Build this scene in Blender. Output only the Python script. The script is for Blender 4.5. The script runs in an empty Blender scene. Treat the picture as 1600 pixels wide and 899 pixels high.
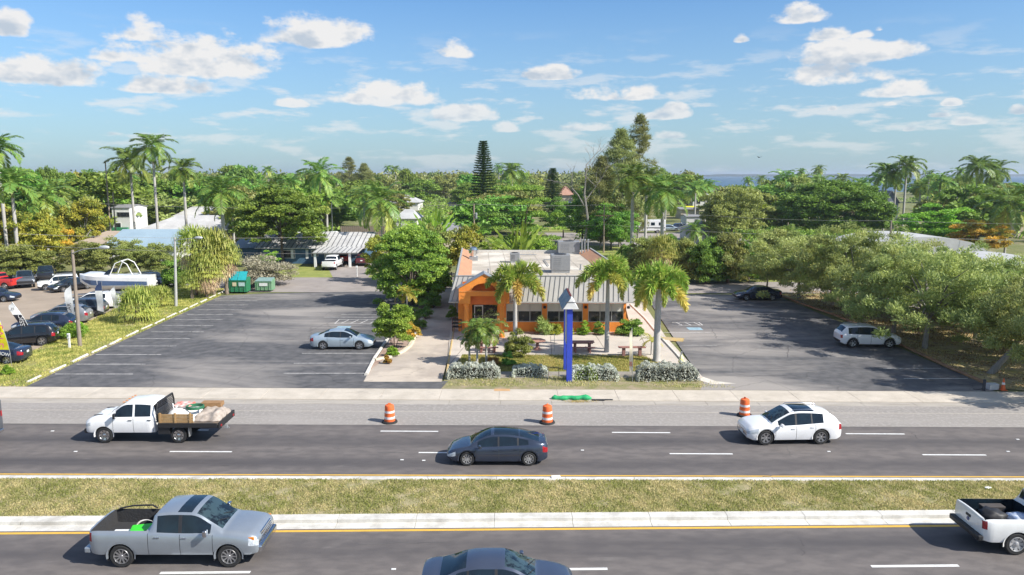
SUN_E = 5.0; SKY_S = .112; EXPO = .60; CLOUD_W = 5.3; SKY_TINT = (.50, .72, .94); HAZE_C = (2.5, 3.3, 3.85); HAZE = .00015
import bpy, bmesh, math, random
import numpy as np
from mathutils import Vector, Matrix
PI = math.pi
R = math.radians
scene = bpy.context.scene
COL = scene.collection
# ------------------------------------------------------------------ camera
CAM_H = 13.4; PITCH = R(8.37); F = 1200.0
cam_d = bpy.data.cameras.new('camera'); cam = bpy.data.objects.new('camera', cam_d); COL.objects.link(cam)
cam.location = (0, 0, CAM_H); cam.rotation_euler = (PI/2-PITCH, 0, 0)
cam_d.sensor_width = 36; cam_d.lens = 36*F/1600; cam_d.clip_end = 30000; cam_d.clip_start = 0.5
scene.camera = cam
SP, CP = math.sin(PITCH), math.cos(PITCH)
def ray(px, py):
    x = (px-800)/F; v = -(py-449.5)/F
    return (x, CP+v*SP, -SP+v*CP)
def G(px, py, z=0.0):
    """photograph point -> world point on the level z"""
    d = ray(px, py); t = (z-CAM_H)/d[2]
    return (d[0]*t, d[1]*t, z)
def A(px, py, Y):
    """photograph point -> world point at distance Y"""
    d = ray(px, py); t = Y/d[1]
    return (d[0]*t, Y, CAM_H+d[2]*t)
# ------------------------------------------------------------------ materials
MATS = {}
def _nodes(m):
    m.use_nodes = True
    nt = m.node_tree
    return nt, nt.nodes, nt.links, nt.nodes['Principled BSDF']
def c4(c): return (c[0], c[1], c[2], 1)
def mat(name, c, rough=.6, metal=0, c2=None, scale=3.0, detail=6, bump=0, bscale=None, spec=.5, coat=0, lo=.35, hi=.65, mapping=None, c3=None, s3=.3, lo3=.5, hi3=.6):
    if name in MATS: return MATS[name]
    m = bpy.data.materials.new(name); nt, N, L, b = _nodes(m)
    b.inputs['Base Color'].default_value = c4(c); b.inputs['Roughness'].default_value = rough
    b.inputs['Metallic'].default_value = metal; b.inputs['Specular IOR Level'].default_value = spec
    if coat: b.inputs['Coat Weight'].default_value = coat; b.inputs['Coat Roughness'].default_value = .04
    tc = N.new('ShaderNodeTexCoord'); src = tc.outputs['Object']
    if mapping:
        mp = N.new('ShaderNodeMapping'); mp.inputs['Scale'].default_value = mapping; L.new(src, mp.inputs[0]); src = mp.outputs[0]
    if c2 is None: c2 = tuple(v*.82 for v in c)
    n = N.new('ShaderNodeTexNoise'); n.inputs['Scale'].default_value = scale; n.inputs['Detail'].default_value = detail; n.inputs['Roughness'].default_value = .65
    L.new(src, n.inputs['Vector'])
    mr = N.new('ShaderNodeMapRange'); mr.inputs[1].default_value = lo; mr.inputs[2].default_value = hi; L.new(n.outputs['Fac'], mr.inputs[0])
    mx = N.new('ShaderNodeMixRGB'); mx.inputs[1].default_value = c4(c); mx.inputs[2].default_value = c4(c2); L.new(mr.outputs[0], mx.inputs[0])
    out = mx.outputs[0]
    if c3:
        n3 = N.new('ShaderNodeTexNoise'); n3.inputs['Scale'].default_value = s3; n3.inputs['Detail'].default_value = 7; n3.inputs['Roughness'].default_value = .6; L.new(tc.outputs['Object'], n3.inputs['Vector'])
        m3 = N.new('ShaderNodeMapRange'); m3.inputs[1].default_value = lo3; m3.inputs[2].default_value = hi3; L.new(n3.outputs['Fac'], m3.inputs[0])
        x3 = N.new('ShaderNodeMixRGB'); L.new(out, x3.inputs[1]); x3.inputs[2].default_value = c4(c3); L.new(m3.outputs[0], x3.inputs[0]); out = x3.outputs[0]
    L.new(out, b.inputs['Base Color'])
    if bump:
        nb = N.new('ShaderNodeTexNoise'); nb.inputs['Scale'].default_value = bscale or scale*4; nb.inputs['Detail'].default_value = 4; L.new(tc.outputs['Object'], nb.inputs['Vector'])
        bp = N.new('ShaderNodeBump'); bp.inputs['Strength'].default_value = bump; bp.inputs['Distance'].default_value = .05; L.new(nb.outputs['Fac'], bp.inputs['Height']); L.new(bp.outputs[0], b.inputs['Normal'])
    MATS[name] = m; return m
def leafmat(name, c, c2, trans=.25, rough=.5, spec=.35):
    """foliage: colour varies per leaf and per clump (the 'tint' attribute)"""
    if name in MATS: return MATS[name]
    m = bpy.data.materials.new(name); nt, N, L, b = _nodes(m)
    g = N.new('ShaderNodeNewGeometry'); at = N.new('ShaderNodeAttribute'); at.attribute_name = 'tint'
    oi = N.new('ShaderNodeObjectInfo')
    ad = N.new('ShaderNodeMath'); ad.operation = 'MULTIPLY_ADD'; L.new(g.outputs['Random Per Island'], ad.inputs[0]); ad.inputs[1].default_value = .45
    L.new(at.outputs['Fac'], ad.inputs[2])
    cl = N.new('ShaderNodeMath'); cl.operation = 'SUBTRACT'; L.new(ad.outputs[0], cl.inputs[0]); cl.inputs[1].default_value = .22; cl.use_clamp = True
    mx = N.new('ShaderNodeMixRGB'); mx.inputs[1].default_value = c4(c); mx.inputs[2].default_value = c4(c2); L.new(cl.outputs[0], mx.inputs[0])
    hs = N.new('ShaderNodeHueSaturation'); L.new(mx.outputs[0], hs.inputs['Color'])
    mr = N.new('ShaderNodeMapRange'); mr.inputs[3].default_value = .48; mr.inputs[4].default_value = .52; L.new(oi.outputs['Random'], mr.inputs[0]); L.new(mr.outputs[0], hs.inputs['Hue'])
    mv = N.new('ShaderNodeMapRange'); mv.inputs[3].default_value = 1.05; mv.inputs[4].default_value = 1.6; L.new(oi.outputs['Random'], mv.inputs[0]); L.new(mv.outputs[0], hs.inputs['Value'])
    L.new(hs.outputs[0], b.inputs['Base Color']); b.inputs['Roughness'].default_value = rough; b.inputs['Specular IOR Level'].default_value = spec
    if trans:
        tr = N.new('ShaderNodeBsdfTranslucent'); L.new(hs.outputs[0], tr.inputs['Color'])
        ms = N.new('ShaderNodeMixShader'); ms.inputs[0].default_value = trans; out = N['Material Output']
        L.new(b.outputs[0], ms.inputs[1]); L.new(tr.outputs[0], ms.inputs[2]); L.new(ms.outputs[0], out.inputs['Surface'])
    MATS[name] = m; return m
def paint(name, c, metal=0.0, rough=.3):
    return mat('paint_'+name, c, rough=rough, metal=metal, coat=.8, c2=tuple(v*.93 for v in c), scale=2)
BLACK = mat('black_plastic', (.018, .018, .02), .55)
RUBBER = mat('tyre_rubber', (.022, .022, .022), .8, bump=.2, bscale=40)
GLASS = mat('tinted_glass', (.008, .013, .02), .05, spec=.45, c2=(.012, .024, .036), scale=1.5)
GLASSL = mat('clear_glass_over_cabin', (.035, .06, .07), .05, spec=.5, c2=(.008, .013, .018), scale=2.6, lo=.46, hi=.54)
CHROME = mat('chrome', (.75, .75, .76), .18, metal=1)
ALU = mat('alloy_rim', (.55, .55, .56), .3, metal=.85)
LAMPW = mat('headlight_lens', (.62, .66, .7), .1, spec=.8, c2=(.3, .33, .36), scale=14)
LAMPR = mat('taillight_lens', (.38, .012, .018), .15, spec=.7, c2=(.2, .005, .01), scale=9)
LAMPO = mat('amber_lens', (.75, .25, .03), .2)
WHITE = mat('white_paint', (.78, .78, .76), .5)
GALV = mat('galvanised_steel', (.42, .43, .43), .45, metal=.5, c2=(.32, .33, .34), scale=5)
# ------------------------------------------------------------------ mesh building
class MB:
    def __init__(s): s.v = []; s.f = []; s.m = []; s.mi = 0
    def add(s, vs, fs):
        o = len(s.v); s.v += [tuple(p) for p in vs]
        for f in fs: s.f.append(tuple(i+o for i in f)); s.m.append(s.mi)
        return s
    def box(s, x0, x1, y0, y1, z0, z1, M=None):
        vs = [(x0,y0,z0),(x1,y0,z0),(x1,y1,z0),(x0,y1,z0),(x0,y0,z1),(x1,y0,z1),(x1,y1,z1),(x0,y1,z1)]
        if M: vs = [tuple(M @ Vector(p)) for p in vs]
        return s.add(vs, [(0,3,2,1),(4,5,6,7),(0,1,5,4),(1,2,6,5),(2,3,7,6),(3,0,4,7)])
    def cbox(s, c, d, rz=0, ry=0, rx=0):
        M = Matrix.Translation(c) @ Matrix.Rotation(rz,4,'Z') @ Matrix.Rotation(ry,4,'Y') @ Matrix.Rotation(rx,4,'X')
        return s.box(-d[0]/2, d[0]/2, -d[1]/2, d[1]/2, -d[2]/2, d[2]/2, M)
    def tube(s, pts, r, n=8, cap=True):
        pts = [Vector(p) for p in pts]
        rs = r if isinstance(r, (list, tuple)) else [r]*len(pts)
        rings = []; ref = None
        for i, p in enumerate(pts):
            d = (pts[min(i+1, len(pts)-1)]-pts[max(i-1, 0)]).normalized()
            if ref is None or abs(ref.dot(d)) > .98: ref = Vector((0,0,1)) if abs(d.z) < .9 else Vector((1,0,0))
            a = d.cross(ref).normalized(); b = a.cross(d).normalized(); ref = b
            rings.append([p+(a*math.cos(2*PI*k/n)+b*math.sin(2*PI*k/n))*rs[i] for k in range(n)])
        vs = [q for ring in rings for q in ring]; fs = []
        for i in range(len(pts)-1):
            for k in range(n):
                k2 = (k+1) % n; fs.append((i*n+k, i*n+k2, (i+1)*n+k2, (i+1)*n+k))
        if cap: fs.append(tuple(range(n))[::-1]); fs.append(tuple((len(pts)-1)*n+k for k in range(n)))
        return s.add(vs, fs)
    def lathe(s, prof, n=16, c=(0,0,0), axis='Z', capa=True, capb=True):
        vs = []; fs = []
        for r, h in prof:
            for k in range(n):
                a = 2*PI*k/n; u, w = r*math.cos(a), r*math.sin(a)
                q = (u, w, h) if axis == 'Z' else ((u, h, w) if axis == 'Y' else (h, u, w))
                vs.append((q[0]+c[0], q[1]+c[1], q[2]+c[2]))
        for i in range(len(prof)-1):
            for k in range(n):
                k2 = (k+1) % n; fs.append((i*n+k, i*n+k2, (i+1)*n+k2, (i+1)*n+k))
        if capa: fs.append(tuple(range(n))[::-1])
        if capb: fs.append(tuple((len(prof)-1)*n+k for k in range(n)))
        return s.add(vs, fs)
    def prism(s, poly, z0, z1):
        n = len(poly)
        vs = [(p[0],p[1],z0) for p in poly]+[(p[0],p[1],z1) for p in poly]
        return s.add(vs, [tuple(range(n))[::-1], tuple(range(n, 2*n))]+[(i,(i+1)%n,n+(i+1)%n,n+i) for i in range(n)])
    def prism_xz(s, poly, y0, y1):
        n = len(poly)
        vs = [(p[0],y0,p[1]) for p in poly]+[(p[0],y1,p[1]) for p in poly]
        return s.add(vs, [tuple(range(n)), tuple(range(n, 2*n))[::-1]]+[(i,n+i,n+(i+1)%n,(i+1)%n) for i in range(n)])
    def build(s, name, mats, parent=None, smooth=None, xf=None, bevel=0):
        me = bpy.data.meshes.new(name)
        vs = [xf(p) for p in s.v] if xf else s.v
        me.from_pydata(vs, [], s.f)
        for m in (mats if isinstance(mats, (list, tuple)) else [mats]): me.materials.append(m)
        if any(s.m): me.polygons.foreach_set('material_index', s.m)
        me.update()
        if smooth is not None:
            me.shade_smooth(); me.set_sharp_from_angle(angle=R(smooth))
        o = bpy.data.objects.new(name, me); COL.objects.link(o)
        if parent: o.parent = parent
        if bevel:
            b = o.modifiers.new('bevel', 'BEVEL'); b.width = bevel; b.segments = 2; b.limit_method = 'ANGLE'
        return o
def thing(name, label, cat, loc=(0,0,0), rz=0, group=None):
    o = bpy.data.objects.new(name, None); COL.objects.link(o); o.location = loc; o.rotation_euler = (0,0,rz)
    o.empty_display_size = .3
    return tag(o, label, cat, group)
def tag(o, label, cat, group=None):
    o['label'] = label; o['category'] = cat
    if group: o['group'] = group
    return o
def copy_tree(o, parent=None, label=None, group=None):
    c = o.copy(); COL.objects.link(c)
    if parent: c.parent = parent
    for ch in list(KIDS.get(o.name, o.children)): copy_tree(ch, c)
    if label: c['label'] = label
    if group: c['group'] = group
    return c
KIDS = {}
def struct(o):
    o['kind'] = 'structure'; return o
def sheet(name, poly, z, m):
    """flat polygon at height z; poly = world xy"""
    mb = MB(); mb.add([(p[0],p[1],z) for p in poly], [tuple(range(len(poly)))])
    o = mb.build(name, m)
    me = o.data
    if me.polygons[0].normal.z < 0: me.flip_normals()
    return struct(o)
def gp(pts, z=0): return [G(x, y, z)[:2] for x, y in pts]
def text_mesh(txt, size, m, parent, M, name='lettering', ext=.004, vertical=False):
    cu = bpy.data.curves.new(name, 'FONT'); cu.body = txt; cu.size = size; cu.extrude = ext; cu.align_x = 'CENTER'; cu.align_y = 'CENTER'
    t = bpy.data.objects.new('tmp', cu); COL.objects.link(t)
    dg = bpy.context.evaluated_depsgraph_get(); me = bpy.data.meshes.new_from_object(t.evaluated_get(dg))
    bpy.data.objects.remove(t); me.transform(M); me.materials.clear(); me.materials.append(m)
    o = bpy.data.objects.new(name, me); COL.objects.link(o); o.parent = parent; return o
# ------------------------------------------------------------------ ground and roads
def line_y(yl, yr, z=0.0):
    """road-wide line through photograph rows yl (x=0) and yr (x=1600) -> function X -> Y"""
    a, b = G(0, yl, z), G(1600, yr, z); k = (b[1]-a[1])/(b[0]-a[0])
    return lambda X: a[1]+k*(X-a[0])
def band(name, l0, l1, z, m, x0=-160, x1=160, n=1):
    xs = [x0+(x1-x0)*i/n for i in range(n+1)]
    return sheet(name, [(x, l0(x)) for x in xs]+[(x, l1(x)) for x in reversed(xs)], z, m)
grass_dry = dict(c=(.13,.14,.028), c2=(.30,.25,.10))
M_GROUND = mat('ground_grass', (.10,.13,.028), .95, c2=(.20,.19,.07), scale=.35, detail=9, bump=.8, bscale=14, c3=(.34,.28,.18), s3=.09, lo3=.56, hi3=.66)
M_MEDIAN = mat('median_turf', (.20,.20,.07), .95, c2=(.38,.32,.18), scale=2.2, detail=10, bump=1, bscale=20, lo=.35, hi=.6)
M_LAWN = mat('lawn_turf', (.13,.18,.02), .95, c2=(.26,.26,.06), scale=1.2, detail=9, bump=.8, bscale=16)
M_FARLAWN = mat('house_lawn_turf', (.17,.21,.035), .95, c2=(.28,.29,.07), scale=.6, detail=8, bump=.5, bscale=10)
M_DIRT = mat('dry_soil', (.34,.27,.19), .95, c2=(.16,.15,.06), scale=1.4, detail=9, bump=.8, bscale=12, c3=(.42,.34,.25), s3=.7)
M_LEAFY = mat('leaf_littered_soil', (.40,.31,.19), .95, c2=(.38,.33,.11), scale=.5, detail=9, bump=.8, bscale=8, c3=(.26,.19,.12), s3=1.2)
M_SAND = mat('sandy_lot', (.36,.29,.22), .95, c2=(.28,.225,.17), scale=.3, detail=8, bump=.3)
# travel lanes: dark even asphalt, darker polished bands stretched along the road
M_ROAD = mat('road_asphalt', (.125,.112,.108), .85, c2=(.070,.064,.066), scale=1.0, detail=5, mapping=(.012,.55,1), bump=.25, bscale=60, lo=.38, hi=.6, c3=(.14,.125,.118), s3=.6, lo3=.5, hi3=.85)
M_SHOULD = mat('worn_shoulder_asphalt', (.30,.275,.25), .9, c2=(.25,.23,.21), scale=1.2, detail=8, mapping=(.12,.6,1), bump=.3, bscale=50, c3=(.33,.305,.28), s3=5)
M_WALK = mat('sidewalk_concrete', (.55,.49,.41), .85, c2=(.44,.39,.32), scale=.8, detail=9, bump=.15, bscale=30, c3=(.36,.32,.27), s3=.9, lo3=.58, hi3=.78)
M_CURB = mat('curb_concrete', (.62,.60,.55), .8, c2=(.42,.40,.36), scale=1.6, detail=9, bump=.2, lo=.42, hi=.72, c3=(.36,.34,.30), s3=.7, lo3=.56, hi3=.75)
M_GUT = mat('gutter_concrete', (.42,.38,.33), .85, c2=(.30,.27,.23), scale=1, mapping=(.3,2,1), detail=8)
M_WPAINT = mat('white_road_paint', (.78,.78,.76), .6, c2=(.62,.62,.6), scale=6)
M_YPAINT = mat('yellow_road_paint', (.72,.42,.05), .6, c2=(.6,.36,.06), scale=4)
def lotmat(name, sc, lo, hi, ang, xc, xs):
    m = bpy.data.materials.new(name); nt, N, L, b = _nodes(m)
    tc = N.new('ShaderNodeTexCoord'); mp = N.new('ShaderNodeMapping'); mp.inputs['Rotation'].default_value = (0,0,R(ang)); mp.inputs['Scale'].default_value = (.35,1.0,1); L.new(tc.outputs['Object'], mp.inputs[0])
    n1 = N.new('ShaderNodeTexNoise'); n1.inputs['Scale'].default_value = sc; n1.inputs['Detail'].default_value = 9; n1.inputs['Roughness'].default_value = .62; n1.inputs['Distortion'].default_value = .6; L.new(mp.outputs[0], n1.inputs['Vector'])
    r1 = N.new('ShaderNodeMapRange'); r1.inputs[1].default_value = lo; r1.inputs[2].default_value = hi; # the driving aisle down the middle of the lot is worn paler than the stalls
    sp_ = N.new('ShaderNodeSeparateXYZ'); L.new(tc.outputs['Object'], sp_.inputs[0])
    def MM(op, *a):
        n = N.new('ShaderNodeMath'); n.operation = op
        for i, v in enumerate(a):
            if isinstance(v, (int, float)): n.inputs[i].default_value = v
            else: L.new(v, n.inputs[i])
        return n.outputs[0]
    dx_ = MM('ABSOLUTE', MM('SUBTRACT', MM('SUBTRACT', sp_.outputs[0], xc), MM('MULTIPLY', MM('SUBTRACT', sp_.outputs[1], 60.0), xs)))
    ww_ = N.new('ShaderNodeMapRange'); ww_.interpolation_type = 'SMOOTHSTEP'; ww_.inputs[1].default_value = 8.5; ww_.inputs[2].default_value = 1.5; ww_.inputs[3].default_value = -.07; ww_.inputs[4].default_value = .055; L.new(dx_, ww_.inputs[0])
    L.new(MM('ADD', n1.outputs['Fac'], ww_.outputs[0]), r1.inputs[0])
    n2 = N.new('ShaderNodeTexNoise'); n2.inputs['Scale'].default_value = 1.3; n2.inputs['Detail'].default_value = 8; L.new(tc.outputs['Object'], n2.inputs['Vector'])
    r2 = N.new('ShaderNodeMapRange'); r2.inputs[1].default_value = .3; r2.inputs[2].default_value = .75; L.new(n2.outputs['Fac'], r2.inputs[0])
    a = N.new('ShaderNodeMixRGB'); a.inputs[1].default_value = (.062,.062,.066,1); a.inputs[2].default_value = (.135,.13,.13,1); L.new(r2.outputs[0], a.inputs[0])
    q = N.new('ShaderNodeMixRGB'); L.new(r1.outputs[0], q.inputs[0]); L.new(a.outputs[0], q.inputs[1]); q.inputs[2].default_value = (.29,.265,.24,1)
    # cracks
    v = N.new('ShaderNodeTexVoronoi'); v.feature = 'DISTANCE_TO_EDGE'; v.inputs['Scale'].default_value = .28; 
    nd = N.new('ShaderNodeMixRGB'); nd.inputs[0].default_value = .35; L.new(tc.outputs['Object'], nd.inputs[1]); L.new(n2.outputs['Color'], nd.inputs[2]); L.new(nd.outputs[0], v.inputs['Vector'])
    rc = N.new('ShaderNodeMapRange'); rc.inputs[1].default_value = 0; rc.inputs[2].default_value = .012; rc.inputs[3].default_value = .55; rc.inputs[4].default_value = 1; L.new(v.outputs['Distance'], rc.inputs[0])
    mm = N.new('ShaderNodeMixRGB'); mm.blend_type = 'MULTIPLY'; mm.inputs[0].default_value = .6; L.new(q.outputs[0], mm.inputs[1]); L.new(rc.outputs[0], mm.inputs[2])
    L.new(mm.outputs[0], b.inputs['Base Color']); b.inputs['Roughness'].default_value = .88
    nb = N.new('ShaderNodeTexNoise'); nb.inputs['Scale'].default_value = 30; L.new(tc.outputs['Object'], nb.inputs['Vector'])
    bp = N.new('ShaderNodeBump'); bp.inputs['Strength'].default_value = .3; bp.inputs['Distance'].default_value = .03; L.new(nb.outputs['Fac'], bp.inputs['Height']); L.new(bp.outputs[0], b.inputs['Normal'])
    return m
M_LOTL = lotmat('parking_asphalt_left', .17, .46, .66, 14, -19.5, -.06)
M_LOTR = lotmat('parking_asphalt_right', .18, .45, .65, -16, 16.5, .14)
M_STREET = mat('side_street_asphalt', (.33,.29,.26), .9, c2=(.25,.22,.2), scale=.4, detail=8)
M_DRIVE = mat('driveway_concrete', (.42,.36,.30), .85, c2=(.33,.28,.23), scale=.35, detail=9, bump=.2, c3=(.5,.43,.35), s3=.2)
M_FADED = mat('faded_stall_paint', (.62,.60,.57), .8, c2=(.30,.29,.28), scale=3, detail=6, lo=.42, hi=.66)
M_PYEL = mat('faded_yellow_paint', (.50,.34,.10), .8, c2=(.42,.34,.22), scale=2)

sheet('ground', [(-7000,-60),(7000,-60),(7000,9000),(-7000,9000)], -.012, M_GROUND)
# right-hand bay beyond the houses
M_WATER = mat('bay_water', (.03,.07,.11), .35, spec=.4, c2=(.05,.10,.14), scale=.01)
sheet('bay_water', [(150,700),(230,640),(420,560),(900,600),(4500,700),(5200,5200),(900,5600),(420,3000),(240,1500)], .0, M_WATER)

L_nd = line_y(834, 821)          # yellow line, near carriageway
L_c0 = line_y(830.5, 818); L_c1 = line_y(821, 809); L_c2 = line_y(812, 801)
L_f0 = line_y(747.5, 751.5, .13); L_f1 = line_y(742.6, 747.1, .13); L_fy = line_y(740.6, 745.1)
L_l2 = line_y(704.6, 711.5); L_l3 = line_y(670.5, 679.5); L_e = line_y(662, 668)
L_g0 = line_y(629.5, 636); L_g1 = line_y(622.5, 630); L_w1 = line_y(605.5, 613.5)
FARG = lambda X: 14.0
def roadmat(name, yc, P, slope):
    m = bpy.data.materials.new(name); nt, N, L, b = _nodes(m)
    tc = N.new('ShaderNodeTexCoord'); sp_ = N.new('ShaderNodeSeparateXYZ'); L.new(tc.outputs['Object'], sp_.inputs[0])
    def MM(op, a, c=None, d=None, clamp=False):
        n = N.new('ShaderNodeMath'); n.operation = op; n.use_clamp = clamp
        for i, v in enumerate((a, c, d)):
            if v is None: continue
            if isinstance(v, (int, float)): n.inputs[i].default_value = v
            else: L.new(v, n.inputs[i])
        return n.outputs[0]
    def NZ(scale, det, mp_=(1,1,1), dist=0):
        mp = N.new('ShaderNodeMapping'); mp.inputs['Scale'].default_value = mp_; L.new(tc.outputs['Object'], mp.inputs[0]); n = N.new('ShaderNodeTexNoise'); n.inputs['Scale'].default_value = scale; n.inputs['Detail'].default_value = det; n.inputs['Distortion'].default_value = dist; L.new(mp.outputs[0], n.inputs['Vector']); return n.outputs['Fac']
    yy = MM('SUBTRACT', sp_.outputs[1], MM('MULTIPLY', sp_.outputs[0], slope)); wob = NZ(.05, 4)
    ph = MM('MULTIPLY', MM('SUBTRACT', MM('ADD', yy, MM('MULTIPLY', MM('SUBTRACT', wob, .5), 1.1)), yc), 2*PI/P)
    lane = MM('MULTIPLY_ADD', MM('COSINE', ph), .5, .5)                 # 1 on the oily middle of a lane
    lane = MM('MULTIPLY', MM('POWER', lane, 1.6), MM('MULTIPLY_ADD', NZ(1, 6, (.03,.9,1)), 1.5, -.05, True))
    spots = NZ(2.4, 8, (.5,1,1)); fine = NZ(28, 4)
    base = N.new('ShaderNodeMixRGB'); base.inputs[1].default_value = (.150,.132,.122,1); base.inputs[2].default_value = (.112,.099,.094,1)
    r = N.new('ShaderNodeMapRange'); r.inputs[1].default_value = .38; r.inputs[2].default_value = .62; L.new(spots, r.inputs[0]); L.new(r.outputs[0], base.inputs[0])
    d = N.new('ShaderNodeMixRGB'); L.new(MM('MULTIPLY', lane, .95, clamp=True), d.inputs[0]); L.new(base.outputs[0], d.inputs[1]); d.inputs[2].default_value = (.060,.055,.057,1)
    # pale scuffs and fine stones
    sc_ = N.new('ShaderNodeMapRange'); sc_.inputs[1].default_value = .66; sc_.inputs[2].default_value = .78; sc_.inputs[4].default_value = .35; L.new(NZ(1.1, 9, (.35,1,1), .8), sc_.inputs[0])
    e = N.new('ShaderNodeMixRGB'); L.new(sc_.outputs[0], e.inputs[0]); L.new(d.outputs[0], e.inputs[1]); e.inputs[2].default_value = (.24,.22,.20,1)
    g_ = N.new('ShaderNodeMixRGB'); g_.blend_type = 'MULTIPLY'; g_.inputs[0].default_value = 1; L.new(e.outputs[0], g_.inputs[1]); gr = N.new('ShaderNodeMapRange'); gr.inputs[3].default_value = .78; gr.inputs[4].default_value = 1.22; L.new(fine, gr.inputs[0]); L.new(gr.outputs[0], g_.inputs[2])
    L.new(g_.outputs[0], b.inputs['Base Color']); b.inputs['Roughness'].default_value = .85
    bp = N.new('ShaderNodeBump'); bp.inputs['Strength'].default_value = .3; bp.inputs['Distance'].default_value = .02; L.new(fine, bp.inputs['Height']); L.new(bp.outputs[0], b.inputs['Normal'])
    return m
_y1, _y2 = G(800, 726)[1], G(800, 690.5)[1]; M_ROADF = roadmat('far_road_asphalt', _y1, _y2-_y1, -.012)
_y3 = G(800, 856)[1]; M_ROADN = roadmat('near_road_asphalt', _y3, 3.3, .019)
band('near_carriageway', FARG, L_c0, .0, M_ROADN)
band('far_carriageway', L_f1, lambda X: L_e(X)+.1, .0, M_ROADF)
band('road_shoulder', L_e, lambda X: L_g0(X)+.02, .004, M_SHOULD)
band('median_grass', L_c2, L_f0, .10, M_MEDIAN)
def kerb(name, l0, l1, z, m, seg=3.05, gap=.012):
    mb = MB(); x = -80.0
    while x < 80:
        a, b = x+gap, x+seg
        P = [(a,l0(a)),(b,l0(b)),(b,l1(b)),(a,l1(a))]
        mb.prism(P, -.05, z); x += seg
    return struct(mb.build(name, m, bevel=.012))
kerb('near_gutter', L_c0, lambda X: L_c1(X)-.0, .006, M_CURB)
kerb('near_kerb', lambda X: L_c1(X)+.002, L_c2, .14, M_CURB)
kerb('far_kerb', L_f1, L_f0, .10, M_CURB) if False else kerb('far_kerb', L_f0, L_f1, .13, M_CURB)
kerb('gutter_pan', L_g0, L_g1, .008, M_GUT)
kerb('sidewalk', lambda X: L_g1(X)+.002, L_w1, .05, M_WALK, seg=3.6)
def stripe(l, x0, x1, w, z, m, name='lane_marking'):
    return band(name, lambda X: l(X)-w/2, lambda X: l(X)+w/2, z, m, x0, x1)
band('yellow_edge_marking', lambda X: L_nd(X)-.08, lambda X: L_nd(X)+.08, .004, M_YPAINT)
band('yellow_edge_marking', lambda X: L_fy(X)-.09, lambda X: L_fy(X)+.03, .004, M_YPAINT)
def dash_row(l, row, start_px, period, ln=3.05, rng=range(-6,7), w=.13):
    X0 = G(start_px, row)[0]
    for k in rng:
        stripe(l, X0+k*period, X0+k*period+ln, w, .004, M_WPAINT)
dash_row(L_l2, 706, 265, 12.19); dash_row(L_l3, 673, 595, 12.19); dash_row(line_y(898, 883), 890, 255, 12.19, w=.15)
M_OLDP = mat('old_faint_paint', (.12,.115,.11), .8, c2=(.075,.07,.07), scale=3)
for px, py, ln in ((110,706,.8),(185,706,1.9),(375,706,3.0),(590,706,1.3),(1160,708,2.4),(1075,675,.5)):
    g = G(px, py); stripe(L_l2 if py > 690 else L_l3, g[0], g[0]+ln, .06, .0045, M_OLDP)
for px, py in ((82,674),(118,706),(628,719),(662,720),(910,704),(1575,706),(1590,687),(615,890),(1295,706)):   # worn road studs
    g = G(px, py); mb = MB(); mb.cbox((g[0],g[1],.012), (.16,.09,.024)); struct(mb.build('road_marking_stud', WHITE, bevel=.008))
band('shoulder_joint', lambda X: line_y(641,647)(X), lambda X: line_y(641,647)(X)+.05, .008, M_WALK)

# parking lots
Zp = .06
LW = lambda px, off=0: (G(px, 606)[0], L_w1(G(px,606)[0])+off)
lotL = [LW(40,.01), LW(570,.01), LW(690,.01)] + gp([(700,597),(572,597),(590,556),(640,520),(668,490),(672,458),(600,456),(420,459),(345,463),(300,484),(200,530),(110,572)])
sheet('left_parking_lot', lotL, .054, M_LOTL)
lotR = [LW(1090,.01), LW(1150,.01), LW(1320,.01), LW(1538,.01)] + gp([(1545,605),(1440,560),(1330,511),(1225,468),(1215,461),(1070,461),(1008,462),(1020,480),(1060,540),(1100,600)])
sheet('right_parking_lot', lotR, .054, M_LOTR)
drive = gp([(568,598),(690,598),(700,560),(705,500),(712,458),(668,458),(660,500),(650,530),(620,545),(585,566)])
sheet('side_driveway', drive, .058, M_DRIVE)
# streets behind
sheet('side_street', [(-60,G(500,456)[1]),(10,G(500,458)[1]),(60,G(500,460)[1]),(60,G(500,441)[1]),(10,G(500,433)[1]),(-60,G(500,432)[1])], .02, M_STREET)
sheet('driveway_apron', gp([(575,434),(520,434),(508,410),(590,410)]), .035, M_STREET)
sheet('house_lawn', gp([(410,434),(575,434),(513,416),(440,416)]), .03, M_FARLAWN)
sheet('house_lawn', gp([(528,434),(640,434),(650,416),(560,416)]), .032, M_FARLAWN)
sheet('street_verge', gp([(1060,441),(1260,441),(1260,434),(1050,434)]), .03, M_FARLAWN)
sheet('back_lawn', gp([(900,430),(1010,430),(985,384),(905,384)]), .03, M_FARLAWN)
sheet('back_lawn', gp([(846,362),(905,362),(900,352),(846,352)]), .03, M_FARLAWN)
sheet('back_drive', gp([(880,386),(850,364),(1130,364),(1180,380),(1120,386)]), .02, M_STREET)
sheet('yard_lawn', gp([(340,410),(400,412),(400,350),(350,355)]), .02, M_FARLAWN)
# car dealer's lot on the left
dl = gp([(-260,610),(-40,582),(62,545),(112,518),(165,490),(232,462),(262,446),(230,428),(120,430),(0,434),(-300,440)])
sheet('dealer_lot', dl, .024, M_SAND)
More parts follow.
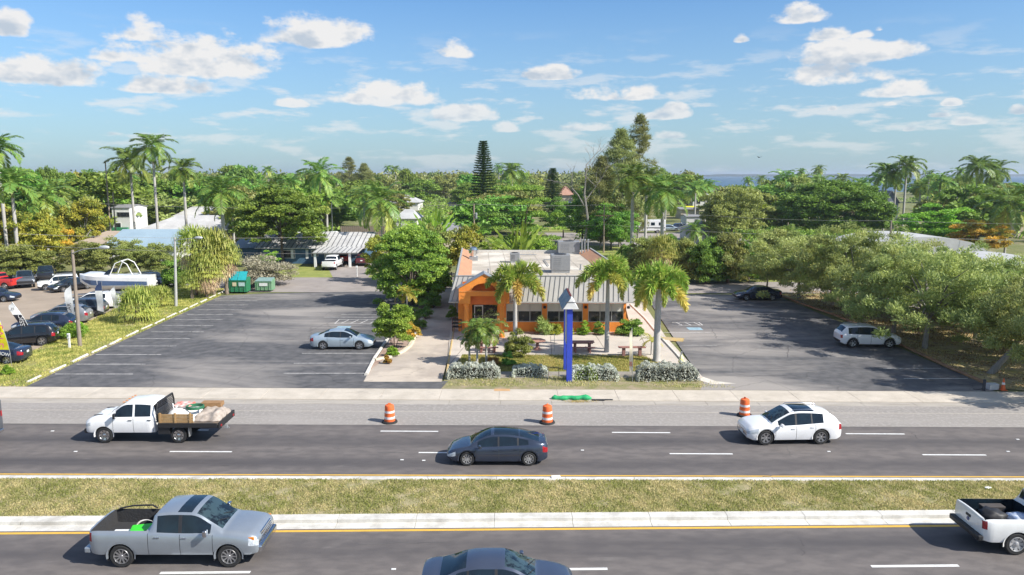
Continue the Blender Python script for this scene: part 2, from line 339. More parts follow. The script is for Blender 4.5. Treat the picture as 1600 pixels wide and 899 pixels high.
# grassy strip between the lots (over ground)
strip = [LW(-260,.01), LW(40,.01)] + gp([(110,572),(200,530),(300,484),(345,463),(350,452),(262,446),(232,462),(165,490),(112,518),(62,545),(-40,582),(-260,606)])
sheet('grass_strip', strip, .03, mat('strip_turf', (.21,.24,.045), .95, c2=(.30,.26,.09), scale=.8, detail=10, bump=1, bscale=14, c3=(.42,.34,.22), s3=.25, lo3=.58, hi3=.66))
sheet('strip_bare_edge', [LW(-20,.02), LW(56,.02)] + gp([(120,574),(205,533),(300,488),(290,488),(190,530),(100,568),(60,583)]), .034, M_DIRT)
# restaurant plot
front = [LW(690,.01), LW(850,.01), LW(1090,.01), LW(1150,.01)] + gp([(1100,600),(1070,560),(1000,558),(720,556),(700,580)])
sheet('front_verge', front, .05, mat('verge_soil', (.33,.26,.18), .95, c2=(.17,.18,.05), scale=1.1, detail=9, bump=.8, bscale=12))
sheet('front_lawn', gp([(716,582),(722,556),(1000,556),(1012,560),(1064,582)]), .056, M_LAWN)
sheet('dirt_path', gp([(700,592),(706,582),(1066,582),(1078,592)]), .060, mat('grey_path', (.30,.27,.24), .95, c2=(.22,.2,.16), scale=1.2, detail=8))
M_PATIO = mat('patio_concrete', (.56,.50,.43), .85, c2=(.45,.40,.34), scale=.5, detail=8, bump=.1)
pat = gp([(696,594),(722,556),(1003,558),(1014,562),(1072,592),(1098,592),(1040,528),(1008,480),(990,452),(970,452),(985,512),(725,512),(716,455),(710,455),(705,500),(700,560)])
sheet('patio', pat, .11, M_PATIO)
mb = MB()
for i in range(len(pat)):
    a, b = pat[i], pat[(i+1) % len(pat)]
    mb.add([(a[0],a[1],.03),(b[0],b[1],.03),(b[0],b[1],.1105),(a[0],a[1],.1105)], [(0,1,2,3)])
struct(mb.build('patio_edge', M_PATIO))
# scored joints of the patio
mb = MB()
for a, b in (((930,525),(948,553)),((1001,527),(1010,545)),((860,527),(862,556)),((700,575),(745,520))):
    p, q = G(*a), G(*b); n = Vector((q[1]-p[1], -(q[0]-p[0]), 0)).normalized()*.02
    mb.add([(p[0]-n.x,p[1]-n.y,.114),(q[0]-n.x,q[1]-n.y,.114),(q[0]+n.x,q[1]+n.y,.114),(p[0]+n.x,p[1]+n.y,.114)], [(0,1,2,3)])
struct(mb.build('patio_joint', mat('joint_dark', (.2,.17,.14), .9)))
sheet('right_orchard_ground', gp([(1545,606),(1900,640),(2300,560),(1700,462),(1222,461),(1330,506),(1440,555)]), .036, M_LEAFY)
# bare sandy spill at the right lot entrance
sheet('sand_patch', gp([(1085,582),(1097,590),(1118,597),(1150,601),(1112,602),(1088,594)]), .062, mat('pale_sand', (.66,.6,.52), .95, c2=(.5,.46,.4), scale=2))
# stall lines, left lot: rows parallel to the road
def hline(px0, px1, py, w=.10, m=M_FADED, z=.062, name='stall_line'):
    a, b = G(px0, py), G(px1, py)
    return sheet(name, [(a[0],a[1]-w/2),(b[0],b[1]-w/2),(b[0],b[1]+w/2),(a[0],a[1]+w/2)], z, m)
for x0, x1, y in ((82,208,586),(116,228,570.5),(146,252,555.5),(182,276,542),(210,297,530.5),(232,318,519.8),(250,333,509.7),(270,348,500.5),(288,364,492.6),(304,378,485),(319,388,477.5),(332,402,471),(345,412,465.5)):
    hline(x0+4, x1, y)
for x0, x1, y in ((443,575,584.8),(459,580,569),(472,590,553.5),(555,606,534),(533,590,492.3),(506,600,497),(585,640,484)):
    hline(x0, x1, y)
def seg_line(a, b, w=.1, m=M_FADED, z=.063, name='stall_line'):
    p, q = Vector(G(*a)), Vector(G(*b)); n = Vector((q.y-p.y, -(q.x-p.x), 0)).normalized()*w/2
    return sheet(name, [(p-n)[:2], (q-n)[:2], (q+n)[:2], (p+n)[:2]], z, m)
hline(530,590,500.5); hline(524,590,507); seg_line((530,500.5),(523,507))
for k in range(4): seg_line((533+k*15, 506.5), (545+k*15, 501))
M_BLUEP = mat('faded_blue_paint', (.32,.47,.55), .8, c2=(.2,.3,.36), scale=3)
sheet('blue_stall_mark', gp([(528,511),(549,511),(546,514.5),(524,514.5)]), .063, M_BLUEP)
sheet('blue_stall_mark', gp([(1072,513),(1094,513),(1099,517),(1077,517)]), .063, M_BLUEP)
hline(1050,1092,505); seg_line((1092,505),(1098,509.5)); hline(1060,1098,509.5)
hline(1035,1110,521); hline(1065,1120,541,.07)
for k in range(3): seg_line((1056+k*14,505),(1066+k*14,509.5))
hline(1412,1512,593,.10,mat('stall_paint_fresh',(.62,.6,.56),.7)); hline(1380,1470,577,.08); hline(1338,1395,561,.06)
seg_line((203,582),(330,500),.05,M_OLDP)
# distant shore of the bay
mb = MB(); rng = random.Random(5); top = []
x = 300.0
while x < 5000: top.append((x, 9+rng.random()*9)); x += 60
for (x0,h0),(x1,h1) in zip(top, top[1:]):
    y0, y1 = 5150, 5450
    mb.add([(x0,y0,0),(x1,y0,0),(x1,y0,h1),(x0,y0,h0),(x0,y1,0),(x1,y1,0),(x1,y1,h1),(x0,y1,h0)], [(0,1,2,3),(3,2,6,7),(5,4,7,6)])
struct(mb.build('distant_shore', mat('far_wood', (.05,.075,.04), .9)))

M_SKID = mat('tyre_mark', (.055,.05,.05), .85, c2=(.10,.09,.088), scale=2, lo=.4, hi=.6)
rk = random.Random(21)
def crack(x, y, dx, dy, n, w, m, nm, z=.0042):
    mb = MB(); pts = []
    for i in range(n+1): pts.append((x+dx*i/n+rk.gauss(0,.05), y+dy*i/n+rk.gauss(0,.05)))
    for (a, b), (c, d) in zip(pts, pts[1:]):
        q = Vector((d-b, -(c-a), 0)).normalized()*w/2; mb.add([(a-q.x,b-q.y,z),(c-q.x,d-q.y,z),(c+q.x,d+q.y,z),(a+q.x,b+q.y,z)], [(0,1,2,3)])
    return struct(mb.build(nm, m))
for px, py, dx, dy in ((1235,712,.5,2.2),(1190,745,1.6,.3),(520,700,3.0,.1),(130,722,1.5,.6),(1440,690,.2,1.3),(985,690,2.6,.05),(330,728,2.2,.08),(1120,860,2.5,.2),(560,850,3.2,.1),(1255,868,.4,1.2)):
    g = G(px, py); crack(g[0], g[1], dx, dy, 9, .035, M_OLDP if rk.random() < .5 else M_SKID, 'road_crack')
for px, py, dx, dy in ((250,560,3,4),(420,590,4,.4),(320,530,2,5),(520,600,2.5,.5),(480,520,1,5),(1150,590,5,.6),(1230,560,1.5,4),(1120,530,.8,5),(1330,600,3,.4)):
    g = G(px, py); crack(g[0], g[1], dx, dy, 14, .04, M_SKID, 'lot_crack', .062)
for px, py, dx, dy in ((590,590,2.2,.6),(640,585,.8,1.5),(610,575,2.6,-.4),(655,560,1.2,.3)):
    g = G(px, py); crack(g[0], g[1], dx, dy, 10, .03, mat('joint_dark', (.2,.17,.14), .9), 'driveway_crack', .0625)
# ------------------------------------------------------------------ vehicles
def pchip(ctrl):
    xs = np.array([c[0] for c in ctrl], float); ys = np.array([c[1] for c in ctrl], float)
    h = np.diff(xs); d = np.diff(ys)/h; m = np.zeros(len(xs)); m[0] = d[0]; m[-1] = d[-1]
    for i in range(1, len(xs)-1):
        if d[i-1]*d[i] > 0: m[i] = 2*d[i-1]*d[i]/(d[i-1]+d[i])
    def f(x):
        x = min(max(x, xs[0]), xs[-1]); i = min(int(np.searchsorted(xs, x, 'right'))-1, len(h)-1); i = max(i, 0)
        t = (x-xs[i])/h[i]
        return float((2*t**3-3*t*t+1)*ys[i]+(t**3-2*t*t+t)*h[i]*m[i]+(-2*t**3+3*t*t)*ys[i+1]+(t**3-t*t)*h[i]*m[i+1])
    return f
def sst(a, b, x):
    t = min(max((x-a)/(b-a), 0), 1); return t*t*(3-2*t)
def wheel(parent, x, y, r, w, side, spokes, rimm, dark=BLACK, style='alloy'):
    """side = +1 / -1: which way the wheel face looks"""
    hub = MB(); hub.lathe([(r*.60,-w*.40),(r*.60,w*.30)], 20, (0,0,0), 'Y')
    h = hub.build('wheel', dark, parent); h.location = (x, y, r)
    if side < 0: h.rotation_euler = (0, 0, PI)
    t = MB(); t.lathe([(r*.66,-w/2+.01),(r*.9,-w/2),(r*.985,-w/2+.03),(r,-w/4),(r,w/4),(r*.985,w/2-.03),(r*.9,w/2),(r*.66,w/2-.01),(r*.655,w/2-.04),(r*.655,-w/2+.04)], 36, (0,0,0), 'Y', False, False)
    t.build('tyre', RUBBER, h, smooth=35)
    m = MB(); ro = r*.665
    m.lathe([(ro,w/2-.012),(ro*.97,w/2+.004),(ro*.92,w/2+.002),(ro*.90,w/2-.04),(ro*.90,w*.30)], 36, (0,0,0), 'Y', False, False)
    if style == 'alloy':
        m.lathe([(.02,w/2-.015),(ro*.16,w/2-.018),(ro*.2,w/2-.04)], 12, (0,0,0), 'Y')
        for k in range(spokes):
            a = 2*PI*k/spokes
            for da in ((-.09, .09) if spokes <= 6 else (0,)):
                M = Matrix.Rotation(a+da*1.6, 4, 'Y')
                wd = .045 if spokes <= 6 else .05
                vs = [(ro*.12,w/2-.035,-wd*.5),(ro*.93,w/2-.012,-wd*.42),(ro*.93,w/2-.012,wd*.42),(ro*.12,w/2-.035,wd*.5)]
                vs2 = [(p[0],p[1]-.03,p[2]) for p in vs]
                q = [tuple(M @ Vector(p)) for p in vs+vs2]
                m.add(q, [(0,1,2,3),(7,6,5,4),(0,4,5,1),(1,5,6,2),(2,6,7,3),(3,7,4,0)])
    else:                                     # pressed steel wheel with holes
        m.lathe([(ro*.18,w/2+.005),(ro*.26,w/2-.005),(ro*.34,w/2-.05),(ro*.5,w/2-.055)], 20, (0,0,0), 'Y')
        for k in range(8):
            M = Matrix.Rotation(2*PI*k/8, 4, 'Y')
            q = [tuple(M @ Vector(p)) for p in ((ro*.42,w/2-.055,-.05),(ro*.92,w/2-.03,-.07),(ro*.92,w/2-.03,.07),(ro*.42,w/2-.055,.05))]
            m.add(q, [(0,1,2,3)])
    m.build('rim', rimm, h, smooth=30)
    return h
RINGS = 12
def make_vehicle(label, cat, sp, paintm, loc=(0,0,0), rz=0, name=None, group=None, glass=GLASS, rimm=ALU, extras=()):
    root = thing(name or cat.replace(' ', '_'), label, cat, loc, rz, group)
    L, W, H = sp['L'], sp['W'], sp['H']; zb = sp.get('zb', .24)
    deck = pchip(sp['deck']); belt = pchip(sp['belt']); roofc = sp['roof']; roof = pchip(roofc)
    rx0, rx1 = roofc[0][0], roofc[-1][0]; yr = W/2*sp.get('rw', .70)
    tip = sp.get('tip', .78)
    fr = sp.get('fr', .45)
    def plan(x):
        e = L/2-abs(x)
        return tip+(1-tip)*math.sqrt(max(0, 1-(1-min(e/fr, 1))**2)) if e < fr else 1.0
    sea = []
    for k in sp.get('seams', ()): sea += [k-.009, k+.009]
    X = set([-L/2, L/2, -L/2+.02, L/2-.02, -L/2+.06, L/2-.06, -L/2+.13, L/2-.13, -L/2+.24, L/2-.24, -L/2+.36, L/2-.36])
    for c in roofc: X.add(c[0])
    for c in sp['deck']: X.add(c[0])
    for c in sp.get('keys', ()): X.add(c)
    for c in sea: X.add(c)
    for k in range(int(L/.11)+1): X.add(-L/2+.11*k)
    X = sorted(x for x in X if -L/2 <= x <= L/2)
    hard = set(sea)|set(sp.get('keys', ()))|set(c[0] for c in roofc)|{-L/2, L/2}
    XX = [X[0]]
    for x in X[1:]:
        if x-XX[-1] < .012 and x not in hard: continue
        if x-XX[-1] < .035 and XX[-1] not in hard and len(XX) > 1 and x in hard: XX[-1] = x; continue
        XX.append(x)
    X = XX
    vert_end = sp.get('vert', 0)
    def section(x):
        hw = W/2*plan(x); e = L/2-abs(x)
        zd = deck(x); g = 0; zt = zd; zs = min(belt(x), zd-.05)
        if rx0 <= x <= rx1:
            zt = max(roof(x), zd); g = sst(0, .30, zt-zd)
        lift = .0 if e > .30 else (.30-e)/.30*sp.get('chin', .12)
        z0 = zb+lift
        low = [(0, z0), (.80*hw, z0), (.955*hw, z0+.05), (hw, z0+.30*(zs-z0)), (hw*1.0, z0+.62*(zs-z0)), (.985*hw, zs-.06), (.955*hw, zs)]
        top0 = [(.915*hw, zs+(zt-zs)*.55), (.84*hw, zs+(zt-zs)*.85), (.74*hw, zt-.008), (.4*hw, zt+.012), (0, zt+.018)]
        yrr = min(yr, hw*.93)
        top1 = [(.925*hw, zs+.03), (yrr+.055, zt-.10), (yrr-.0, zt-.025), (yrr*.55, zt+.018), (0, zt+.03)]
        return low+[(a[0]*(1-g)+b[0]*g, a[1]*(1-g)+b[1]*g) for a, b in zip(top0, top1)]
    bm = bmesh.new(); rows = []
    for x in X:
        s = section(x)
        r = [bm.verts.new((x, y, z)) for y, z in s]
        l = [bm.verts.new((x, -y, z)) if y > 1e-6 else r[i] for i, (y, z) in enumerate(s)]
        rows.append((r, l))
    # material slots: 0 paint 1 dark 2 windshield 3 rear window 4.. doors, windows, lamps
    slots = ['body', 'dark', 'windshield', 'rear_window', 'lining', 'sunroof', 'grille']
    for nm in ('front_window_l','front_window_r','rear_window_l','rear_window_r','quarter_l','quarter_r','front_door_l','front_door_r','rear_door_l','rear_door_r','head_l','head_r','tail_l','tail_r'): slots.append(nm)
    SI = {s: i for i, s in enumerate(slots)}
    ws = sp['ws']; rw = sp.get('rwin'); sw = sp['sw']; doors = sp.get('doors', [])
    hl = sp.get('hl', .32); tl = sp.get('tl', .22); clad = sp.get('clad', 0)
    def inr(a, r): return r is not None and r[0]-1e-4 <= a <= r[1]+1e-4
    for i in range(len(X)-1):
        xm = (X[i]+X[i+1])/2; wseam = (X[i+1]-X[i] < .0185) and any(abs(xm-k) < .005 for k in sp.get('seams', ()))
        for side in (0, 1):
            A0, A1 = rows[i][side], rows[i+1][side]; S = 'l' if side == 0 else 'r'
            for k in range(RINGS-1):
                q = [A0[k], A1[k], A1[k+1], A0[k+1]] if side == 1 else [A0[k], A0[k+1], A1[k+1], A1[k]]
                q = list(dict.fromkeys(q))
                f = bm.faces.new(q); mi = 0
                if k <= 1 and clad >= 1: mi = SI['dark']
                elif k == 2 and clad >= 2: mi = SI['dark']
                elif k <= 0: mi = SI['dark']
                elif 2 <= k <= 5:
                    for dn, (a, b) in zip(('front_door_', 'rear_door_'), doors):
                        if a < xm < b: mi = SI[dn+S]
                    if wseam: mi = SI['dark']
                    if k in sp.get('hlk', (4, 5)) and xm > L/2-hl: mi = SI['head_'+S]
                    if k in sp.get('tlk', (4, 5)) and xm < -L/2+tl: mi = SI['tail_'+S]
                elif k == 7:
                    for wn, rr in zip(('front_window_', 'rear_window_', 'quarter_'), sw):
                        if rr and rr[0] < xm < rr[1]: mi = SI[wn+S]
                    if mi == 0 and sp.get('blackpillar', True) and sw and min(r[0] for r in sw if r) < xm < max(r[1] for r in sw if r): mi = SI['dark']
                elif k >= 9:
                    if inr(xm, ws): mi = SI['windshield']
                    elif inr(xm, rw): mi = SI['rear_window']
                    elif inr(xm, sp.get('sunroof')) : mi = SI['sunroof']
                if k == 8 and mi == 0 and sp.get('glassroof') and inr(xm, sp['glassroof']): mi = 0
                f.material_index = mi
    for (r, l), sgn in ((rows[0], -1), (rows[-1], 1)):
        for k in range(RINGS-1):
            q = [r[k], r[k+1], l[k+1], l[k]]; q = list(dict.fromkeys(q))
            if len(q) < 3: continue
            f = bm.faces.new(q if sgn > 0 else q[::-1])
            mi = 0
            if sgn > 0 and k in sp.get('grk', (3,)): mi = SI['grille']
            if k <= (2 if clad else 1): mi = SI['dark']
            f.material_index = mi
    bmesh.ops.recalc_face_normals(bm, faces=bm.faces)
    me = bpy.data.meshes.new('tmp'); bm.to_mesh(me); bm.free()
    LIN = sp.get('lining', mat('bedliner', (.035,.035,.037), .8, bump=.4))
    sm = {'body': paintm, 'dark': BLACK, 'lining': LIN, 'sunroof': GLASS, 'grille': sp.get('grille', BLACK)}
    for s in slots:
        if s in sm: m = sm[s]
        elif 'window' in s or 'quarter' in s: m = sp.get('sideglass', GLASS)
        elif s == 'windshield': m = glass
        elif s.startswith('head'): m = LAMPW
        elif s.startswith('tail'): m = LAMPR
        else: m = paintm
        me.materials.append(m)
    tmp = bpy.data.objects.new('tmp', me); COL.objects.link(tmp)
    # wheel arches (and a pickup's bed) cut out of the closed body
    cut = MB(); wr = sp['wr']; ww = sp.get('ww', .23)
    for x in sp['wx']:
        for s in (1, -1):
            y0, y1 = sorted((s*(W/2+.05), s*(W/2-ww-.12)))
            cut.lathe([(wr+.055, y0), (wr+.055, y1)], 28, (x, 0, wr+.01), 'Y')
    cm = cut.build('cut', BLACK)
    bb = bmesh.new(); bb.from_mesh(cm.data); bmesh.ops.recalc_face_normals(bb, faces=bb.faces); bb.to_mesh(cm.data); bb.free()
    cutters = [cm]
    if 'bed' in sp:
        b = sp['bed']; c2 = MB(); c2.box(b[0], b[1], -b[2], b[2], b[3], 3); cutters.append(c2.build('cut2', LIN))
    dels = []
    for c in cutters:
        bo = tmp.modifiers.new('b', 'BOOLEAN'); bo.object = c; bo.operation = 'DIFFERENCE'; bo.solver = 'EXACT'; bo.material_mode = 'TRANSFER'
    dg = bpy.context.evaluated_depsgraph_get(); ev = tmp.evaluated_get(dg).to_mesh()
    P = np.empty(len(ev.vertices)*3); ev.vertices.foreach_get('co', P); P = P.reshape(-1, 3)
    groups = {}
    mats_ev = [m for m in ev.materials]
    for p in ev.polygons:
        mi = p.material_index
        s = slots[mi] if mi < len(slots) else ('dark' if mats_ev[mi] == BLACK else 'lining')
        s2 = 'body' if s in ('dark', 'grille') else s
        groups.setdefault(s2, []).append((tuple(p.vertices), 1 if s == 'dark' else (2 if s == 'grille' else 0)))
    tmp.evaluated_get(dg).to_mesh_clear()
    for c in cutters: bpy.data.objects.remove(c)
    bpy.data.objects.remove(tmp)
    names = {'body':'body','windshield':'windshield','rear_window':'rear_window','lining':'bed_liner','sunroof':'sunroof'}
    for s, fs in groups.items():
        used = sorted({i for f, _ in fs for i in f}); ix = {u: n for n, u in enumerate(used)}
        nm = names.get(s) or ('side_window' if 'window' in s or 'quarter' in s else ('door' if 'door' in s else ('headlight' if 'head' in s else 'taillight')))
        m2 = bpy.data.meshes.new(nm); m2.from_pydata([tuple(P[u]) for u in used], [], [tuple(ix[i] for i in f) for f, _ in fs])
        if s == 'body':
            for m in (paintm, BLACK, sp.get('grille', BLACK)): m2.materials.append(m)
            m2.polygons.foreach_set('material_index', [k for _, k in fs])
        else: m2.materials.append(sm.get(s) or me.materials[SI[s]])
        m2.update(); m2.shade_smooth(); m2.set_sharp_from_angle(angle=R(38))
        o = bpy.data.objects.new(nm, m2); COL.objects.link(o); o.parent = root
        if nm == 'door' and sp.get('detail', 1):
            a, b = doors[0] if 'front' in s else doors[1]; sd = 1 if s.endswith('_l') else -1
            hx = a+.16; zs = belt(hx); h = MB(); h.cbox((hx, sd*(W/2*.988+.015), zs-.13), (.19, .035, .03))
            hd = h.build('door_handle', sp.get('handle', paintm), o, bevel=.008)
    bpy.data.meshes.remove(me)
    # wheels
    for x in sp['wx']:
        for s in (1, -1):
            wheel(root, x, s*(W/2-ww/2-.015), wr, ww, s, sp.get('spokes', 5), rimm, style=sp.get('wstyle', 'alloy'))
            if sp.get('detail', 1):
                m = MB(); n = 14
                for k in range(n):                # arch lip
                    a0, a1 = PI*(k/n)*1.12-.19, PI*((k+1)/n)*1.12-.19
                    rr = wr+.052
                    for aa, ab in ((a0, a1),):
                        y = s*(W/2-.012)
                        m.add([(x+rr*math.cos(aa), y, wr+.01+rr*math.sin(aa)), (x+rr*math.cos(ab), y, wr+.01+rr*math.sin(ab)), (x+(rr+.05)*math.cos(ab), y+s*.016, wr+.01+(rr+.05)*math.sin(ab)), (x+(rr+.05)*math.cos(aa), y+s*.016, wr+.01+(rr+.05)*math.sin(aa)),
                               (x+rr*math.cos(aa), y-s*.05, wr+.01+rr*math.sin(aa)), (x+rr*math.cos(ab), y-s*.05, wr+.01+rr*math.sin(ab))], [(0,1,2,3),(4,5,1,0)])
                m.build('wheel_arch', BLACK if clad else paintm, root)
    # mirrors
    mx = sp.get('mirror')
    if mx is not None:
        big = sp.get('mirrorsize', 1)
        for s in (1, -1):
            m = MB(); zs = belt(mx)+.06
            m.cbox((mx, s*(W/2+.02), zs-.01), (.07, .16, .04)); m.cbox((mx-.02, s*(W/2+.13), zs+.05*big), (.12, .20, .15*big))
            o = m.build('side_mirror', sp.get('mirrorm', paintm), root, smooth=40, bevel=.03)
            g = MB(); g.cbox((mx-.083, s*(W/2+.13), zs+.05*big), (.006, .165, .115*big)); g.build('mirror_glass', CHROME, o)
    # plates, badge bars, wipers
    for sgn, key in ((-1, 'plate_r'), (1, 'plate_f')):
        if key in sp:
            m = MB(); m.cbox((sgn*(L/2+.012), 0, sp[key]), (.014, .31, .155)); m.build('licence_plate', WHITE, root, bevel=.004)
    if sp.get('wipers', 1):
        wx1 = ws[1] if ws else 0; wx0 = ws[0]
        m = MB()
        for y0, y1 in ((.52, .02), (-.05, -.55)):
            a = (wx1-.03, y0, roof(wx1-.03)+.045); b = (wx1-.22, y1, roof(wx1-.22)+.05)
            m.tube([a, b], .012, 5)
        m.build('wiper', BLACK, root)
    for e in sp.get('bars', ()):
        c, d, mm, nm = e[:4]; m = MB(); m.cbox(c, d, *(e[4:] if len(e) > 4 else ())); m.build(nm, mm, root, bevel=min(d)*.25)
    if 'rails' in sp:
        x0, x1 = sp['rails']
        for s in (1, -1):
            m = MB(); y = s*(yr-.06); zz = lambda x: roof(x)+.012
            m.tube([(x0, y, zz(x0)), (x0+.08, y, zz(x0+.08)+.05), ((x0+x1)/2, y, zz((x0+x1)/2)+.06), (x1-.08, y, zz(x1-.08)+.05), (x1, y, zz(x1))], .02, 6)
            m.build('roof_rail', sp.get('railm', CHROME), root, smooth=60)
    root['_'] = 0; del root['_']
    return root
# --- body shapes (x forward, front positive)
FASTBACK = dict(L=4.70, W=1.85, H=1.44, zb=.17, wr=.335, wx=(1.40,-1.475), ww=.235, tip=.66, fr=.75, rw=.64,
  deck=[(-2.35,.93),(-2.25,1.06),(-1.9,1.10),(-1.2,1.02),(0,.96),(1.05,.94),(1.7,.84),(2.15,.70),(2.35,.56)],
  belt=[(-2.35,.80),(-2.0,.96),(-1.2,.95),(0,.90),(1.0,.86),(1.7,.76),(2.35,.48)],
  roof=[(-2.05,1.08),(-1.6,1.22),(-1.0,1.36),(-.35,1.435),(.15,1.43),(.55,1.34),(1.0,1.12),(1.30,.92)],
  ws=(.30,1.26), rwin=(-1.95,-1.05), sunroof=(-1.0,.15), sw=[(-.02,.92),(-.92,-.10),(-1.45,-1.0)], keys=(-.10,-.02,.92,-.92,-1.0,-1.45,.30,1.26,-1.05,-1.95,.15),
  seams=(1.0,-.08,-1.05), doors=[(-.08,1.0),(-1.05,-.08)], mirror=.82, spokes=9, hl=.42, tl=.26, chin=.10, plate_r=.72, grk=())
SEDAN = dict(L=4.87, W=1.84, H=1.48, zb=.19, wr=.335, wx=(1.42,-1.38), ww=.225, tip=.74, fr=.6, rw=.64,
  deck=[(-2.435,.92),(-2.36,1.04),(-1.9,1.09),(-1.4,1.06),(0,.96),(1.0,.98),(1.7,.90),(2.2,.78),(2.435,.64)],
  belt=[(-2.435,.84),(-2.0,.96),(-1.2,.95),(0,.92),(1.0,.90),(1.7,.82),(2.435,.58)],
  roof=[(-1.86,1.08),(-1.5,1.22),(-1.05,1.40),(-.5,1.475),(.1,1.475),(.45,1.40),(.85,1.20),(1.22,.98)],
  ws=(.22,1.18), rwin=(-1.80,-.98), sw=[(-.0,.88),(-.88,-.09),(-1.28,-.95)], keys=(-.09,.0,.88,-.88,-.95,-1.28,.22,1.18,-.98,-1.80),
  seams=(.98,-.05,-1.05), doors=[(-.05,.98),(-1.05,-.05)], mirror=.78, spokes=5, hl=.40, tl=.30, plate_r=.78, grk=(3,4))
SUV = dict(L=4.70, W=1.88, H=1.70, zb=.24, wr=.37, wx=(1.38,-1.42), ww=.24, tip=.78, fr=.5, rw=.68, clad=1,
  deck=[(-2.35,1.0),(-2.2,1.08),(-1.2,1.10),(0,1.04),(.95,1.06),(1.6,1.02),(2.1,.92),(2.35,.76)],
  belt=[(-2.35,.98),(-2.0,1.04),(-1.0,1.02),(0,.99),(1.0,.96),(1.7,.90),(2.35,.70)],
  roof=[(-2.30,1.05),(-2.24,1.18),(-2.02,1.46),(-1.85,1.60),(-1.2,1.67),(-.3,1.69),(.2,1.64),(.65,1.42),(1.18,1.07)],
  ws=(.28,1.14), rwin=(-2.22,-1.92), sw=[(.0,.86),(-.92,-.09),(-1.75,-1.0)], keys=(-.09,.0,.86,-.92,-1.0,-1.75,.28,1.14,-2.22,-1.92),
  seams=(.98,-.05,-1.08), doors=[(-.05,.98),(-1.08,-.05)], mirror=.78, spokes=5, hl=.34, tl=.22, plate_r=.85, grk=(3,4), rails=(-1.7,.1))
CROSS = dict(SUV, L=4.83, W=1.91, zb=.22, wr=.385, wx=(1.50,-1.31), tip=.74, fr=.6, clad=0,
  deck=[(-2.415,1.0),(-2.25,1.12),(-1.2,1.14),(0,1.06),(.9,1.06),(1.6,1.04),(2.15,.94),(2.415,.78)],
  belt=[(-2.415,1.0),(-2.0,1.10),(-1.0,1.05),(0,.98),(1.0,.94),(1.7,.90),(2.415,.70)],
  roof=[(-2.28,1.10),(-2.2,1.22),(-1.95,1.46),(-1.75,1.56),(-1.1,1.65),(-.3,1.68),(.15,1.64),(.62,1.42),(1.20,1.07)],
  ws=(.25,1.16), rwin=(-2.20,-1.84), sunroof=(-1.0,.02), sw=[(.02,.88),(-.80,-.07),(-1.42,-.86)], keys=(-.07,.02,.88,-.80,-.86,-1.42,.25,1.16,-2.20,-1.84,-1.0),
  seams=(1.02,-.03,-1.0), doors=[(-.03,1.02),(-1.0,-.03)], spokes=6, hl=.5, tl=.2, rails=(-1.6,.1))
BOXY = dict(SUV, L=4.23, W=1.80, zb=.26, tip=.9, fr=.2, rw=.80, clad=2, wx=(1.28,-1.38),
  deck=[(-2.11,1.06),(-1.0,1.1),(0,1.08),(.85,1.1),(1.8,1.06),(2.11,1.0)], belt=[(-2.11,1.04),(0,1.03),(1.0,1.02),(2.11,.94)],
  roof=[(-2.09,1.10),(-2.07,1.2),(-1.98,1.62),(-1.9,1.68),(-.5,1.70),(.25,1.68),(.42,1.6),(.92,1.12)],
  ws=(.36,.90), rwin=(-2.07,-1.97), sw=[(.0,.55),(-.85,-.10),(-1.78,-1.0)], keys=(.36,.90,0,.55,-.85,-.10,-1.78,-1.0,-1.97), seams=(.75,-.05,-.95), doors=[(-.05,.75),(-.95,-.05)], mirror=.6)
def pickup(L=5.81, W=2.03, H=1.93, wb=3.7, front=1.0, wr=.41, cabrear=-.83, **k):
    f = L/2; fx = f-front; rx = fx-wb
    d = dict(L=L, W=W, H=H, zb=.42, wr=wr, wx=(fx, rx), ww=.27, tip=.84, fr=.38, rw=.72,
      deck=[(-f,1.32),(cabrear,1.32),(cabrear+.02,1.30),(.6,1.25),(1.15,1.29),(1.9,1.28),(f-.3,1.20),(f-.08,1.10),(f,1.0)],
      belt=[(-f,1.24),(cabrear,1.24),(1.0,1.2),(1.9,1.16),(f,.98)],
      roof=[(cabrear,1.33),(cabrear+.05,1.45),(cabrear+.16,1.80),(cabrear+.30,1.89),(cabrear+.9,H),(cabrear+1.45,H-.01),(cabrear+1.68,1.86),(cabrear+2.05,1.62),(cabrear+2.52,1.30)],
      ws=(cabrear+1.62,cabrear+2.48), rwin=(cabrear+.05,cabrear+.15), sw=[(cabrear+1.14,cabrear+2.12),(cabrear+.28,cabrear+1.02)],
      keys=(cabrear+1.62,cabrear+2.48,cabrear+.15,cabrear+1.14,cabrear+2.12,cabrear+.28,cabrear+1.02,cabrear-.02),
      seams=(cabrear-.01,cabrear+1.08,cabrear+2.2), doors=[(cabrear+1.08,cabrear+2.2),(cabrear+.14,cabrear+1.08)], mirror=cabrear+2.05, mirrorsize=1.5,
      spokes=10, hl=.30, tl=.16, chin=.06, plate_r=.62, grk=(3,4), bed=(-f+.07, cabrear-.09, W/2-.13, .78))
    d.update(k); return d
def park(px, py, face, sp, *a, **k):
    """stand a vehicle with its near-side wheel line through a photograph point; face: +1 nose right, -1 nose left, or an angle"""
    g = G(px, py, k.pop('z', 0)); rz = {1:0.0, -1:PI}.get(face, face)
    W2 = sp['W']/2-.05 if face in (1, -1) else 0
    return dict(loc=(g[0], g[1]+W2, g[2]), rz=rz)
P_SILVER = paint('silver', (.36,.40,.44), .55, .32); P_WHITE = paint('white', (.80,.80,.80)); P_NAVY = paint('midnight', (.045,.06,.095), .45, .25)
P_BLUEG = paint('slate_blue', (.055,.07,.11), .3, .3); P_ICE = paint('ice_silver', (.42,.50,.56), .45, .28); P_BLACK = paint('black', (.012,.013,.016), .1, .2)
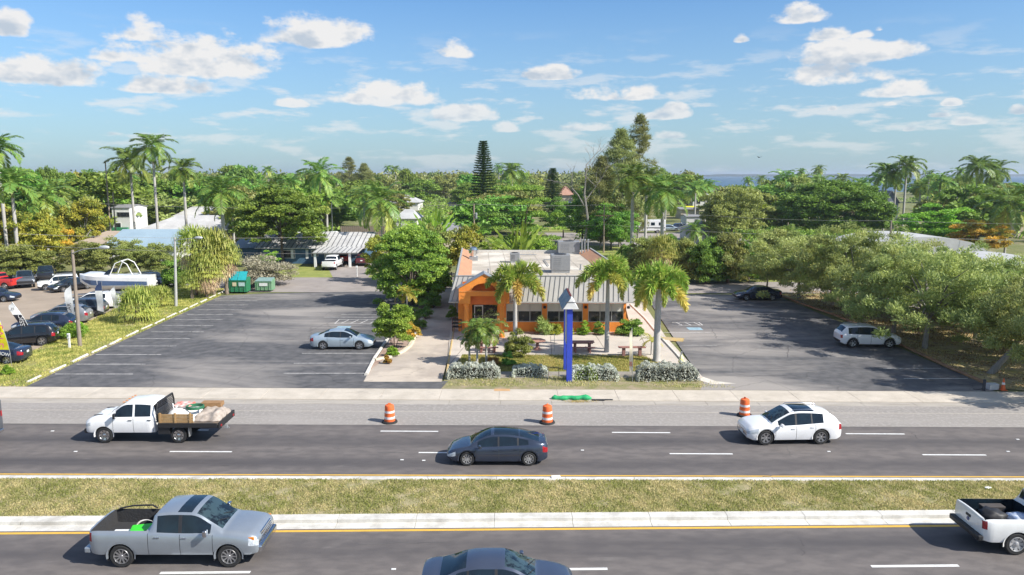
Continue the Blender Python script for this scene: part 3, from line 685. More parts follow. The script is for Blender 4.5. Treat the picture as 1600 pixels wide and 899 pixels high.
P_GREY = paint('grey', (.11,.12,.14), .4, .3); P_RED = paint('red', (.55,.025,.02)); P_DNAVY = paint('navy', (.02,.03,.06), .2, .22); P_MAROON = paint('maroon', (.12,.02,.03), .2)
P_PEARL = paint('pearl', (.72,.72,.70)); P_GUN = paint('gunmetal', (.06,.07,.085), .4, .25); P_STONE = paint('stone_silver', (.30,.31,.33), .5, .3)
STEELW = mat('painted_steel_wheel', (.5,.5,.5), .4, metal=.4)

# 1 silver crew-cab pickup, near carriageway, nose right
sp = pickup(sunroof=(cab_s:=.28, .95), handle=CHROME, mirrorm=CHROME, grille=CHROME, clad=0)
sp['keys'] = tuple(sp['keys'])+(.28,)
sp['sunroof'] = (.13, .62); sp['keys'] += (.13, .62)
g = G(273, 886.5)
f = sp['L']/2
silver_truck = make_vehicle('silver crew cab pickup with a sunroof and open dark bed, driving right', 'pickup truck', sp, P_SILVER, (g[0], g[1]+.95, 0), 0, name='pickup_truck', glass=GLASSL)
def on(root, mb, name, m, **k): return mb.build(name, m, root, **k)
mb = MB(); mb.cbox((-f-.08, 0, .60), (.22, 1.85, .20)); on(silver_truck, mb, 'rear_bumper', P_SILVER, bevel=.04)
mb = MB(); mb.cbox((f+.0, 0, .62), (.22, 1.72, .26)); on(silver_truck, mb, 'front_bumper', CHROME, bevel=.06)
mb = MB()
for k in range(4): mb.cbox((f+.02-.015*k, 0, .86+k*.075), (.05, 1.1, .035))
on(silver_truck, mb, 'grille', CHROME, bevel=.008)
for s in (1, -1):
    mb = MB(); mb.cbox((f-.22, s*.93, 1.04), (.2, .05, .1)); on(silver_truck, mb, 'turn_signal', LAMPO, bevel=.01)
    for x in (sp['wx'][1]+.5, sp['wx'][0]-.5):
        mb = MB(); mb.cbox((x-(.98 if x < 0 else 0)+(0 if x < 0 else -.02), s*.90, .42), (.02, .2, .34)); on(silver_truck, mb, 'mud_flap', BLACK)
def crate(name, label, cat, loc, d, m, rz=0, ridge=True):
    t = thing(name, label, cat, loc, rz)
    mb = MB(); x, y, z = d
    mb.add([(-x*.45,-y*.45,0),(x*.45,-y*.45,0),(x*.45,y*.45,0),(-x*.45,y*.45,0),(-x/2,-y/2,z*.8),(x/2,-y/2,z*.8),(x/2,y/2,z*.8),(-x/2,y/2,z*.8)], [(0,3,2,1),(4,5,6,7),(0,1,5,4),(1,2,6,5),(2,3,7,6),(3,0,4,7)])
    mb.build('box_body', m, t, bevel=.02)
    mb = MB(); mb.box(-x/2-.015, x/2+.015, -y/2-.015, y/2+.015, z*.8+.002, z); mb.build('lid', m, t, bevel=.015)
    return t
T = silver_truck.location
G_LIME = mat('lime_green_plastic', (.05,.62,.02), .4)
crate('storage_bin', 'bright green plastic bin lying in the bed of the silver pickup', 'storage bin', (T.x-1.33, T.y-.42, .785), (.62,.5,.42), G_LIME, .25)
crate('white_crate', 'small white crate beside the green bin in the silver pickup bed', 'crate', (T.x-1.98, T.y-.5, .785), (.55,.34,.3), WHITE, .03)
mb = MB(); mb.tube([(T.x-2.7,T.y+.83,1.33),(T.x-2.2,T.y+.86,1.43),(T.x-1.5,T.y+.86,1.45),(T.x-1.3,T.y+.82,1.36)], .03, 6); tag(mb.build('folded_strap', BLACK), 'black strap draped over the far rail of the silver pickup bed', 'strap')

# 2 white flatbed crew-cab truck
def flatbed():
    L = 3.5
    sp = dict(L=L, W=2.02, H=2.05, zb=.5, wr=.41, wx=(.80,), ww=.26, tip=.86, fr=.34, rw=.72,
      deck=[(-1.75,1.42),(.0,1.38),(.62,1.40),(1.2,1.37),(1.55,1.26),(1.75,1.10)],
      belt=[(-1.75,1.34),(.4,1.30),(1.0,1.25),(1.75,1.05)],
      roof=[(-1.75,1.44),(-1.72,1.6),(-1.66,1.93),(-1.56,2.02),(-.9,2.06),(-.35,2.04),(-.12,1.96),(.22,1.72),(.62,1.42)],
      ws=(-.16,.60), rwin=(-1.72,-1.67), sw=[(-.66,.22),(-1.56,-.76)], keys=(-.16,.60,-1.67,-.66,.22,-1.56,-.76),
      seams=(.32,-.71,-1.68), doors=[(-.71,.32),(-1.68,-.71)], mirror=.16, mirrorsize=1.7, mirrorm=BLACK, handle=BLACK, wstyle='steel', hl=.3, tl=0, hlk=(4,), chin=.0, grk=(3,4), blackpillar=False)
    gx = G(236, 692)
    t = make_vehicle('white crew cab flatbed work truck loaded with timber and tarps, driving left', 'flatbed truck', sp, P_WHITE, (gx[0]-1.5+.0, gx[1]+.92, 0), PI, name='flatbed_truck', rimm=CHROME)
    mb = MB()
    for s in (1, -1): mb.box(-4.9, -1.5, s*.42-.05, s*.42+.05, .62, .82)
    mb.box(-2.2, -1.95, -.42, .42, .66, .78); mb.box(-3.4, -3.1, -.42, .42, .66, .78)
    mb.build('chassis_frame', BLACK, t)
    rx = -2.95
    for s in (1, -1): wheel(t, rx, s*.87, .41, .26, s, 8, CHROME, style='steel')
    mb = MB(); mb.lathe([(.10,-.85),(.10,.85)], 10, (rx,0,.41), 'Y'); mb.build('axle', BLACK, t)
    mb = MB(); mb.box(-5.0, -1.98, -1.08, 1.08, .98, 1.08); mb.build('flat_deck', mat('deck_steel', (.12,.12,.12), .5, metal=.6, c2=(.3,.22,.15), scale=3), t, bevel=.01)
    mb = MB()
    for s in (1, -1): mb.box(-4.95, -2.0, s*1.085, s*1.085+s*.05, .86, 1.08); 
    mb.box(-5.06, -5.0, -1.08, 1.08, .78, 1.1); mb.build('deck_rail', BLACK, t)
    for s in (1, -1):
        mb = MB(); mb.box(-2.55, -1.95, *sorted((s*.7, s*1.05)), .48, .93); mb.build('toolbox', BLACK, t, bevel=.02)
    mb = MB()
    for y in (-.98, .98): mb.tube([(-1.93,y,1.08),(-1.93,y,1.75),(-1.93,y*.86,2.08)], .04, 6)
    mb.tube([(-1.93,-.85,2.08),(-1.93,.85,2.08)], .04, 6); mb.tube([(-1.93,-.98,1.2),(-1.93,.98,1.2)], .035, 6)
    for k in range(9): z = 1.3+k*.085; mb.box(-1.95, -1.91, -.85, .85, z, z+.035)
    mb.build('headache_rack', BLACK, t, smooth=40)
    for s in (1, -1):
        mb = MB(); mb.cbox((-3.5, s*.9, .6), (.03,.3,.5)); mb.tube([(-3.46,s*.9,.98),(-3.46,s*.9,.8)], .03, 5); mb.build('mud_flap', GALV, t)
        mb = MB(); mb.cbox((-5.07, s*.85, .9), (.03,.16,.1)); mb.build('taillight', LAMPR, t)
    mb = MB(); mb.cbox((-5.05,.2,.62),(.16,.2,.12)); mb.cbox((-5.12,.2,.56),(.2,.06,.05)); mb.build('tow_hitch', GALV, t)
    mb = MB(); mb.cbox((1.72,0,.62),(.2,1.86,.22)); mb.build('front_bumper', BLACK, t, bevel=.03)
    mb = MB(); mb.cbox((.95,-.0,1.418),(.62,.52,.07),0,.05); mb.build('hood_scoop', P_WHITE, t, bevel=.03)
    for s in (1, -1): mb = MB(); mb.cbox((1.2,s*.62,1.375),(.42,.10,.02),s*.1,.08); mb.build('hood_vent', BLACK, t)
    for k in range(5): mb = MB(); mb.cbox((-.12,-.6+k*.3,2.03),(.1,.07,.03)); mb.build('roof_marker_lamp', LAMPO, t)
    X, Y = t.location.x, t.location.y
    def W(x, y): return (X-x, Y-y)
    WOOD = mat('pine_timber', (.42,.27,.12), .7, c2=(.30,.18,.08), scale=4, mapping=(8,1,1)); OSB = mat('plywood_brown', (.33,.19,.09), .75, c2=(.25,.14,.06), scale=6)
    rr = random.Random(3)
    mb = MB()
    for i, (yo, zo) in enumerate(((1.0,1.09),(1.0,1.24),(1.0,1.39))):
        a = W(-2.0, yo); mb.box(a[0], a[0]+1.75, a[1]-.045, a[1]+.0, zo, zo+.13)
    for i in range(3): a = W(-2.05-.75*i, 1.05); mb.box(a[0], a[0]+.09, a[1]-.03, a[1]+.06, 1.08, 1.58)
    tag(mb.build('timber_side_board', WOOD), 'pale timber side boards standing along the near edge of the flatbed', 'side boards')
    a = W(-3.5, -.55); mb = MB(); mb.box(a[0], a[0]+1.05, a[1]-.0, a[1]+.5, 1.42, 1.62); mb.box(a[0]+.05, a[0]+.25, a[1]+.1,a[1]+.4,1.08,1.42); mb.box(a[0]+.8, a[0]+1., a[1]+.1,a[1]+.4,1.08,1.42)
    tag(mb.build('plywood_box', OSB), 'brown plywood box at the far side of the flatbed load', 'wooden box')
    def cloth(name, label, cat, x0, x1, y0, y1, z, amp, m, seed, base=1.085):
        n, q = 16, 12; r = np.random.RandomState(seed); mb = MB(); P = []
        ph = r.rand(6)*6
        for i in range(n+1):
            for j in range(q+1):
                u, v = i/n, j/q; e = min(u, 1-u, v, 1-v)
                zz = z*(min(e*5, 1))**.5*(.7+.3*math.sin(ph[0]+u*5)*math.sin(ph[1]+v*4))+amp*math.sin(u*19+ph[2]+3*v)*math.cos(v*15+ph[3])
                P.append((x0+(x1-x0)*u+.03*math.sin(v*17), y0+(y1-y0)*v+.03*math.sin(u*14), base+max(zz, .0)))
        mb.add(P, [(i*(q+1)+j, (i+1)*(q+1)+j, (i+1)*(q+1)+j+1, i*(q+1)+j+1) for i in range(n) for j in range(q)])
        return tag(mb.build(name, m, smooth=50), label, cat)
    a, b = W(-2.1, .85), W(-3.7, -.6)
    cloth('white_tarp', 'crumpled white tarp heaped behind the cab of the flatbed truck', 'tarp', a[0], b[0], a[1], b[1], .62, .06, mat('tarp_white', (.72,.70,.67), .7), 1)
    a, b = W(-2.35, .2), W(-3.3, -.5)
    cloth('red_rag_bundle', 'red rags lying on the white tarp on the flatbed', 'rags', a[0], b[0], a[1], b[1], .12, .05, mat('red_rag', (.55,.05,.03), .8, c2=(.7,.65,.6), scale=3), 2, 1.66)
    a, b = W(-3.6, .8), W(-4.95, -.95)
    cloth('faded_tarp', 'faded pinkish canvas tarp covering the tail of the flatbed load', 'tarp', a[0], b[0], a[1], b[1], .5, .04, mat('tarp_faded', (.44,.38,.33), .8, c2=(.28,.23,.19), scale=5), 4)
    mb = MB(); a = W(-3.55, .25)
    pts = [(a[0]+.42*math.cos(t*.5)*(1+.05*math.sin(t)), a[1]+.36*math.sin(t*.5), 1.60+.0022*t) for t in range(0, 60)]
    mb.tube(pts, .035, 6); tag(mb.build('green_hose', mat('hose_green', (.03,.16,.08), .5), smooth=60), 'coiled dark green hose on top of the flatbed load', 'hose')
    mb = MB(); a = W(-2.25,.6); mb.tube([(a[0],a[1],1.1),(a[0]+.45,a[1]+.3,1.75)], .035, 6); mb.tube([(a[0]+.5,a[1]-.1,1.1),(a[0]+.1,a[1]+.5,1.8)], .03, 6)
    tag(mb.build('loose_poles', WHITE, smooth=60), 'white poles leaning behind the cab rack of the flatbed', 'poles')
    return t
flatbed()

# 3 slate fastback sedan
sp = dict(FASTBACK, handle=P_NAVY)
g = G(777, 728)
car3 = make_vehicle('dark slate blue fastback sedan with a glass roof, driving left beside the median', 'sedan', sp, P_NAVY, (g[0], g[1]+.86, 0), PI, name='fastback_sedan', rimm=mat('pale_rim', (.6,.6,.6), .35, metal=.7))
# 4 white crossover
sp = dict(CROSS, grille=CHROME, plate_f=.5)
g = G(1239, 695)
make_vehicle('white crossover with a dark glass roof panel, driving left in the far lanes', 'crossover', sp, P_WHITE, (g[0]+.05, g[1]+.88, 0), PI+.045, name='crossover_car', glass=GLASSL)
# 5 blue grey sedan cropped by the lower edge
g = G(770, 906)
sp = dict(SEDAN, L=4.75, mirrorm=P_BLUEG, spokes=8)
make_vehicle('dark blue grey sedan driving right at the lower edge of the view', 'sedan', sp, P_BLUEG, (g[0]+.2, G(770,893)[1]-1.75, 0), 0, name='sedan_car', glass=GLASSL, rimm=ALU)
# 6 white pickup at the right edge
sp = pickup(L=5.9, cabrear=-.75, handle=BLACK, wstyle='steel', spokes=8, tl=.17, tlk=(4,5), grille=BLACK)
sp['H'] = 1.93
gl = G(1488, 862); 
wt = make_vehicle('white pickup with a cluttered open bed, cut by the right edge', 'pickup truck', sp, P_PEARL, (G(1577,868)[0]+2.0, G(1577,868)[1]+.95, 0), -.02, name='pickup_truck', rimm=STEELW)
mb = MB(); mb.cbox((-2.95-.06, 0, .60), (.2, 1.9, .2)); mb.build('rear_bumper', BLACK, wt, bevel=.04)
mb = MB(); mb.cbox((-2.962,0,1.07),(.02,.30,.10)); mb.build('tailgate_handle', BLACK, wt, bevel=.01)
mb = MB(); mb.lathe([(.07,-2.975),(.07,-2.955)], 16, (0,0,.93), 'X'); mb.build('tailgate_badge', mat('badge_blue', (.02,.05,.2), .3), wt)
T = wt.location
def bag(name, label, cat, c, r, m, seed):
    bm = bmesh.new(); bmesh.ops.create_icosphere(bm, subdivisions=3, radius=1)
    rr = np.random.RandomState(seed); ph = rr.rand(9)*6
    for v in bm.verts:
        p = v.co; k = 1+.12*math.sin(p.x*7+ph[0])*math.sin(p.y*6+ph[1])+.07*math.sin(p.z*11+ph[2]+p.x*5)
        v.co = Vector((c[0]+p.x*r[0]*k, c[1]+p.y*r[1]*k, max(c[2]+p.z*r[2]*k, c[2]-r[2]*.7)))
    me = bpy.data.meshes.new(name); bm.to_mesh(me); bm.free(); me.materials.append(m); me.shade_smooth()
    o = bpy.data.objects.new(name, me); COL.objects.link(o); return tag(o, label, cat)
bag('rubbish_bag', 'black rubbish bag in the bed of the white pickup', 'bag', (T.x-2.05, T.y+.15, 1.0), (.5,.42,.27), BLACK, 1)
bag('plastic_bag', 'translucent blue and white plastic bag in the white pickup bed', 'bag', (T.x-1.2, T.y-.1, .96), (.45,.42,.22), mat('blue_film', (.2,.3,.5), .25, c2=(.7,.72,.75), scale=6), 2)
crate('white_box', 'small white box beside the black bag in the white pickup bed', 'box', (T.x-1.75, T.y-.48, .785), (.38,.28,.18), WHITE, .3)
crate('cardboard_box', 'dark carton against the far side of the white pickup bed', 'box', (T.x-1.75, T.y+.62, .785), (.8,.3,.4), mat('dark_carton', (.07,.06,.055), .8), 0)
# 7 tail of a dark box trailer / van at the left edge
def dark_van():
    g = (G(9,684)[0], G(6,706)[1]); t = thing('enclosed_trailer', 'dark grey trailer tail with a white plate, cut by the left edge', 'trailer', (g[0]-.02, g[1], 0), 0)
    mb = MB(); mb.box(-4.2, 0, 0, 2.0, .55, 2.05); mb.build('trailer_body', P_GREY, t, bevel=.05)
    mb = MB(); mb.box(-4.1, .04, .05, 1.95, .38, .548); mb.build('rear_bumper', CHROME, t, bevel=.03)
    mb = MB(); mb.cbox((.012,.35,.85),(.02,.3,.16)); mb.build('licence_plate', WHITE, t)
    for yb in (1.5, .5): mb = MB(); mb.cbox((.03,yb,1.2),(.05,.13,.9)); mb.build('door_bar', BLACK, t)
    for s in (0.12, 1.88):
        mb = MB(); mb.cbox((.012,s,1.35),(.02,.1,.28)); mb.build('taillight', LAMPR, t)
    for x in (-1.2,-2.1):
        for y, sd in ((.13,-1),(1.87,1)): wheel(t, x, y, .34, .22, sd, 8, STEELW, style='steel')
dark_van()
# 8 ice silver sedan in the left lot
g = G(533, 548); s8 = dict(SEDAN, spokes=5, plate_r=.85)
make_vehicle('pale silver blue sedan parked nose right in the left lot by the planted island', 'sedan', s8, P_ICE, (g[0]+.0, g[1]+.88, .06), 0, name='sedan_car', rimm=ALU)
# 9 white SUV in the right lot
g = G(1362, 545); s9 = dict(SUV, L=4.65, fr=.4, tl=.16, clad=1, spokes=5)
make_vehicle('white parked SUV with roof rails under the trees of the right lot', 'SUV', s9, P_WHITE, (g[0], g[1]+.9, .06), -.05, name='suv_car', rimm=ALU)
# 10 dark sedan at the back of the right lot
g = G(1187, 471)
make_vehicle('dark navy sedan parked in tree shade at the back of the right lot', 'sedan', dict(SEDAN, L=4.9), P_DNAVY, (g[0], g[1]+.9, .06), PI-.02, name='sedan_car')
# dealer's lot
DG = 'vehicles standing in the dealer lot'
def lotcar(px, py, ang, sp, pm, label, cat='car', nm='parked_car', **k):
    g = G(px, py); sp = dict(sp, detail=0)
    return make_vehicle(label, cat, sp, pm, (g[0], g[1], .022), R(ang), name=nm, group=DG, **k)
lotcar(40, 539, 196, SUV, P_BLACK, 'black SUV with its tail to the verge, just left of the lettered black flag', 'SUV', 'suv_car')
lotcar(72, 519, 190, dict(CROSS, rails=(-1.6,.1)), P_DNAVY, 'dark navy crossover between the black SUV and the grey wagon', 'crossover', 'crossover_car')
lotcar(98, 505, 190, dict(CROSS, W=1.85), P_STONE, 'stone grey crossover with bright red tail lamps in the verge row', 'crossover', 'crossover_car')
lotcar(126, 494, 192, SUV, P_GUN, 'gunmetal SUV standing behind the wooden lamp post', 'SUV', 'suv_car')
lotcar(146, 482, 192, CROSS, P_WHITE, 'white crossover in the verge row beside the plain white flag', 'crossover', 'crossover_car')
lotcar(-12, 567, 188, SEDAN, P_DNAVY, 'navy car behind the yellow flag, cut by the left edge', 'sedan', 'sedan_car')
lotcar(-8, 471, 4, SEDAN, P_DNAVY, 'dark navy sedan facing right, cut by the left edge of the dealer lot', 'sedan', 'sedan_car')
lotcar(-4, 451, 172, pickup(L=5.7, tl=.2), P_RED, 'bright red pickup at the left edge of the dealer lot', 'pickup truck', 'pickup_truck')
lotcar(40, 447, -58, pickup(L=5.6), P_GREY, 'grey pickup facing out beside the red one', 'pickup truck', 'pickup_truck')
lotcar(73, 438, -62, pickup(L=5.5), P_BLACK, 'black pickup behind the boxy white four by four', 'pickup truck', 'pickup_truck')
lotcar(92, 452, -150, BOXY, P_WHITE, 'boxy white four by four with white bonnet in the dealer lot', 'SUV', 'suv_car')
lotcar(112, 454, -120, SEDAN, P_BLACK, 'small black car hidden behind the wooden lamp post', 'car', 'parked_car')
lotcar(206, 453, -8, pickup(L=5.6), P_WHITE, 'white pickup parked beyond the boat in the dealer lot', 'pickup truck', 'pickup_truck')
lotcar(240, 447, -20, SUV, P_DNAVY, 'dark SUV beyond the fan palms at the back of the dealer lot', 'SUV', 'suv_car')
lotcar(190, 467, 178, SEDAN, P_WHITE, 'white sedan with red lamps between the boat and the fan palms', 'sedan', 'sedan_car')
HG = 'vehicles at the blue house'
def housecar(px, py, ang, sp, pm, label, cat, nm):
    g = G(px, py); return make_vehicle(label, cat, dict(sp, detail=0), pm, (g[0], g[1], .04), R(ang), name=nm, group=HG)
housecar(520, 420, 90, pickup(L=5.6, spokes=8), P_WHITE, 'white pickup seen from behind on the driveway of the blue house', 'pickup truck', 'pickup_truck')
housecar(541, 411, 90, SUV, P_RED, 'red SUV standing in the shade of the carport', 'SUV', 'suv_car')
housecar(567, 414, 96, SUV, P_MAROON, 'maroon SUV beside the carport under the bushes', 'SUV', 'suv_car')
FG = 'vehicles parked on the far driveways'
for px, py, ang, s, pm, lb, ct, nm in ((895,358,176,SUV,P_WHITE,'white SUV on the far lawn behind the restaurant','SUV','suv_car'),
    (906,361,170,pickup(L=5.5),P_GREY,'grey pickup beside the white SUV on the far lawn','pickup truck','pickup_truck'),
    (1018,352,0,SEDAN,P_WHITE,'white sedan parked behind the motorhome','sedan','sedan_car'),
    (1046,361,0,SEDAN,P_ICE,'silver sedan right of the motorhome','sedan','sedan_car'),
    (1066,360,6,SUV,P_DNAVY,'dark SUV next to the small white shed','SUV','suv_car'),
    (979,351,0,SUV,P_WHITE,'white SUV left of the motorhome behind palms','SUV','suv_car')):
    g = G(px, py); make_vehicle(lb, ct, dict(s, detail=0), pm, (g[0], g[1], .03), R(ang), name=nm, group=FG)
# ------------------------------------------------------------------ restaurant
ORANGE = mat('orange_stucco', (.88,.30,.04), .8, c2=(.74,.235,.04), scale=1.1, detail=9, bump=.15, bscale=25)
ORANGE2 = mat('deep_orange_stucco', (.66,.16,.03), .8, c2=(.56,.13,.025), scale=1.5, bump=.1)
STANDSEAM = mat('pale_metal_roofing', (.47,.45,.41), .5, metal=.05, c2=(.40,.38,.35), scale=.5, detail=6)
SEAM = mat('roof_seam_grey', (.16,.16,.165), .5, metal=.2)
TPO = mat('flat_roof_membrane', (.50,.44,.36), .85, c2=(.36,.32,.26), scale=.45, detail=9, c3=(.60,.55,.47), s3=.22)
TERRA = mat('bare_parapet_backing', (.48,.25,.14), .85, c2=(.40,.21,.12), scale=2, mapping=(1,.2,1))
DARKIN = mat('dark_interior_glass', (.02,.024,.028), .12, spec=.6, c2=(.09,.08,.07), scale=2.6, lo=.55, hi=.62)
SHADE = mat('roller_shade', (.58,.60,.55), .8, c2=(.52,.54,.49), scale=1)
ACG = mat('air_unit_grey', (.28,.285,.29), .6, metal=.2, c2=(.23,.235,.24), scale=3)
U_ = (1.0, -.010); V_ = (-.0445, 1.0)
O_ = A(701, 471, 63.0)
def B(p):                                   # building frame: u along the front, v into the depth
    return (O_[0]+p[0]*U_[0]+p[1]*V_[0], O_[1]+p[0]*U_[1]+p[1]*V_[1], p[2])
BW = 15.4; BD = 26.0; EV = 2.95; TP = 5.0; DK = 4.45
rest = thing('restaurant', 'single storey orange restaurant with pale metal mansard roof and gabled entrance porch', 'restaurant', (0,0,0))
wi = .75                                    # wall inset below the eaves
mb = MB(); mb.box(wi, BW-.35, 1.5, 1.8, .1, .95)           # parapet wall below the windows
mb.box(wi, BW-.35, 1.5, 1.8, 2.55, EV+.02)
def ux(px, py=490): return (A(px, py, 64.5)[0]-O_[0])+.06
wins = [(ux(791), ux(847)), (ux(855), ux(910.5)), (ux(919), ux(974))]
edges = [ux(737)]; prev = None
piers = [(wi, ux(738)), (ux(777), ux(791)), (ux(847), ux(855)), (ux(910.5), ux(919)), (ux(974), BW-.35)]
for a, b in piers: mb.box(a, b, 1.5, 1.8, .951, 2.549)
mb.box(wi, wi+.3, 1.801, BD-.5, .1, EV+.02); mb.box(BW-.65, BW-.35, 1.801, BD-.5, .1, EV+.02); mb.box(wi, BW-.35, BD-.499, BD-.2, .1, EV+.02)
mb.build('wall', ORANGE, rest, xf=B)
mb = MB(); mb.box(wi-.04, BW-.31, 1.44, 1.497, 2.60, EV); mb.build('fascia_band', ORANGE2 if False else mat('burnt_orange_band', (.55,.13,.03), .8), rest, xf=B)
for a, b in wins:
    mb = MB(); t = .05; n = 3
    mb.box(a, b, 1.52, 1.60, .952, 1.01); mb.box(a, b, 1.52, 1.60, 2.49, 2.548)
    for k in range(n+1): x = a+(b-a-t)*k/n; mb.box(x, x+t, 1.522, 1.598, 1.011, 2.489)
    wf = mb.build('window', ALU if False else mat('window_frame_silver', (.5,.5,.47), .4, metal=.5), rest, xf=B)
    mb = MB(); mb.box(a+.02, b-.02, 1.60, 1.62, .96, 1.86); mb.build('pane', DARKIN, wf, xf=B)
    mb = MB(); mb.box(a+.02, b-.02, 1.601, 1.625, 1.862, 2.54); mb.build('shade', SHADE, wf, xf=B)
mb = MB(); mb.box(ux(741), ux(777), 1.52, 1.6, .952, 2.54); mb.build('pane', DARKIN, rest, xf=B)
mb = MB(); a, b = ux(741), ux(755)
for x in (a, b-.08): mb.box(x, x+.08, 1.44, 1.518, .1, 2.4)
mb.box(a+.081, b-.081, 1.44, 1.518, 2.3, 2.4); mb.box(a+.081, b-.081, 1.44, 1.518, .12, .4); mb.build('door', WHITE, rest, xf=B)
for x in (ux(851), ux(914.6), ux(981)):
    mb = MB(); mb.lathe([(.06,-.12),(.13,-.1),(.13,.08),(.05,.12)], 12, (x, 1.37, 2.25)); mb.build('wall_lamp', BLACK, rest, xf=B, smooth=40)
# mansard: four sloping metal faces with standing seams (each its own part), ridge trim, inner backing, flat deck
def quadpart(name, P, m, parent=rest, th=.06):
    a = [Vector(B(p)) for p in P]; n = (a[1]-a[0]).cross(a[2]-a[0]).normalized()*th
    mb = MB(); mb.add([tuple(p) for p in a]+[tuple(p-n) for p in a], [(0,1,2,3),(7,6,5,4),(0,4,5,1),(1,5,6,2),(2,6,7,3),(3,7,4,0)])
    return mb.build(name, m, parent)
Fr = [(0,0,EV),(BW-.0,0,EV),(BW-.35+.0,.75,TP),(.65,.75,TP)]
ru0, ru1 = .62, BW+.05
fp = quadpart('mansard_front', [(0,0,EV),(BW,0,EV),(ru1,.75,TP),(ru0,.75,TP)], STANDSEAM)
mb = MB(); k = 0
x = .25
while x < BW-.1:
    f = x/BW; xt = ru0+(ru1-ru0)*f
    mb.add([(x-.025,-.035,EV),(x+.025,-.035,EV),(xt+.025,.715,TP),(xt-.025,.715,TP),(x-.025,.0,EV),(x+.025,.0,EV),(xt+.025,.75,TP),(xt-.025,.75,TP)], [(0,1,2,3),(0,4,5,1),(1,5,6,2),(3,7,4,0)])
    x += .42
mb.build('standing_seams', SEAM, fp, xf=B)
quadpart('mansard_left', [(0,BD,EV),(0,.002,EV),(ru0,.752,TP),(ru0,BD-.75,TP)], STANDSEAM)
quadpart('mansard_right', [(BW,.002,EV),(BW,BD,EV),(ru1,BD-.75,TP),(ru1,.752,TP)], STANDSEAM)
mb = MB(); mb.box(ru0-.03, ru1+.03, .70, .86, TP+.002, TP+.05); mb.box(ru0-.03, ru0+.14, .861, BD-.7, TP+.002, TP+.05); mb.box(ru1-.14, ru1+.03, .861, BD-.7, TP+.002, TP+.05)
mb.build('ridge_trim', mat('trim_grey', (.38,.38,.37), .5), rest, xf=B)
quadpart('parapet_backing', [(ru0+.14,.9,TP-.02),(ru0+1.25,.9,DK+.02),(ru0+1.25,BD-.7,DK+.02),(ru0+.14,BD-.7,TP-.02)], TERRA)
quadpart('parapet_backing', [(ru1-1.45,.9,DK+.02),(ru1-.14,.9,TP-.02),(ru1-.14,BD-.7,TP-.02),(ru1-1.45,BD-.7,DK+.02)], TERRA)
mb = MB(); mb.box(ru0+.3, ru1-.3, .9, BD-.6, DK-.15, DK); mb.build('flat_roof', TPO, rest, xf=B)
mb = MB(); mb.box(ru0+.3, ru1-.3, BD-.6, BD-.3, DK-.1, DK+.3); mb.build('rear_parapet', mat('parapet_white', (.6,.57,.52), .8), rest, xf=B)
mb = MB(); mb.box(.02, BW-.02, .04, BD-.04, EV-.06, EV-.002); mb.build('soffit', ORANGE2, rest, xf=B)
# porch
pu0, pu1 = (A(716,472,61.9)[0]-O_[0]), (A(795,472,61.9)[0]-O_[0]); pv = -1.1
zb_, zs_, za_ = 2.95, A(716,450,61.9)[2], A(755,427.5,61.9)[2]; pc = (pu0+pu1)/2
porch = None
def arch_gable():
    n = 14; mb = MB(); ar = (A(775,455,61.9)[0]-A(737,455,61.9)[0])/2; az = A(756,455,61.9)[2]; ah = A(756,443,61.9)[2]-az
    ap = [(pc-.02+ar*math.cos(PI-PI*k/n), az+ah*math.sin(PI*k/n)) for k in range(n+1)]
    y0, y1 = pv, pv+.25
    # outline split in strips between the arch and the gable edge
    def top(x): return zs_+(za_-zs_)*(1-abs(x-pc)/((pu1-pu0)/2))
    def strip(x0, x1, b0, b1):
        mb.add([(x0,y0,b0),(x1,y0,b1),(x1,y0,top(x1)),(x0,y0,top(x0)),(x0,y1,b0),(x1,y1,b1),(x1,y1,top(x1)),(x0,y1,top(x0))], [(0,1,2,3),(7,6,5,4),(0,4,5,1),(3,2,6,7)])
    strip(pu0, ap[0][0], az, az); strip(ap[-1][0], pu1, az, az)
    for (xa, za), (xb, zb2) in zip(ap, ap[1:]): strip(xa, xb, za, zb2)
    mb.box(pu0, pu1, y0, y1, az-.42, az-.001)
    mb.box(pu0, pu0+.95, y0+.0, y1, zb_, az-.421); mb.box(pu1-.95, pu1, y0, y1, zb_, az-.421)
    g = mb.build('porch_gable', ORANGE, rest, xf=B)
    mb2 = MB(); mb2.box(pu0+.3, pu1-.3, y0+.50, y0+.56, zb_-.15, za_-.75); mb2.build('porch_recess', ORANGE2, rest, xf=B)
    mb2 = MB(); mb2.box(pu0, pu1, y0-.03, y0-.002, az-.06, az); mb2.build('porch_moulding', mat('pale_orange', (.8,.32,.08), .7), rest, xf=B)
    for sx, e in ((pu0, -1), (pu1, 1)):
        P = [(sx, pv-.08, zs_), (pc, pv-.08, za_), (pc, .55, za_), (sx, .35, zs_)]
        if e > 0: P = P[::-1]
        quadpart('porch_roof', [(p[0]+(e*.12 if p[0] == sx else 0), p[1], p[2]+(.04 if p[0] != sx else -.02)) for p in P], mat('porch_roof_grey', (.27,.29,.31), .5))
    for sx in (pu0, pu1-.25):
        mb2 = MB(); mb2.box(sx, sx+.25, pv+.251, .4, zb_, zs_-.03); mb2.build('porch_beam', ORANGE, rest, xf=B)
arch_gable()
for px in (728.5, 783.5):
    u = A(px, 500, 62.1)[0]-O_[0]; mb = MB()
    mb.lathe([(.24,.1),(.24,.35),(.19,.4),(.185,2.7),(.27,2.78),(.27,2.95)], 20, (u, pv+.28, 0)); mb.build('porch_column', ORANGE, rest, xf=B, smooth=40)
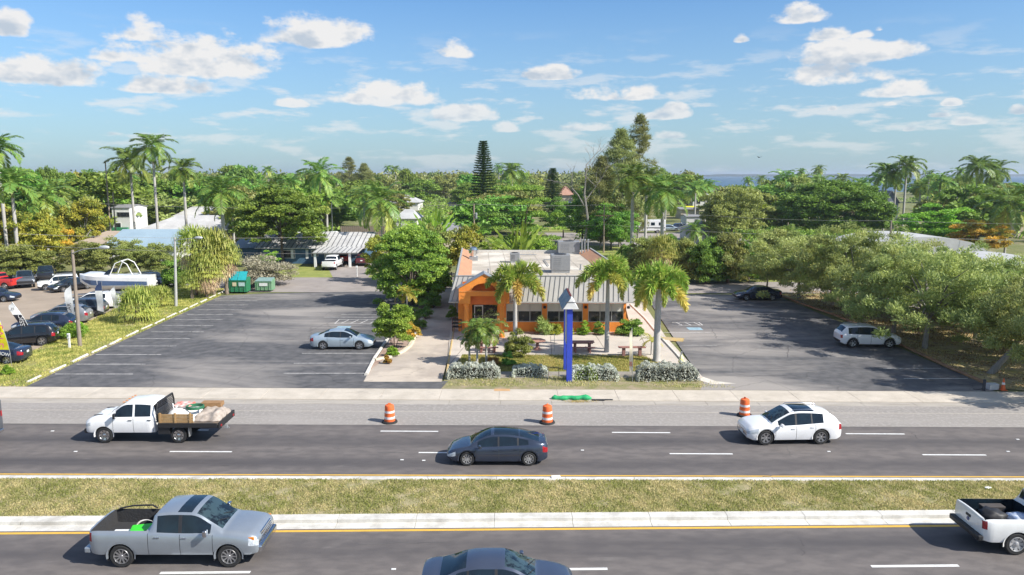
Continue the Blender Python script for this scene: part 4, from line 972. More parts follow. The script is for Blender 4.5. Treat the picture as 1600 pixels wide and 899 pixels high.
# ramp-like wedge at the right corner
mb = MB(); mb.add([(BW-.34,1.5,.1),(BW+.75,1.5,.1),(BW-.34,1.5,1.35),(BW-.34,2.6,.1),(BW+.75,2.6,.1),(BW-.34,2.6,1.35)], [(0,1,2),(3,5,4),(0,3,4,1),(1,4,5,2),(0,2,5,3)]); mb.build('corner_buttress', ORANGE, rest, xf=B)
mb = MB()
for k in range(1, 7): u = ru0+1.3+k*(ru1-ru0-2.8)/7; mb.box(u-.025, u+.025, 1.0, BD-.7, DK+.001, DK+.012)
mb.build('membrane_seams', mat('membrane_seam', (.38,.34,.28), .9), rest, xf=B)
for pts in (((6.2,20,0),(6.2,22.5,0),(9.0,22.5,0)), ((9.4,12.0,0),(9.4,17.5,0),(10.6,17.5,0))):
    mb = MB(); mb.tube([B((p[0],p[1],DK+.10)) for p in pts], .045, 6); mb.build('roof_conduit', GALV, rest)
for u, v in ((3.4,6),(12.2,9.5),(5.6,11)):
    mb = MB(); c_ = B((u,v,DK)); mb.lathe([(.16,0),(.09,.06),(.07,.45),(.10,.46),(.10,.52)], 10, c_); mb.build('roof_vent', GALV, rest, smooth=40)
mb = MB(); mb.box(.0, BW, -.14, -.037, EV-.10, EV+.02); mb.build('gutter', mat('gutter_grey', (.42,.41,.39), .5), rest, xf=B)
# rooftop equipment (each could be lifted off the roof)
def roofpos(px, py): p = G(px, py, DK); return p
def acunit(px0, px1, pyb, pyt, depth, label, m=ACG, curb=True):
    a = roofpos(px0, pyb); b = roofpos(px1, pyb); z1 = A((px0+px1)/2, pyt, a[1])[2]
    t = thing('air_conditioner', label, 'air conditioner', (a[0], a[1], DK+.001), 0, 'rooftop machines'); w = b[0]-a[0]; h = z1-DK
    c = .22 if curb else .06
    mb = MB(); mb.box(.05, w-.05, .05, depth-.05, 0, c); mb.build('base', GALV, t)
    mb = MB(); mb.box(0, w, 0, depth, c+.002, h); mb.build('casing', m, t, bevel=.03)
    mb = MB(); mb.lathe([(min(w,depth)*.34,0),(min(w,depth)*.34,.05)], 18, (w/2, depth/2, h)); mb.build('fan_grille', BLACK, t)
    mb = MB()
    for k in range(6): mb.box(w*.12, w*.5, -.012, -.001, c+.15+k*(h-c-.3)/6, c+.15+k*(h-c-.3)/6+.03)
    mb.build('louvre', SEAM, t)
    return t
acunit(797, 812, 411, 396, 1.0, 'small grey box condenser standing alone on the flat roof')
acunit(861, 891, 427, 399, 1.7, 'largest grey air unit on the restaurant roof, nearest the front')
acunit(872, 906, 397.5, 378, 1.8, 'tall grey air unit at the rear edge of the restaurant roof')
p = roofpos(740, 407); t = thing('exhaust_fan', 'round metal kitchen exhaust on the left rear of the roof', 'exhaust fan', (p[0], p[1], DK), 0, 'rooftop machines')
mb = MB(); mb.box(-.45,.45,-.45,.45,0,.4); mb.build('base', GALV, t)
mb = MB(); mb.lathe([(.30,.4),(.32,.7),(.50,.75),(.52,1.1),(.42,1.15),(.40,1.3),(.2,1.42)], 20); mb.build('fan_hood', CHROME, t, smooth=40)
for px in (909, 913.5, 918.5):
    p = A(px, 397, 86.5); mb = MB(); z1 = A(px, 376, 86.5)[2]; mb.tube([(p[0],86.5,4.4),(p[0],86.5,z1)], .07, 8); mb.lathe([(.12,z1),(.12,z1+.15)], 10, (p[0],86.5,0))
    tag(mb.build('vent_pipe', GALV), {909:'leftmost of the three grey vent pipes behind the roof',913.5:'middle one of the three grey vent pipes behind the roof',918.5:'rightmost of the three grey vent pipes behind the roof'}[px], 'vent pipe', 'vent pipes')
# fence beside the building
def picket_fence(p0, p1, h, m, name, label, n, slat=.11, gap=True):
    t = thing(name, label, 'fence', (p0[0], p0[1], p0[2] if len(p0) > 2 else 0)); d = Vector((p1[0]-p0[0], p1[1]-p0[1], 0)); L_ = d.length; a = math.atan2(d.y, d.x); t.rotation_euler.z = a
    mb = MB()
    for k in range(n): x = L_*(k+.5)/n; mb.box(x-slat/2, x+slat/2, -.012, .012, .03, h)
    mb.build('pickets', m, t)
    for z in (.3, h-.3): mb = MB(); mb.box(0, L_, .014, .06, z-.04, z+.04); mb.build('rail', m, t)
    k = 0.0
    while k <= L_+.01: mb = MB(); mb.box(k-.05, k+.05, .061, .16, 0, h+.05); mb.build('post', m, t); k += max(L_/max(round(L_/2.4), 1), .5)
    return t
picket_fence(G(689,449), G(706,449), 1.8, BLACK, 'metal_fence', 'black picket fence closing the alley beside the restaurant', 9)

# ------------------------------------------------------------------ houses
def gable_house(name, label, x0, x1, y0, y1, eave, ridge, wallm, roofm, over=.5, ribs=0, wins=(), axis='x', cat='house', seamm=None, doors=(), hip=0):
    """ridge along x (axis x) : front wall at y0. wins: (x, width, z0, z1) on the front"""
    t = thing(name, label, cat, (x0, y0, 0))
    W_, D_ = x1-x0, y1-y0
    mb = MB(); mb.box(0, W_, 0, D_, 0, eave)
    if axis == 'x' and not hip:
        for x in (0, W_): mb.add([(x,0,eave),(x,D_,eave),(x,D_/2,ridge)], [(0,1,2)])
    elif not hip:
        for y in (0, D_): mb.add([(0,y,eave),(W_,y,eave),(W_/2,y,ridge)], [(0,1,2)])
    mb.build('wall', wallm, t)
    o = over; s = (ridge-eave)/((D_ if axis == 'x' else W_)/2); ze = eave-o*s
    mb = MB()
    def slab(P, th=.12):
        n = len(P); mb.add(P+[(p[0],p[1],p[2]-th) for p in P], [tuple(range(n)), tuple(range(2*n-1,n-1,-1))]+[(i,n+i,n+(i+1)%n,(i+1)%n) for i in range(n)])
    if axis == 'x':
        slab([(-o,-o,ze+.05),(W_+o,-o,ze+.05),(W_+o-hip,D_/2,ridge+.08),(-o+hip,D_/2,ridge+.08)]); slab([(W_+o,D_+o,ze+.05),(-o,D_+o,ze+.05),(-o+hip,D_/2,ridge+.081),(W_+o-hip,D_/2,ridge+.081)])
        if hip:
            slab([(-o,D_+o,ze+.052),(-o,-o,ze+.052),(-o+hip,D_/2,ridge+.082)]); slab([(W_+o,-o,ze+.052),(W_+o,D_+o,ze+.052),(W_+o-hip,D_/2,ridge+.082)])
    else:
        slab([(-o,D_+o,ze+.05),(-o,-o,ze+.05),(W_/2,-o,ridge+.08),(W_/2,D_+o,ridge+.08)]); slab([(W_+o,-o,ze+.05),(W_+o,D_+o,ze+.05),(W_/2,D_+o,ridge+.081),(W_/2,-o,ridge+.081)])
    rf = mb.build('roof', roofm, t)
    if ribs:
        mb = MB(); x = -o+.2
        while x < W_+o:
            mb.add([(x-.05,-o-.01,ze+.10),(x+.05,-o-.01,ze+.10),(x+.05,D_/2,ridge+.13),(x-.05,D_/2,ridge+.13),(x-.05,-o-.01,ze),(x+.05,-o-.01,ze),(x+.05,D_/2,ridge+.03),(x-.05,D_/2,ridge+.03)], [(0,1,2,3),(0,4,5,1),(1,5,6,2),(3,7,4,0)]); x += ribs
        mb.build('roof_ribs', seamm or SEAM, rf)
    for (x, w_, z0, z1) in wins:
        mb = MB(); mb.box(x-.08, x+w_+.08, -.05, -.002, z0-.08, z1+.08); f = mb.build('window', WHITE, t)
        mb = MB(); mb.box(x, x+w_, -.065, -.052, z0, z1); mb.build('pane', DARKIN, f)
    for (x, w_, h_) in doors:
        mb = MB(); mb.box(x, x+w_, -.05, -.002, .05, h_); mb.build('door', WHITE, t)
    return t
BLUEW = mat('blue_house_paint', (.06,.13,.21), .7, c2=(.05,.11,.18), scale=1)
WROOF = mat('white_ribbed_roof', (.55,.54,.52), .6, c2=(.42,.41,.40), scale=.4, detail=7)
WROOF2 = mat('white_flat_roof', (.48,.48,.47), .75, c2=(.36,.36,.35), scale=.3, detail=7)
BROOF = mat('blue_grey_roof', (.30,.40,.47), .6, c2=(.25,.34,.41), scale=.3, detail=6)
GROOF = mat('grey_shingle_roof', (.26,.26,.27), .9, c2=(.2,.2,.21), scale=1)
TROOF = mat('tan_shingle_roof', (.42,.34,.27), .9, c2=(.34,.27,.21), scale=1)
RROOF = mat('faded_red_tile_roof', (.42,.24,.17), .9, c2=(.35,.2,.14), scale=1)
WWALL = mat('white_house_wall', (.70,.69,.66), .8, c2=(.62,.61,.58), scale=.6)
CWALL = mat('cream_house_wall', (.60,.52,.40), .8, c2=(.52,.45,.35), scale=.6)
y0 = 116.0
def X_(px, Y, py=400): return A(px, py, Y)[0]
bh = gable_house('blue_house', 'low blue house with white ribbed roof and carport facing the side street', X_(408,y0), X_(570,y0), y0, y0+12, 2.6, 4.3, BLUEW, WROOF, over=.7, ribs=.75,
   wins=((3.1-.0,2.0,.9,2.0),(7.7,.9,1.2,2.0)), doors=((9.6,.9,2.05),))
w0 = X_(458,y0)-X_(408,y0)
for px in (458, 481):
    mb = MB(); x = X_(px,y0)-X_(408,y0); mb.box(x-.3,x+.1,-.07,-.003,.75,2.15); mb.build('shutter', WHITE, bh)
mb = MB(); a, b = X_(507,y0)-X_(408,y0), X_(566,y0)-X_(408,y0)
mb.add([(a-.5,-5.2,2.25),(b+.4,-5.2,2.25),(b+.4,-.75,2.62),(a-.5,-.75,2.62),(a-.5,-5.2,2.13),(b+.4,-5.2,2.13),(b+.4,-.75,2.5),(a-.5,-.75,2.5)], [(0,1,2,3),(7,6,5,4),(0,4,5,1),(1,5,6,2),(3,7,4,0)]); cr = mb.build('carport_roof', WROOF, bh)
mb = MB(); x = a-.4
while x < b+.3:
    mb.add([(x-.05,-5.21,2.30),(x+.05,-5.21,2.30),(x+.05,-.76,2.67),(x-.05,-.76,2.67),(x-.05,-5.21,2.2),(x+.05,-5.21,2.2),(x+.05,-.76,2.6),(x-.05,-.76,2.6)], [(0,1,2,3),(0,4,5,1),(1,5,6,2),(3,7,4,0)]); x += .7
mb.build('roof_ribs', SEAM, cr)
for x in (a-.2, b-.9):
    mb = MB(); mb.box(x-.16, x+.16, -4.9, -4.58, 0, 2.15); mb.build('carport_post', WHITE, bh)
mb = MB(); mb.box(-.02-4.2, -.002, 1, 9, 0, 2.4); mb.build('side_wing', BLUEW, bh)
mb = MB(); mb.add([(-4.8,.2,2.35),(.4,.2,2.35),(.4,5,3.4),(-4.8,5,3.4),(-4.8,9.8,2.35),(.4,9.8,2.35)], [(0,1,2,3),(3,2,5,4)]); mb.build('side_wing_roof', mat('blue_shingle', (.22,.29,.36), .8), bh)
# houses to the left, beyond the dealer lot
gable_house('motel_block', 'long low building with plain blue grey roof behind the dealer lot', X_(170,118), X_(276,118), 118, 130, 2.6, 4.6, WWALL, BROOF, over=.6)
gable_house('tan_house', 'tan roofed house left of the blue grey roof', X_(112,122), X_(184,122), 123, 134, 2.4, 4.0, CWALL, TROOF, over=.5, hip=3)
gable_house('white_house', 'white house with broad white hipped roofs behind the royal palms', X_(228,158), X_(352,158), 158, 172, 2.5, 4.7, WWALL, WROOF, over=1.0, hip=5,
   wins=((2.6,1.5,.5,2.1),(5.4,1.2,.5,2.1),(8.0,1.4,.5,2.1)))
gable_house('white_house', 'second white roof standing just behind the broad white house', X_(262,180), X_(352,180), 180, 196, 2.8, 5.6, WWALL, WROOF, over=.8, hip=4)
gable_house('tower_house', 'two storey white house with a green garage door', X_(180,165), X_(207,165), 165, 173, 6.4, 6.9, WWALL, GROOF, over=.2, wins=((1.1,2.6,4.4,5.4),(.5,1.2,2.2,3.1)))
t = MB(); t.box(X_(178,164.8), X_(204,164.8), 164.3, 164.9, .0, 2.2); tag(t.build('green_garage_door', mat('green_door', (.05,.25,.12), .6)), 'green shed front below the two storey white house', 'shed')
gable_house('white_annex', 'low white annex on the left of the two storey house', X_(152,166), X_(179,166), 166.5, 174, 3.6, 4.2, WWALL, WROOF2, over=.2)
def wall_thing(name, label, p0, p1, h, th, m, cat='wall'):
    d = Vector((p1[0]-p0[0], p1[1]-p0[1], 0)); t = MB(); t.box(0, d.length, 0, th, 0, h); o = t.build(name, m); o.location = (p0[0], p0[1], 0); o.rotation_euler.z = math.atan2(d.y, d.x); return tag(o, label, cat)
wall_thing('garden_wall', 'long white garden wall left of the blue house', G(362,404), G(405,404), 1.4, .25, WWALL)
picket_fence(G(350,381.5), G(405,381.5), 1.5, mat('brown_fence_wood', (.20,.14,.09), .9), 'wooden_fence', 'brown slatted fence above the white garden wall', 18, .32)
picket_fence(G(533,373), G(612,373), 2.6, mat('weathered_fence', (.30,.24,.19), .9), 'wooden_fence', 'tall weathered fence behind the blue house', 26, .5)
gable_house('far_white_house', 'white roof among trees above the tall weathered fence', X_(620,190), X_(652,190), 190, 200, 2.8, 4.6, WWALL, WROOF2, over=.5, hip=2)
gable_house('far_white_house', 'wide pale roofs in the trees left of the tall conical pine', X_(608,290), X_(655,290), 290, 305, 3.2, 5.6, WWALL, WROOF2, over=.6, hip=5)
gable_house('far_white_house', 'pale roof just beside the left foot of the conical pine', X_(702,280), X_(728,280), 280, 292, 3.2, 5.4, WWALL, GROOF, over=.6, hip=3)
gable_house('grey_roof_house', 'grey roofed house glimpsed between bushes left of the restaurant', X_(660,140), X_(735,140), 142, 152, 2.6, 4.2, CWALL, GROOF, over=.5, hip=3)
gable_house('red_roof_house', 'house with a faded red tile roof beyond the spreading tree', X_(874,330), X_(894,330), 330, 344, 5.0, 8.2, CWALL, RROOF, over=.6, hip=4)
gable_house('white_gable_house', 'white gabled house partly hidden right of the spreading tree', X_(882,235), X_(902,235), 235, 245, 3.0, 5.0, WWALL, WROOF2, over=.4, axis='y')
gable_house('white_shed', 'small white shed with one dark window by the motorhome', X_(1071,200), X_(1094,200), 200, 207, 2.6, 2.9, WWALL, GROOF, over=.25, wins=((2.2,.9,1.0,1.9),), cat='shed')
gable_house('carport_shelter', 'flat grey shelter roof above the yellow kayak', X_(1062,235), X_(1090,235), 235, 243, 3.0, 3.3, CWALL, GROOF, over=.6, cat='shelter')
gable_house('grey_roof_house', 'grey sloping roof behind the dark hedge right of the restaurant', X_(1082,150), X_(1130,150), 152, 162, 2.4, 4.0, WWALL, GROOF, over=.5, hip=3)
gable_house('grey_gable_house', 'dark grey gabled house between the tall palm trunks on the right', X_(1374,230), X_(1398,230), 230, 240, 5.5, 8.6, mat('grey_siding', (.14,.16,.2), .8), GROOF, over=.4, axis='y', wins=((2.0,.9,4.2,5.4),))
# long arched white roofs behind the grove
def barrel(name, label, x0, x1, y0, y1, h0, h1, m):
    t = thing(name, label, 'building', (x0, y0, 0)); n = 12; W_ = x1-x0; D_ = y1-y0; mb = MB(); P = []
    for k in range(n+1): a = PI*k/n; P.append((W_/2-W_/2*math.cos(a), h0+(h1-h0)*math.sin(a)))
    mb.add([(x,y,z) for y in (0,D_) for x,z in P], [(i,i+1,n+2+i,n+1+i) for i in range(n)]); mb.add([(x,0,z) for x,z in P], [tuple(range(n+1))])
    mb.build('roof', m, t, smooth=50); mb = MB(); mb.box(.2, W_-.2, .2, D_-.2, 0, h0+.05); mb.build('wall', WWALL, t); return t
barrel('arched_roof_hall', 'long low hall with a curved white roof behind the grove', X_(1340,108), X_(1545,108), 108, 120, 2.2, 4.7, WROOF2)
barrel('arched_roof_hall', 'second curved white roof at the right edge behind the grove', X_(1535,86), X_(1720,86), 86, 98, 1.9, 3.7, WROOF2)
gable_house('tan_house', 'tan hipped roof showing at the right edge beyond the orange tree', X_(1572,165), X_(1640,165), 165, 176, 3.4, 6.2, CWALL, TROOF, over=.4, hip=4)
for i, (px, Y, w_, lab) in enumerate(((380,330,26,'white far roof glimpsed over the left palms'),(330,270,30,'white two part far house right of the leaning palms'),(560,260,22,'pale far roof left of the mast'),(1080,330,24,'white far house between the thin palms near the bay'),(960,300,20,'far white wall seen through the palm trunks'))):
    gable_house('far_house', lab, X_(px,Y), X_(px,Y)+w_*.5, Y, Y+9, 3.2, 5.2, WWALL, WROOF2 if i % 2 else GROOF, over=.5, hip=3, wins=((1.5,1.6,1,2.2),(5,1.6,1,2.2)))
# ------------------------------------------------------------------ street and site furniture
BARO = mat('barrel_orange', (.80,.16,.04), .55, c2=(.70,.12,.03), scale=3)
REFL = mat('barrel_white_band', (.80,.76,.74), .4)
def barrel_drum(px, py, label, rot):
    g = G(px, py); t = thing('traffic_drum', label, 'traffic drum', (g[0], g[1], .005), rot, 'orange drums along the closed shoulder')
    mb = MB(); mb.lathe([(.42,0),(.43,.03),(.40,.09),(.31,.10),(.30,.07)], 24); mb.build('rubber_base', RUBBER, t, smooth=40)
    mb = MB(); pr = [(.295,.08),(.295,.22),(.285,.225),(.285,.38),(.275,.385),(.275,.55),(.265,.555),(.265,.72),(.255,.725),(.25,.90),(.235,.96),(.17,1.0),(0.01,1.01)]
    mb.lathe(pr, 24, capb=False); mb.build('drum_body', BARO, t, smooth=40)
    for z0, r in ((.225,.289),(.555,.269)):
        mb = MB(); mb.lathe([(r+.001,z0+.005),(r-.005,z0+.155)], 24, capa=False, capb=False); mb.build('reflective_band', REFL, t, smooth=60)
    mb = MB(); mb.cbox((0,0,1.04),(.16,.04,.09)); mb.build('handle', BARO, t, bevel=.015)
barrel_drum(609, 660, 'orange and white drum farthest left, nearest the flatbed truck', .2)
barrel_drum(855, 661, 'orange and white drum above the tail of the dark fastback', 1.0)
barrel_drum(1163, 650, 'orange and white drum just ahead of the white crossover', 2.0)
# green sediment sock and the drain beside it
p = G(862, 625.5); q = G(924, 625.5); mb = MB(); n = 14
pts = [(p[0]+(q[0]-p[0])*i/n, p[1]+.05*math.sin(i*1.3), .13+.02*math.sin(i*2.1)) for i in range(n+1)]
mb.tube(pts, [.06 if i in (0,n) else .15+.02*math.sin(i*1.7)+(.05 if i in (11,12) else 0) for i in range(n+1)], 10)
tag(mb.build('filter_sock', mat('green_mesh', (.02,.36,.13), .7, bump=.5), smooth=60), 'bright green filter sock lying along the gutter', 'filter sock')
a, b = G(924, 626), G(958, 627); mb = MB(); mb.box(a[0], b[0], a[1]-.12, a[1]+.12, .0, .055); tag(mb.build('drain_inlet', BLACK), 'dark kerb drain slot right of the green sock', 'drain')
rr = random.Random(8); mb = MB(); c = G(906, 628)
for k in range(260):
    x, y, a = c[0]+rr.gauss(0,.45), c[1]+rr.gauss(0,.12), rr.random()*6.28; l = .05+.1*rr.random()
    mb.add([(x,y,.012),(x+l*math.cos(a),y+l*math.sin(a),.05+.06*rr.random()),(x+.02,y+.03,.02)], [(0,1,2)])
o = mb.build('leaf_debris', mat('debris', (.34,.26,.1), .9)); o['kind'] = 'stuff'
sheet('utility_patch', gp([(772,609),(797,609),(797,612.5),(772,612.5)]), .056, mat('tan_patch', (.55,.33,.16), .8))
# litter on the median
g = G(868, 748); mb = MB(); mb.cbox((g[0],g[1]-.15,.15),(.42,.22,.06),.1); tag(mb.build('litter', WHITE, bevel=.02), 'white scrap of litter at the far edge of the median', 'litter')
g = G(1543, 767); mb = MB(); mb.cbox((g[0],g[1],.14),(.3,.16,.05),.3); tag(mb.build('litter', WHITE, bevel=.02), 'small white scrap in the median grass near the right pickup', 'litter')
# traffic cone, block, post
g = G(1567, 611); t = thing('traffic_cone', 'orange traffic cone beside the concrete block on the right', 'traffic cone', (g[0], g[1], .052))
mb = MB(); mb.box(-.19,.19,-.19,.19,0,.035); mb.build('base', BARO, t, bevel=.01)
mb = MB(); mb.lathe([(.14,.036),(.05,.62),(.03,.74)], 18); mb.build('cone_body', BARO, t, smooth=40)
mb = MB(); mb.lathe([(.098,.36),(.073,.50)], 18, capa=False, capb=False); mb.build('reflective_band', REFL, t, smooth=60)
g = G(1553, 611); mb = MB(); mb.cbox((g[0],g[1]+.2,.24),(.62,.42,.38),.1); tag(mb.build('concrete_block', mat('block_grey', (.52,.52,.52), .85, bump=.2), bevel=.03), 'pale concrete block between the cone and the dark post', 'block')
g = G(1537, 612); mb = MB(); mb.cbox((g[0],g[1],.40),(.13,.13,.75)); tag(mb.build('stub_post', mat('dark_post', (.05,.05,.06), .7), bevel=.01), 'short dark post left of the pale concrete block', 'post')
mb = MB(); pts = [G(1520+i*4.5, 609.5+.9*math.sin(i)) for i in range(6)]; mb.tube([(x,y,.075) for x,y,z in pts], .02, 5); tag(mb.build('black_cable', BLACK), 'black cable lying at the foot of the short post', 'cable')
# wheel stops along the left lot
WS = mat('wheel_stop_concrete', (.66,.63,.57), .85, c2=(.52,.49,.44), scale=3, detail=8, bump=.2)
first = None
ends = [((43,600),(64,590)),((79,584),(103,573)),((113,568),(137,556)),((144,553.5),(166,543)),((172,540.5),(190,531.5)),((197,528.5),(216,519)),((221,517),(238,509.5)),((242,508),(257,500.5)),((261,498.5),(275,491.5)),((280,490),(293,483.5)),((297,482),(309,476)),((313,474.5),(323,469.5)),((327,467.5),(337,463)),((341,461),(349,457.5))]
for i, (a, b) in enumerate(ends):
    p, q = Vector(G(*a)), Vector(G(*b)); d = q-p; l = d.length
    mb = MB(); mb.add([(0,-.09,0),(l,-.09,0),(l,.09,0),(0,.09,0),(.05,-.05,.13),(l-.05,-.05,.13),(l-.05,.05,.13),(.05,.05,.13)], [(0,3,2,1),(4,5,6,7),(0,1,5,4),(1,2,6,5),(2,3,7,6),(3,0,4,7)])
    o = mb.build('wheel_stop', WS, bevel=.015); o.location = (p.x, p.y, .056); o.rotation_euler.z = math.atan2(d.y, d.x)
    lab = ('concrete wheel stop nearest the road in the left row' if i == 0 else 'concrete wheel stop farthest from the road, by the dumpster' if i == len(ends)-1 else '%s concrete wheel stop counted from the road along the left lot' % ['','second','third','fourth','fifth','sixth','seventh','eighth','ninth','tenth','eleventh','twelfth','thirteenth'][i])
    tag(o, lab, 'wheel stop', 'wheel stops along the left lot')
# kerb of the right lot and of the island
def kerbline(name, pts, w, h, m, label, z=.05):
    P = [Vector(G(*p)) for p in pts]; mb = MB(); n = len(P); nr = []
    for i in range(n):
        d = (P[min(i+1,n-1)]-P[max(i-1,0)]).normalized(); nr.append(Vector((-d.y, d.x, 0)))
    vs = []
    for p, q in zip(P, nr): vs += [(p.x-q.x*w/2,p.y-q.y*w/2,z),(p.x+q.x*w/2,p.y+q.y*w/2,z),(p.x+q.x*w/2*.8,p.y+q.y*w/2*.8,z+h),(p.x-q.x*w/2*.8,p.y-q.y*w/2*.8,z+h)]
    fs = [(0,1,2,3),((n-1)*4+3,(n-1)*4+2,(n-1)*4+1,(n-1)*4)]
    for i in range(n-1):
        for k in range(4): k2 = (k+1) % 4; fs.append((i*4+k,i*4+k2,(i+1)*4+k2,(i+1)*4+k))
    mb.add(vs, fs); o = mb.build(name, m, bevel=.02); return tag(o, label, 'kerb')
M_OKERB = mat('stained_kerb', (.34,.20,.10), .9, c2=(.22,.13,.08), scale=1.5, detail=8)
kerbline('lot_kerb', [(1222,464),(1245,473),(1275,484),(1305,494),(1330,504),(1360,519),(1395,535),(1440,556),(1480,575),(1515,590),(1545,603),(1563,606)], .28, .14, M_OKERB, 'brown stained kerb curving along the right edge of the right lot')
kerbline('island_kerb', [(572,588),(578,576),(585,562),(600,540),(618,512),(632,490)], .22, .14, WS, 'pale kerb on the parking side of the planted island')
kerbline('island_kerb', [(586,565),(600,562),(616,558),(630,551),(640,543),(650,524),(660,500),(668,482),(672,466)], .34, .15, mat('cream_kerb', (.66,.58,.42), .8, c2=(.5,.45,.35), scale=2), 'cream curved kerb between the planted island and the driveway')
kerbline('patio_kerb', [(985,478),(1008,500),(1030,527),(1055,554),(1075,577),(1092,596)], .2, .16, WS, 'pale kerb along the sidewalk right of the restaurant')
kerbline('driveway_kerb', [(712,470),(711,500),(707,530),(702,560),(697,592)], .14, .12, M_PYEL, 'yellow painted kerb edge right of the driveway')
kerbline('short_yellow_kerb', [(1034,531),(1068,533)], 1.1, .10, M_PYEL, 'short yellow painted ramp kerb by the right lot')
sheet('island_soil', gp([(578,580),(600,563),(632,548),(642,538),(660,500),(672,462),(668,458),(640,500),(600,545)]), .10, mat('island_mulch', (.28,.18,.13), .95, c2=(.40,.30,.24), scale=1.5, detail=9, bump=1))
# street lamps
def lamp_post(px, pyb, pyt, arm_to, label, wood=True, lean=0, lamp=True, name='street_lamp', Yof=0):
    g = G(px, pyb); top = A(px+lean, pyt, g[1]+Yof); t = thing(name, label, 'street lamp' if lamp else 'pole', g)
    m = mat('weathered_pole', (.30,.25,.20), .9, c2=(.20,.16,.13), scale=6, mapping=(3,3,.3)) if wood else mat('concrete_pole', (.42,.42,.40), .8)
    dx, dz = top[0]-g[0], top[2]
    mb = MB(); mb.tube([(0,0,0),(dx*.5,Yof*.5,dz*.5),(dx,Yof,dz)], [.16,.135,.105], 10); mb.build('pole', m, t, smooth=50)
    if lamp:
        e = A(*arm_to, g[1]+Yof); ex, ez = e[0]-g[0], e[2]
        mb = MB(); mb.tube([(dx,Yof-.1,dz-.25),(dx+(ex-dx)*.4,Yof-.1,ez-.12),(ex-.1,Yof-.1,ez)], .035, 6); mb.build('arm', GALV, t, smooth=50)
        mb = MB(); mb.lathe([(.03,-.42),(.13,-.3),(.16,.1),(.10,.34),(.02,.40)], 12, (ex+.2,Yof-.1,ez+.02), 'X'); h = mb.build('lamp_head', mat('lamp_grey', (.55,.57,.58), .4, metal=.3), t, smooth=50)
    return t
lamp_post(125, 542, 391, (160,387), 'tall weathered lamp post leaning left at the edge of the dealer lot', lean=-12)
lamp_post(275, 480, 371, (308,372), 'slim grey lamp post beside the fan palms near the left lot', wood=False, lean=-2)
# meter pedestal
g = G(109, 545); t = thing('meter_pedestal', 'small white utility pedestal in the grass by the lamp post', 'utility box', g)
mb = MB(); mb.box(-.07,.07,-.06,.06,0,1.15); mb.build('pedestal', WHITE, t, bevel=.01)
mb = MB(); mb.cbox((0,-.02,1.0),(.22,.14,.42)); mb.build('meter_box', WHITE, t, bevel=.03); mb = MB(); mb.lathe([(.07,-.14),(.06,-.09)], 14, (0,0,1.05), 'Y'); mb.build('meter_dial', GALV, t)
# feather flags
def flag(px, pyb, pyt, w, lean, bands, texts, label, curve=.35, plain=False, cat='flag', thick=.012):
    g = G(px, pyb); Y = g[1]; H_ = A(px, pyt, Y)[2]; t = thing('feather_flag', label, cat, g)
    z0 = H_*.16; n = 16
    def spine(s): return lean*s**1.6
    mb = MB(); mb.tube([(0,0,0),(0,0,z0)]+[(spine(k/8), 0, z0+(H_-z0)*k/8) for k in range(1,9)], .018, 6); mb.build('flag_pole', GALV, t, smooth=60)
    def half(s):                       # width of the sail to the left of the pole
        return w*min(1, (s/.06)**.5 if s < .06 else 1)*(math.sqrt(max(0, 1-((s-.78)/.22)**2)) if s > .78 else 1)
    for s0, s1, m in bands:
        mb = MB(); P = []; k0 = max(2, int(n*(s1-s0))+1)
        for i in range(k0+1):
            s = s0+(s1-s0)*i/k0; x = spine(s); z = z0+(H_-z0)*s; hw_ = half(s); off = .06*math.sin(s*7)
            P += [(x,-.01+off*.0,z),(x-hw_*.5,off,z),(x-hw_,off*1.6,z-(.12 if s > .8 else 0))]
        for side in (0,):
            mb.add([(p[0],p[1]-thick/2,p[2]) for p in P]+[(p[0],p[1]+thick/2,p[2]) for p in P], [f for i in range(k0) for f in ((i*3,i*3+1,i*3+4,i*3+3),(i*3+1,i*3+2,i*3+5,i*3+4))]+[tuple(x_+3*(k0+1) for x_ in f)[::-1] for i in range(k0) for f in ((i*3,i*3+1,i*3+4,i*3+3),(i*3+1,i*3+2,i*3+5,i*3+4))])
        mb.build('banner', m, t, smooth=60)
    for txt, s, size, rot, m in texts:
        x = spine(s)-half(s)*.5; z = z0+(H_-z0)*s
        for i, ch in enumerate(txt if isinstance(txt, (list, tuple)) else [txt]):
            M = Matrix.Translation((x, -.12, z)) @ Matrix.Rotation(rot, 4, 'Y') @ Matrix.Rotation(PI/2, 4, 'X')
            text_mesh(ch, size, m, t, M)
    return t
YEL = mat('banner_yellow', (.85,.78,.02), .7); BLK = mat('banner_black', (.02,.02,.03), .7); NAV = mat('banner_navy', (.03,.05,.12), .7); PINK = mat('lettering_red', (.7,.15,.2), .7)
g0 = G(40,541)
fl = flag(52, 541, 472, .62, -1.35, [(0,.66,BLK),(.66,1,WHITE)], [('CLASSIC', .36, .50, -PI/2-.16, WHITE), ('H', .82, .3, -.15, BLK)], 'tall feather flag with white letters on black under a white top', .3)
flag(18, 572, 486, .78, -.75, [(0,.16,NAV),(.16,.76,YEL),(.76,1,WHITE)], [('NOW', .075, .34, .18, WHITE), ('SALE', .46, .80, PI/2+.06, PINK), ('o', .88, .35, 0, PINK)], 'yellow feather flag with red letters at the left edge')
flag(118, 512, 446, .62, -.12, [(0,1,WHITE)], [('CAR', .35, .5, -PI/2, BLK)], 'white feather flag with dark letters right behind the lamp post')
flag(163, 497, 440, .62, .0, [(0,.7,WHITE),(.7,1,NAV)], [], 'plain white feather flag with a blue tip in front of the boat')
flag(186, 489, 448, .5, -.3, [(0,1,WHITE)], [], 'short plain white feather flag half hidden by the fan palm')
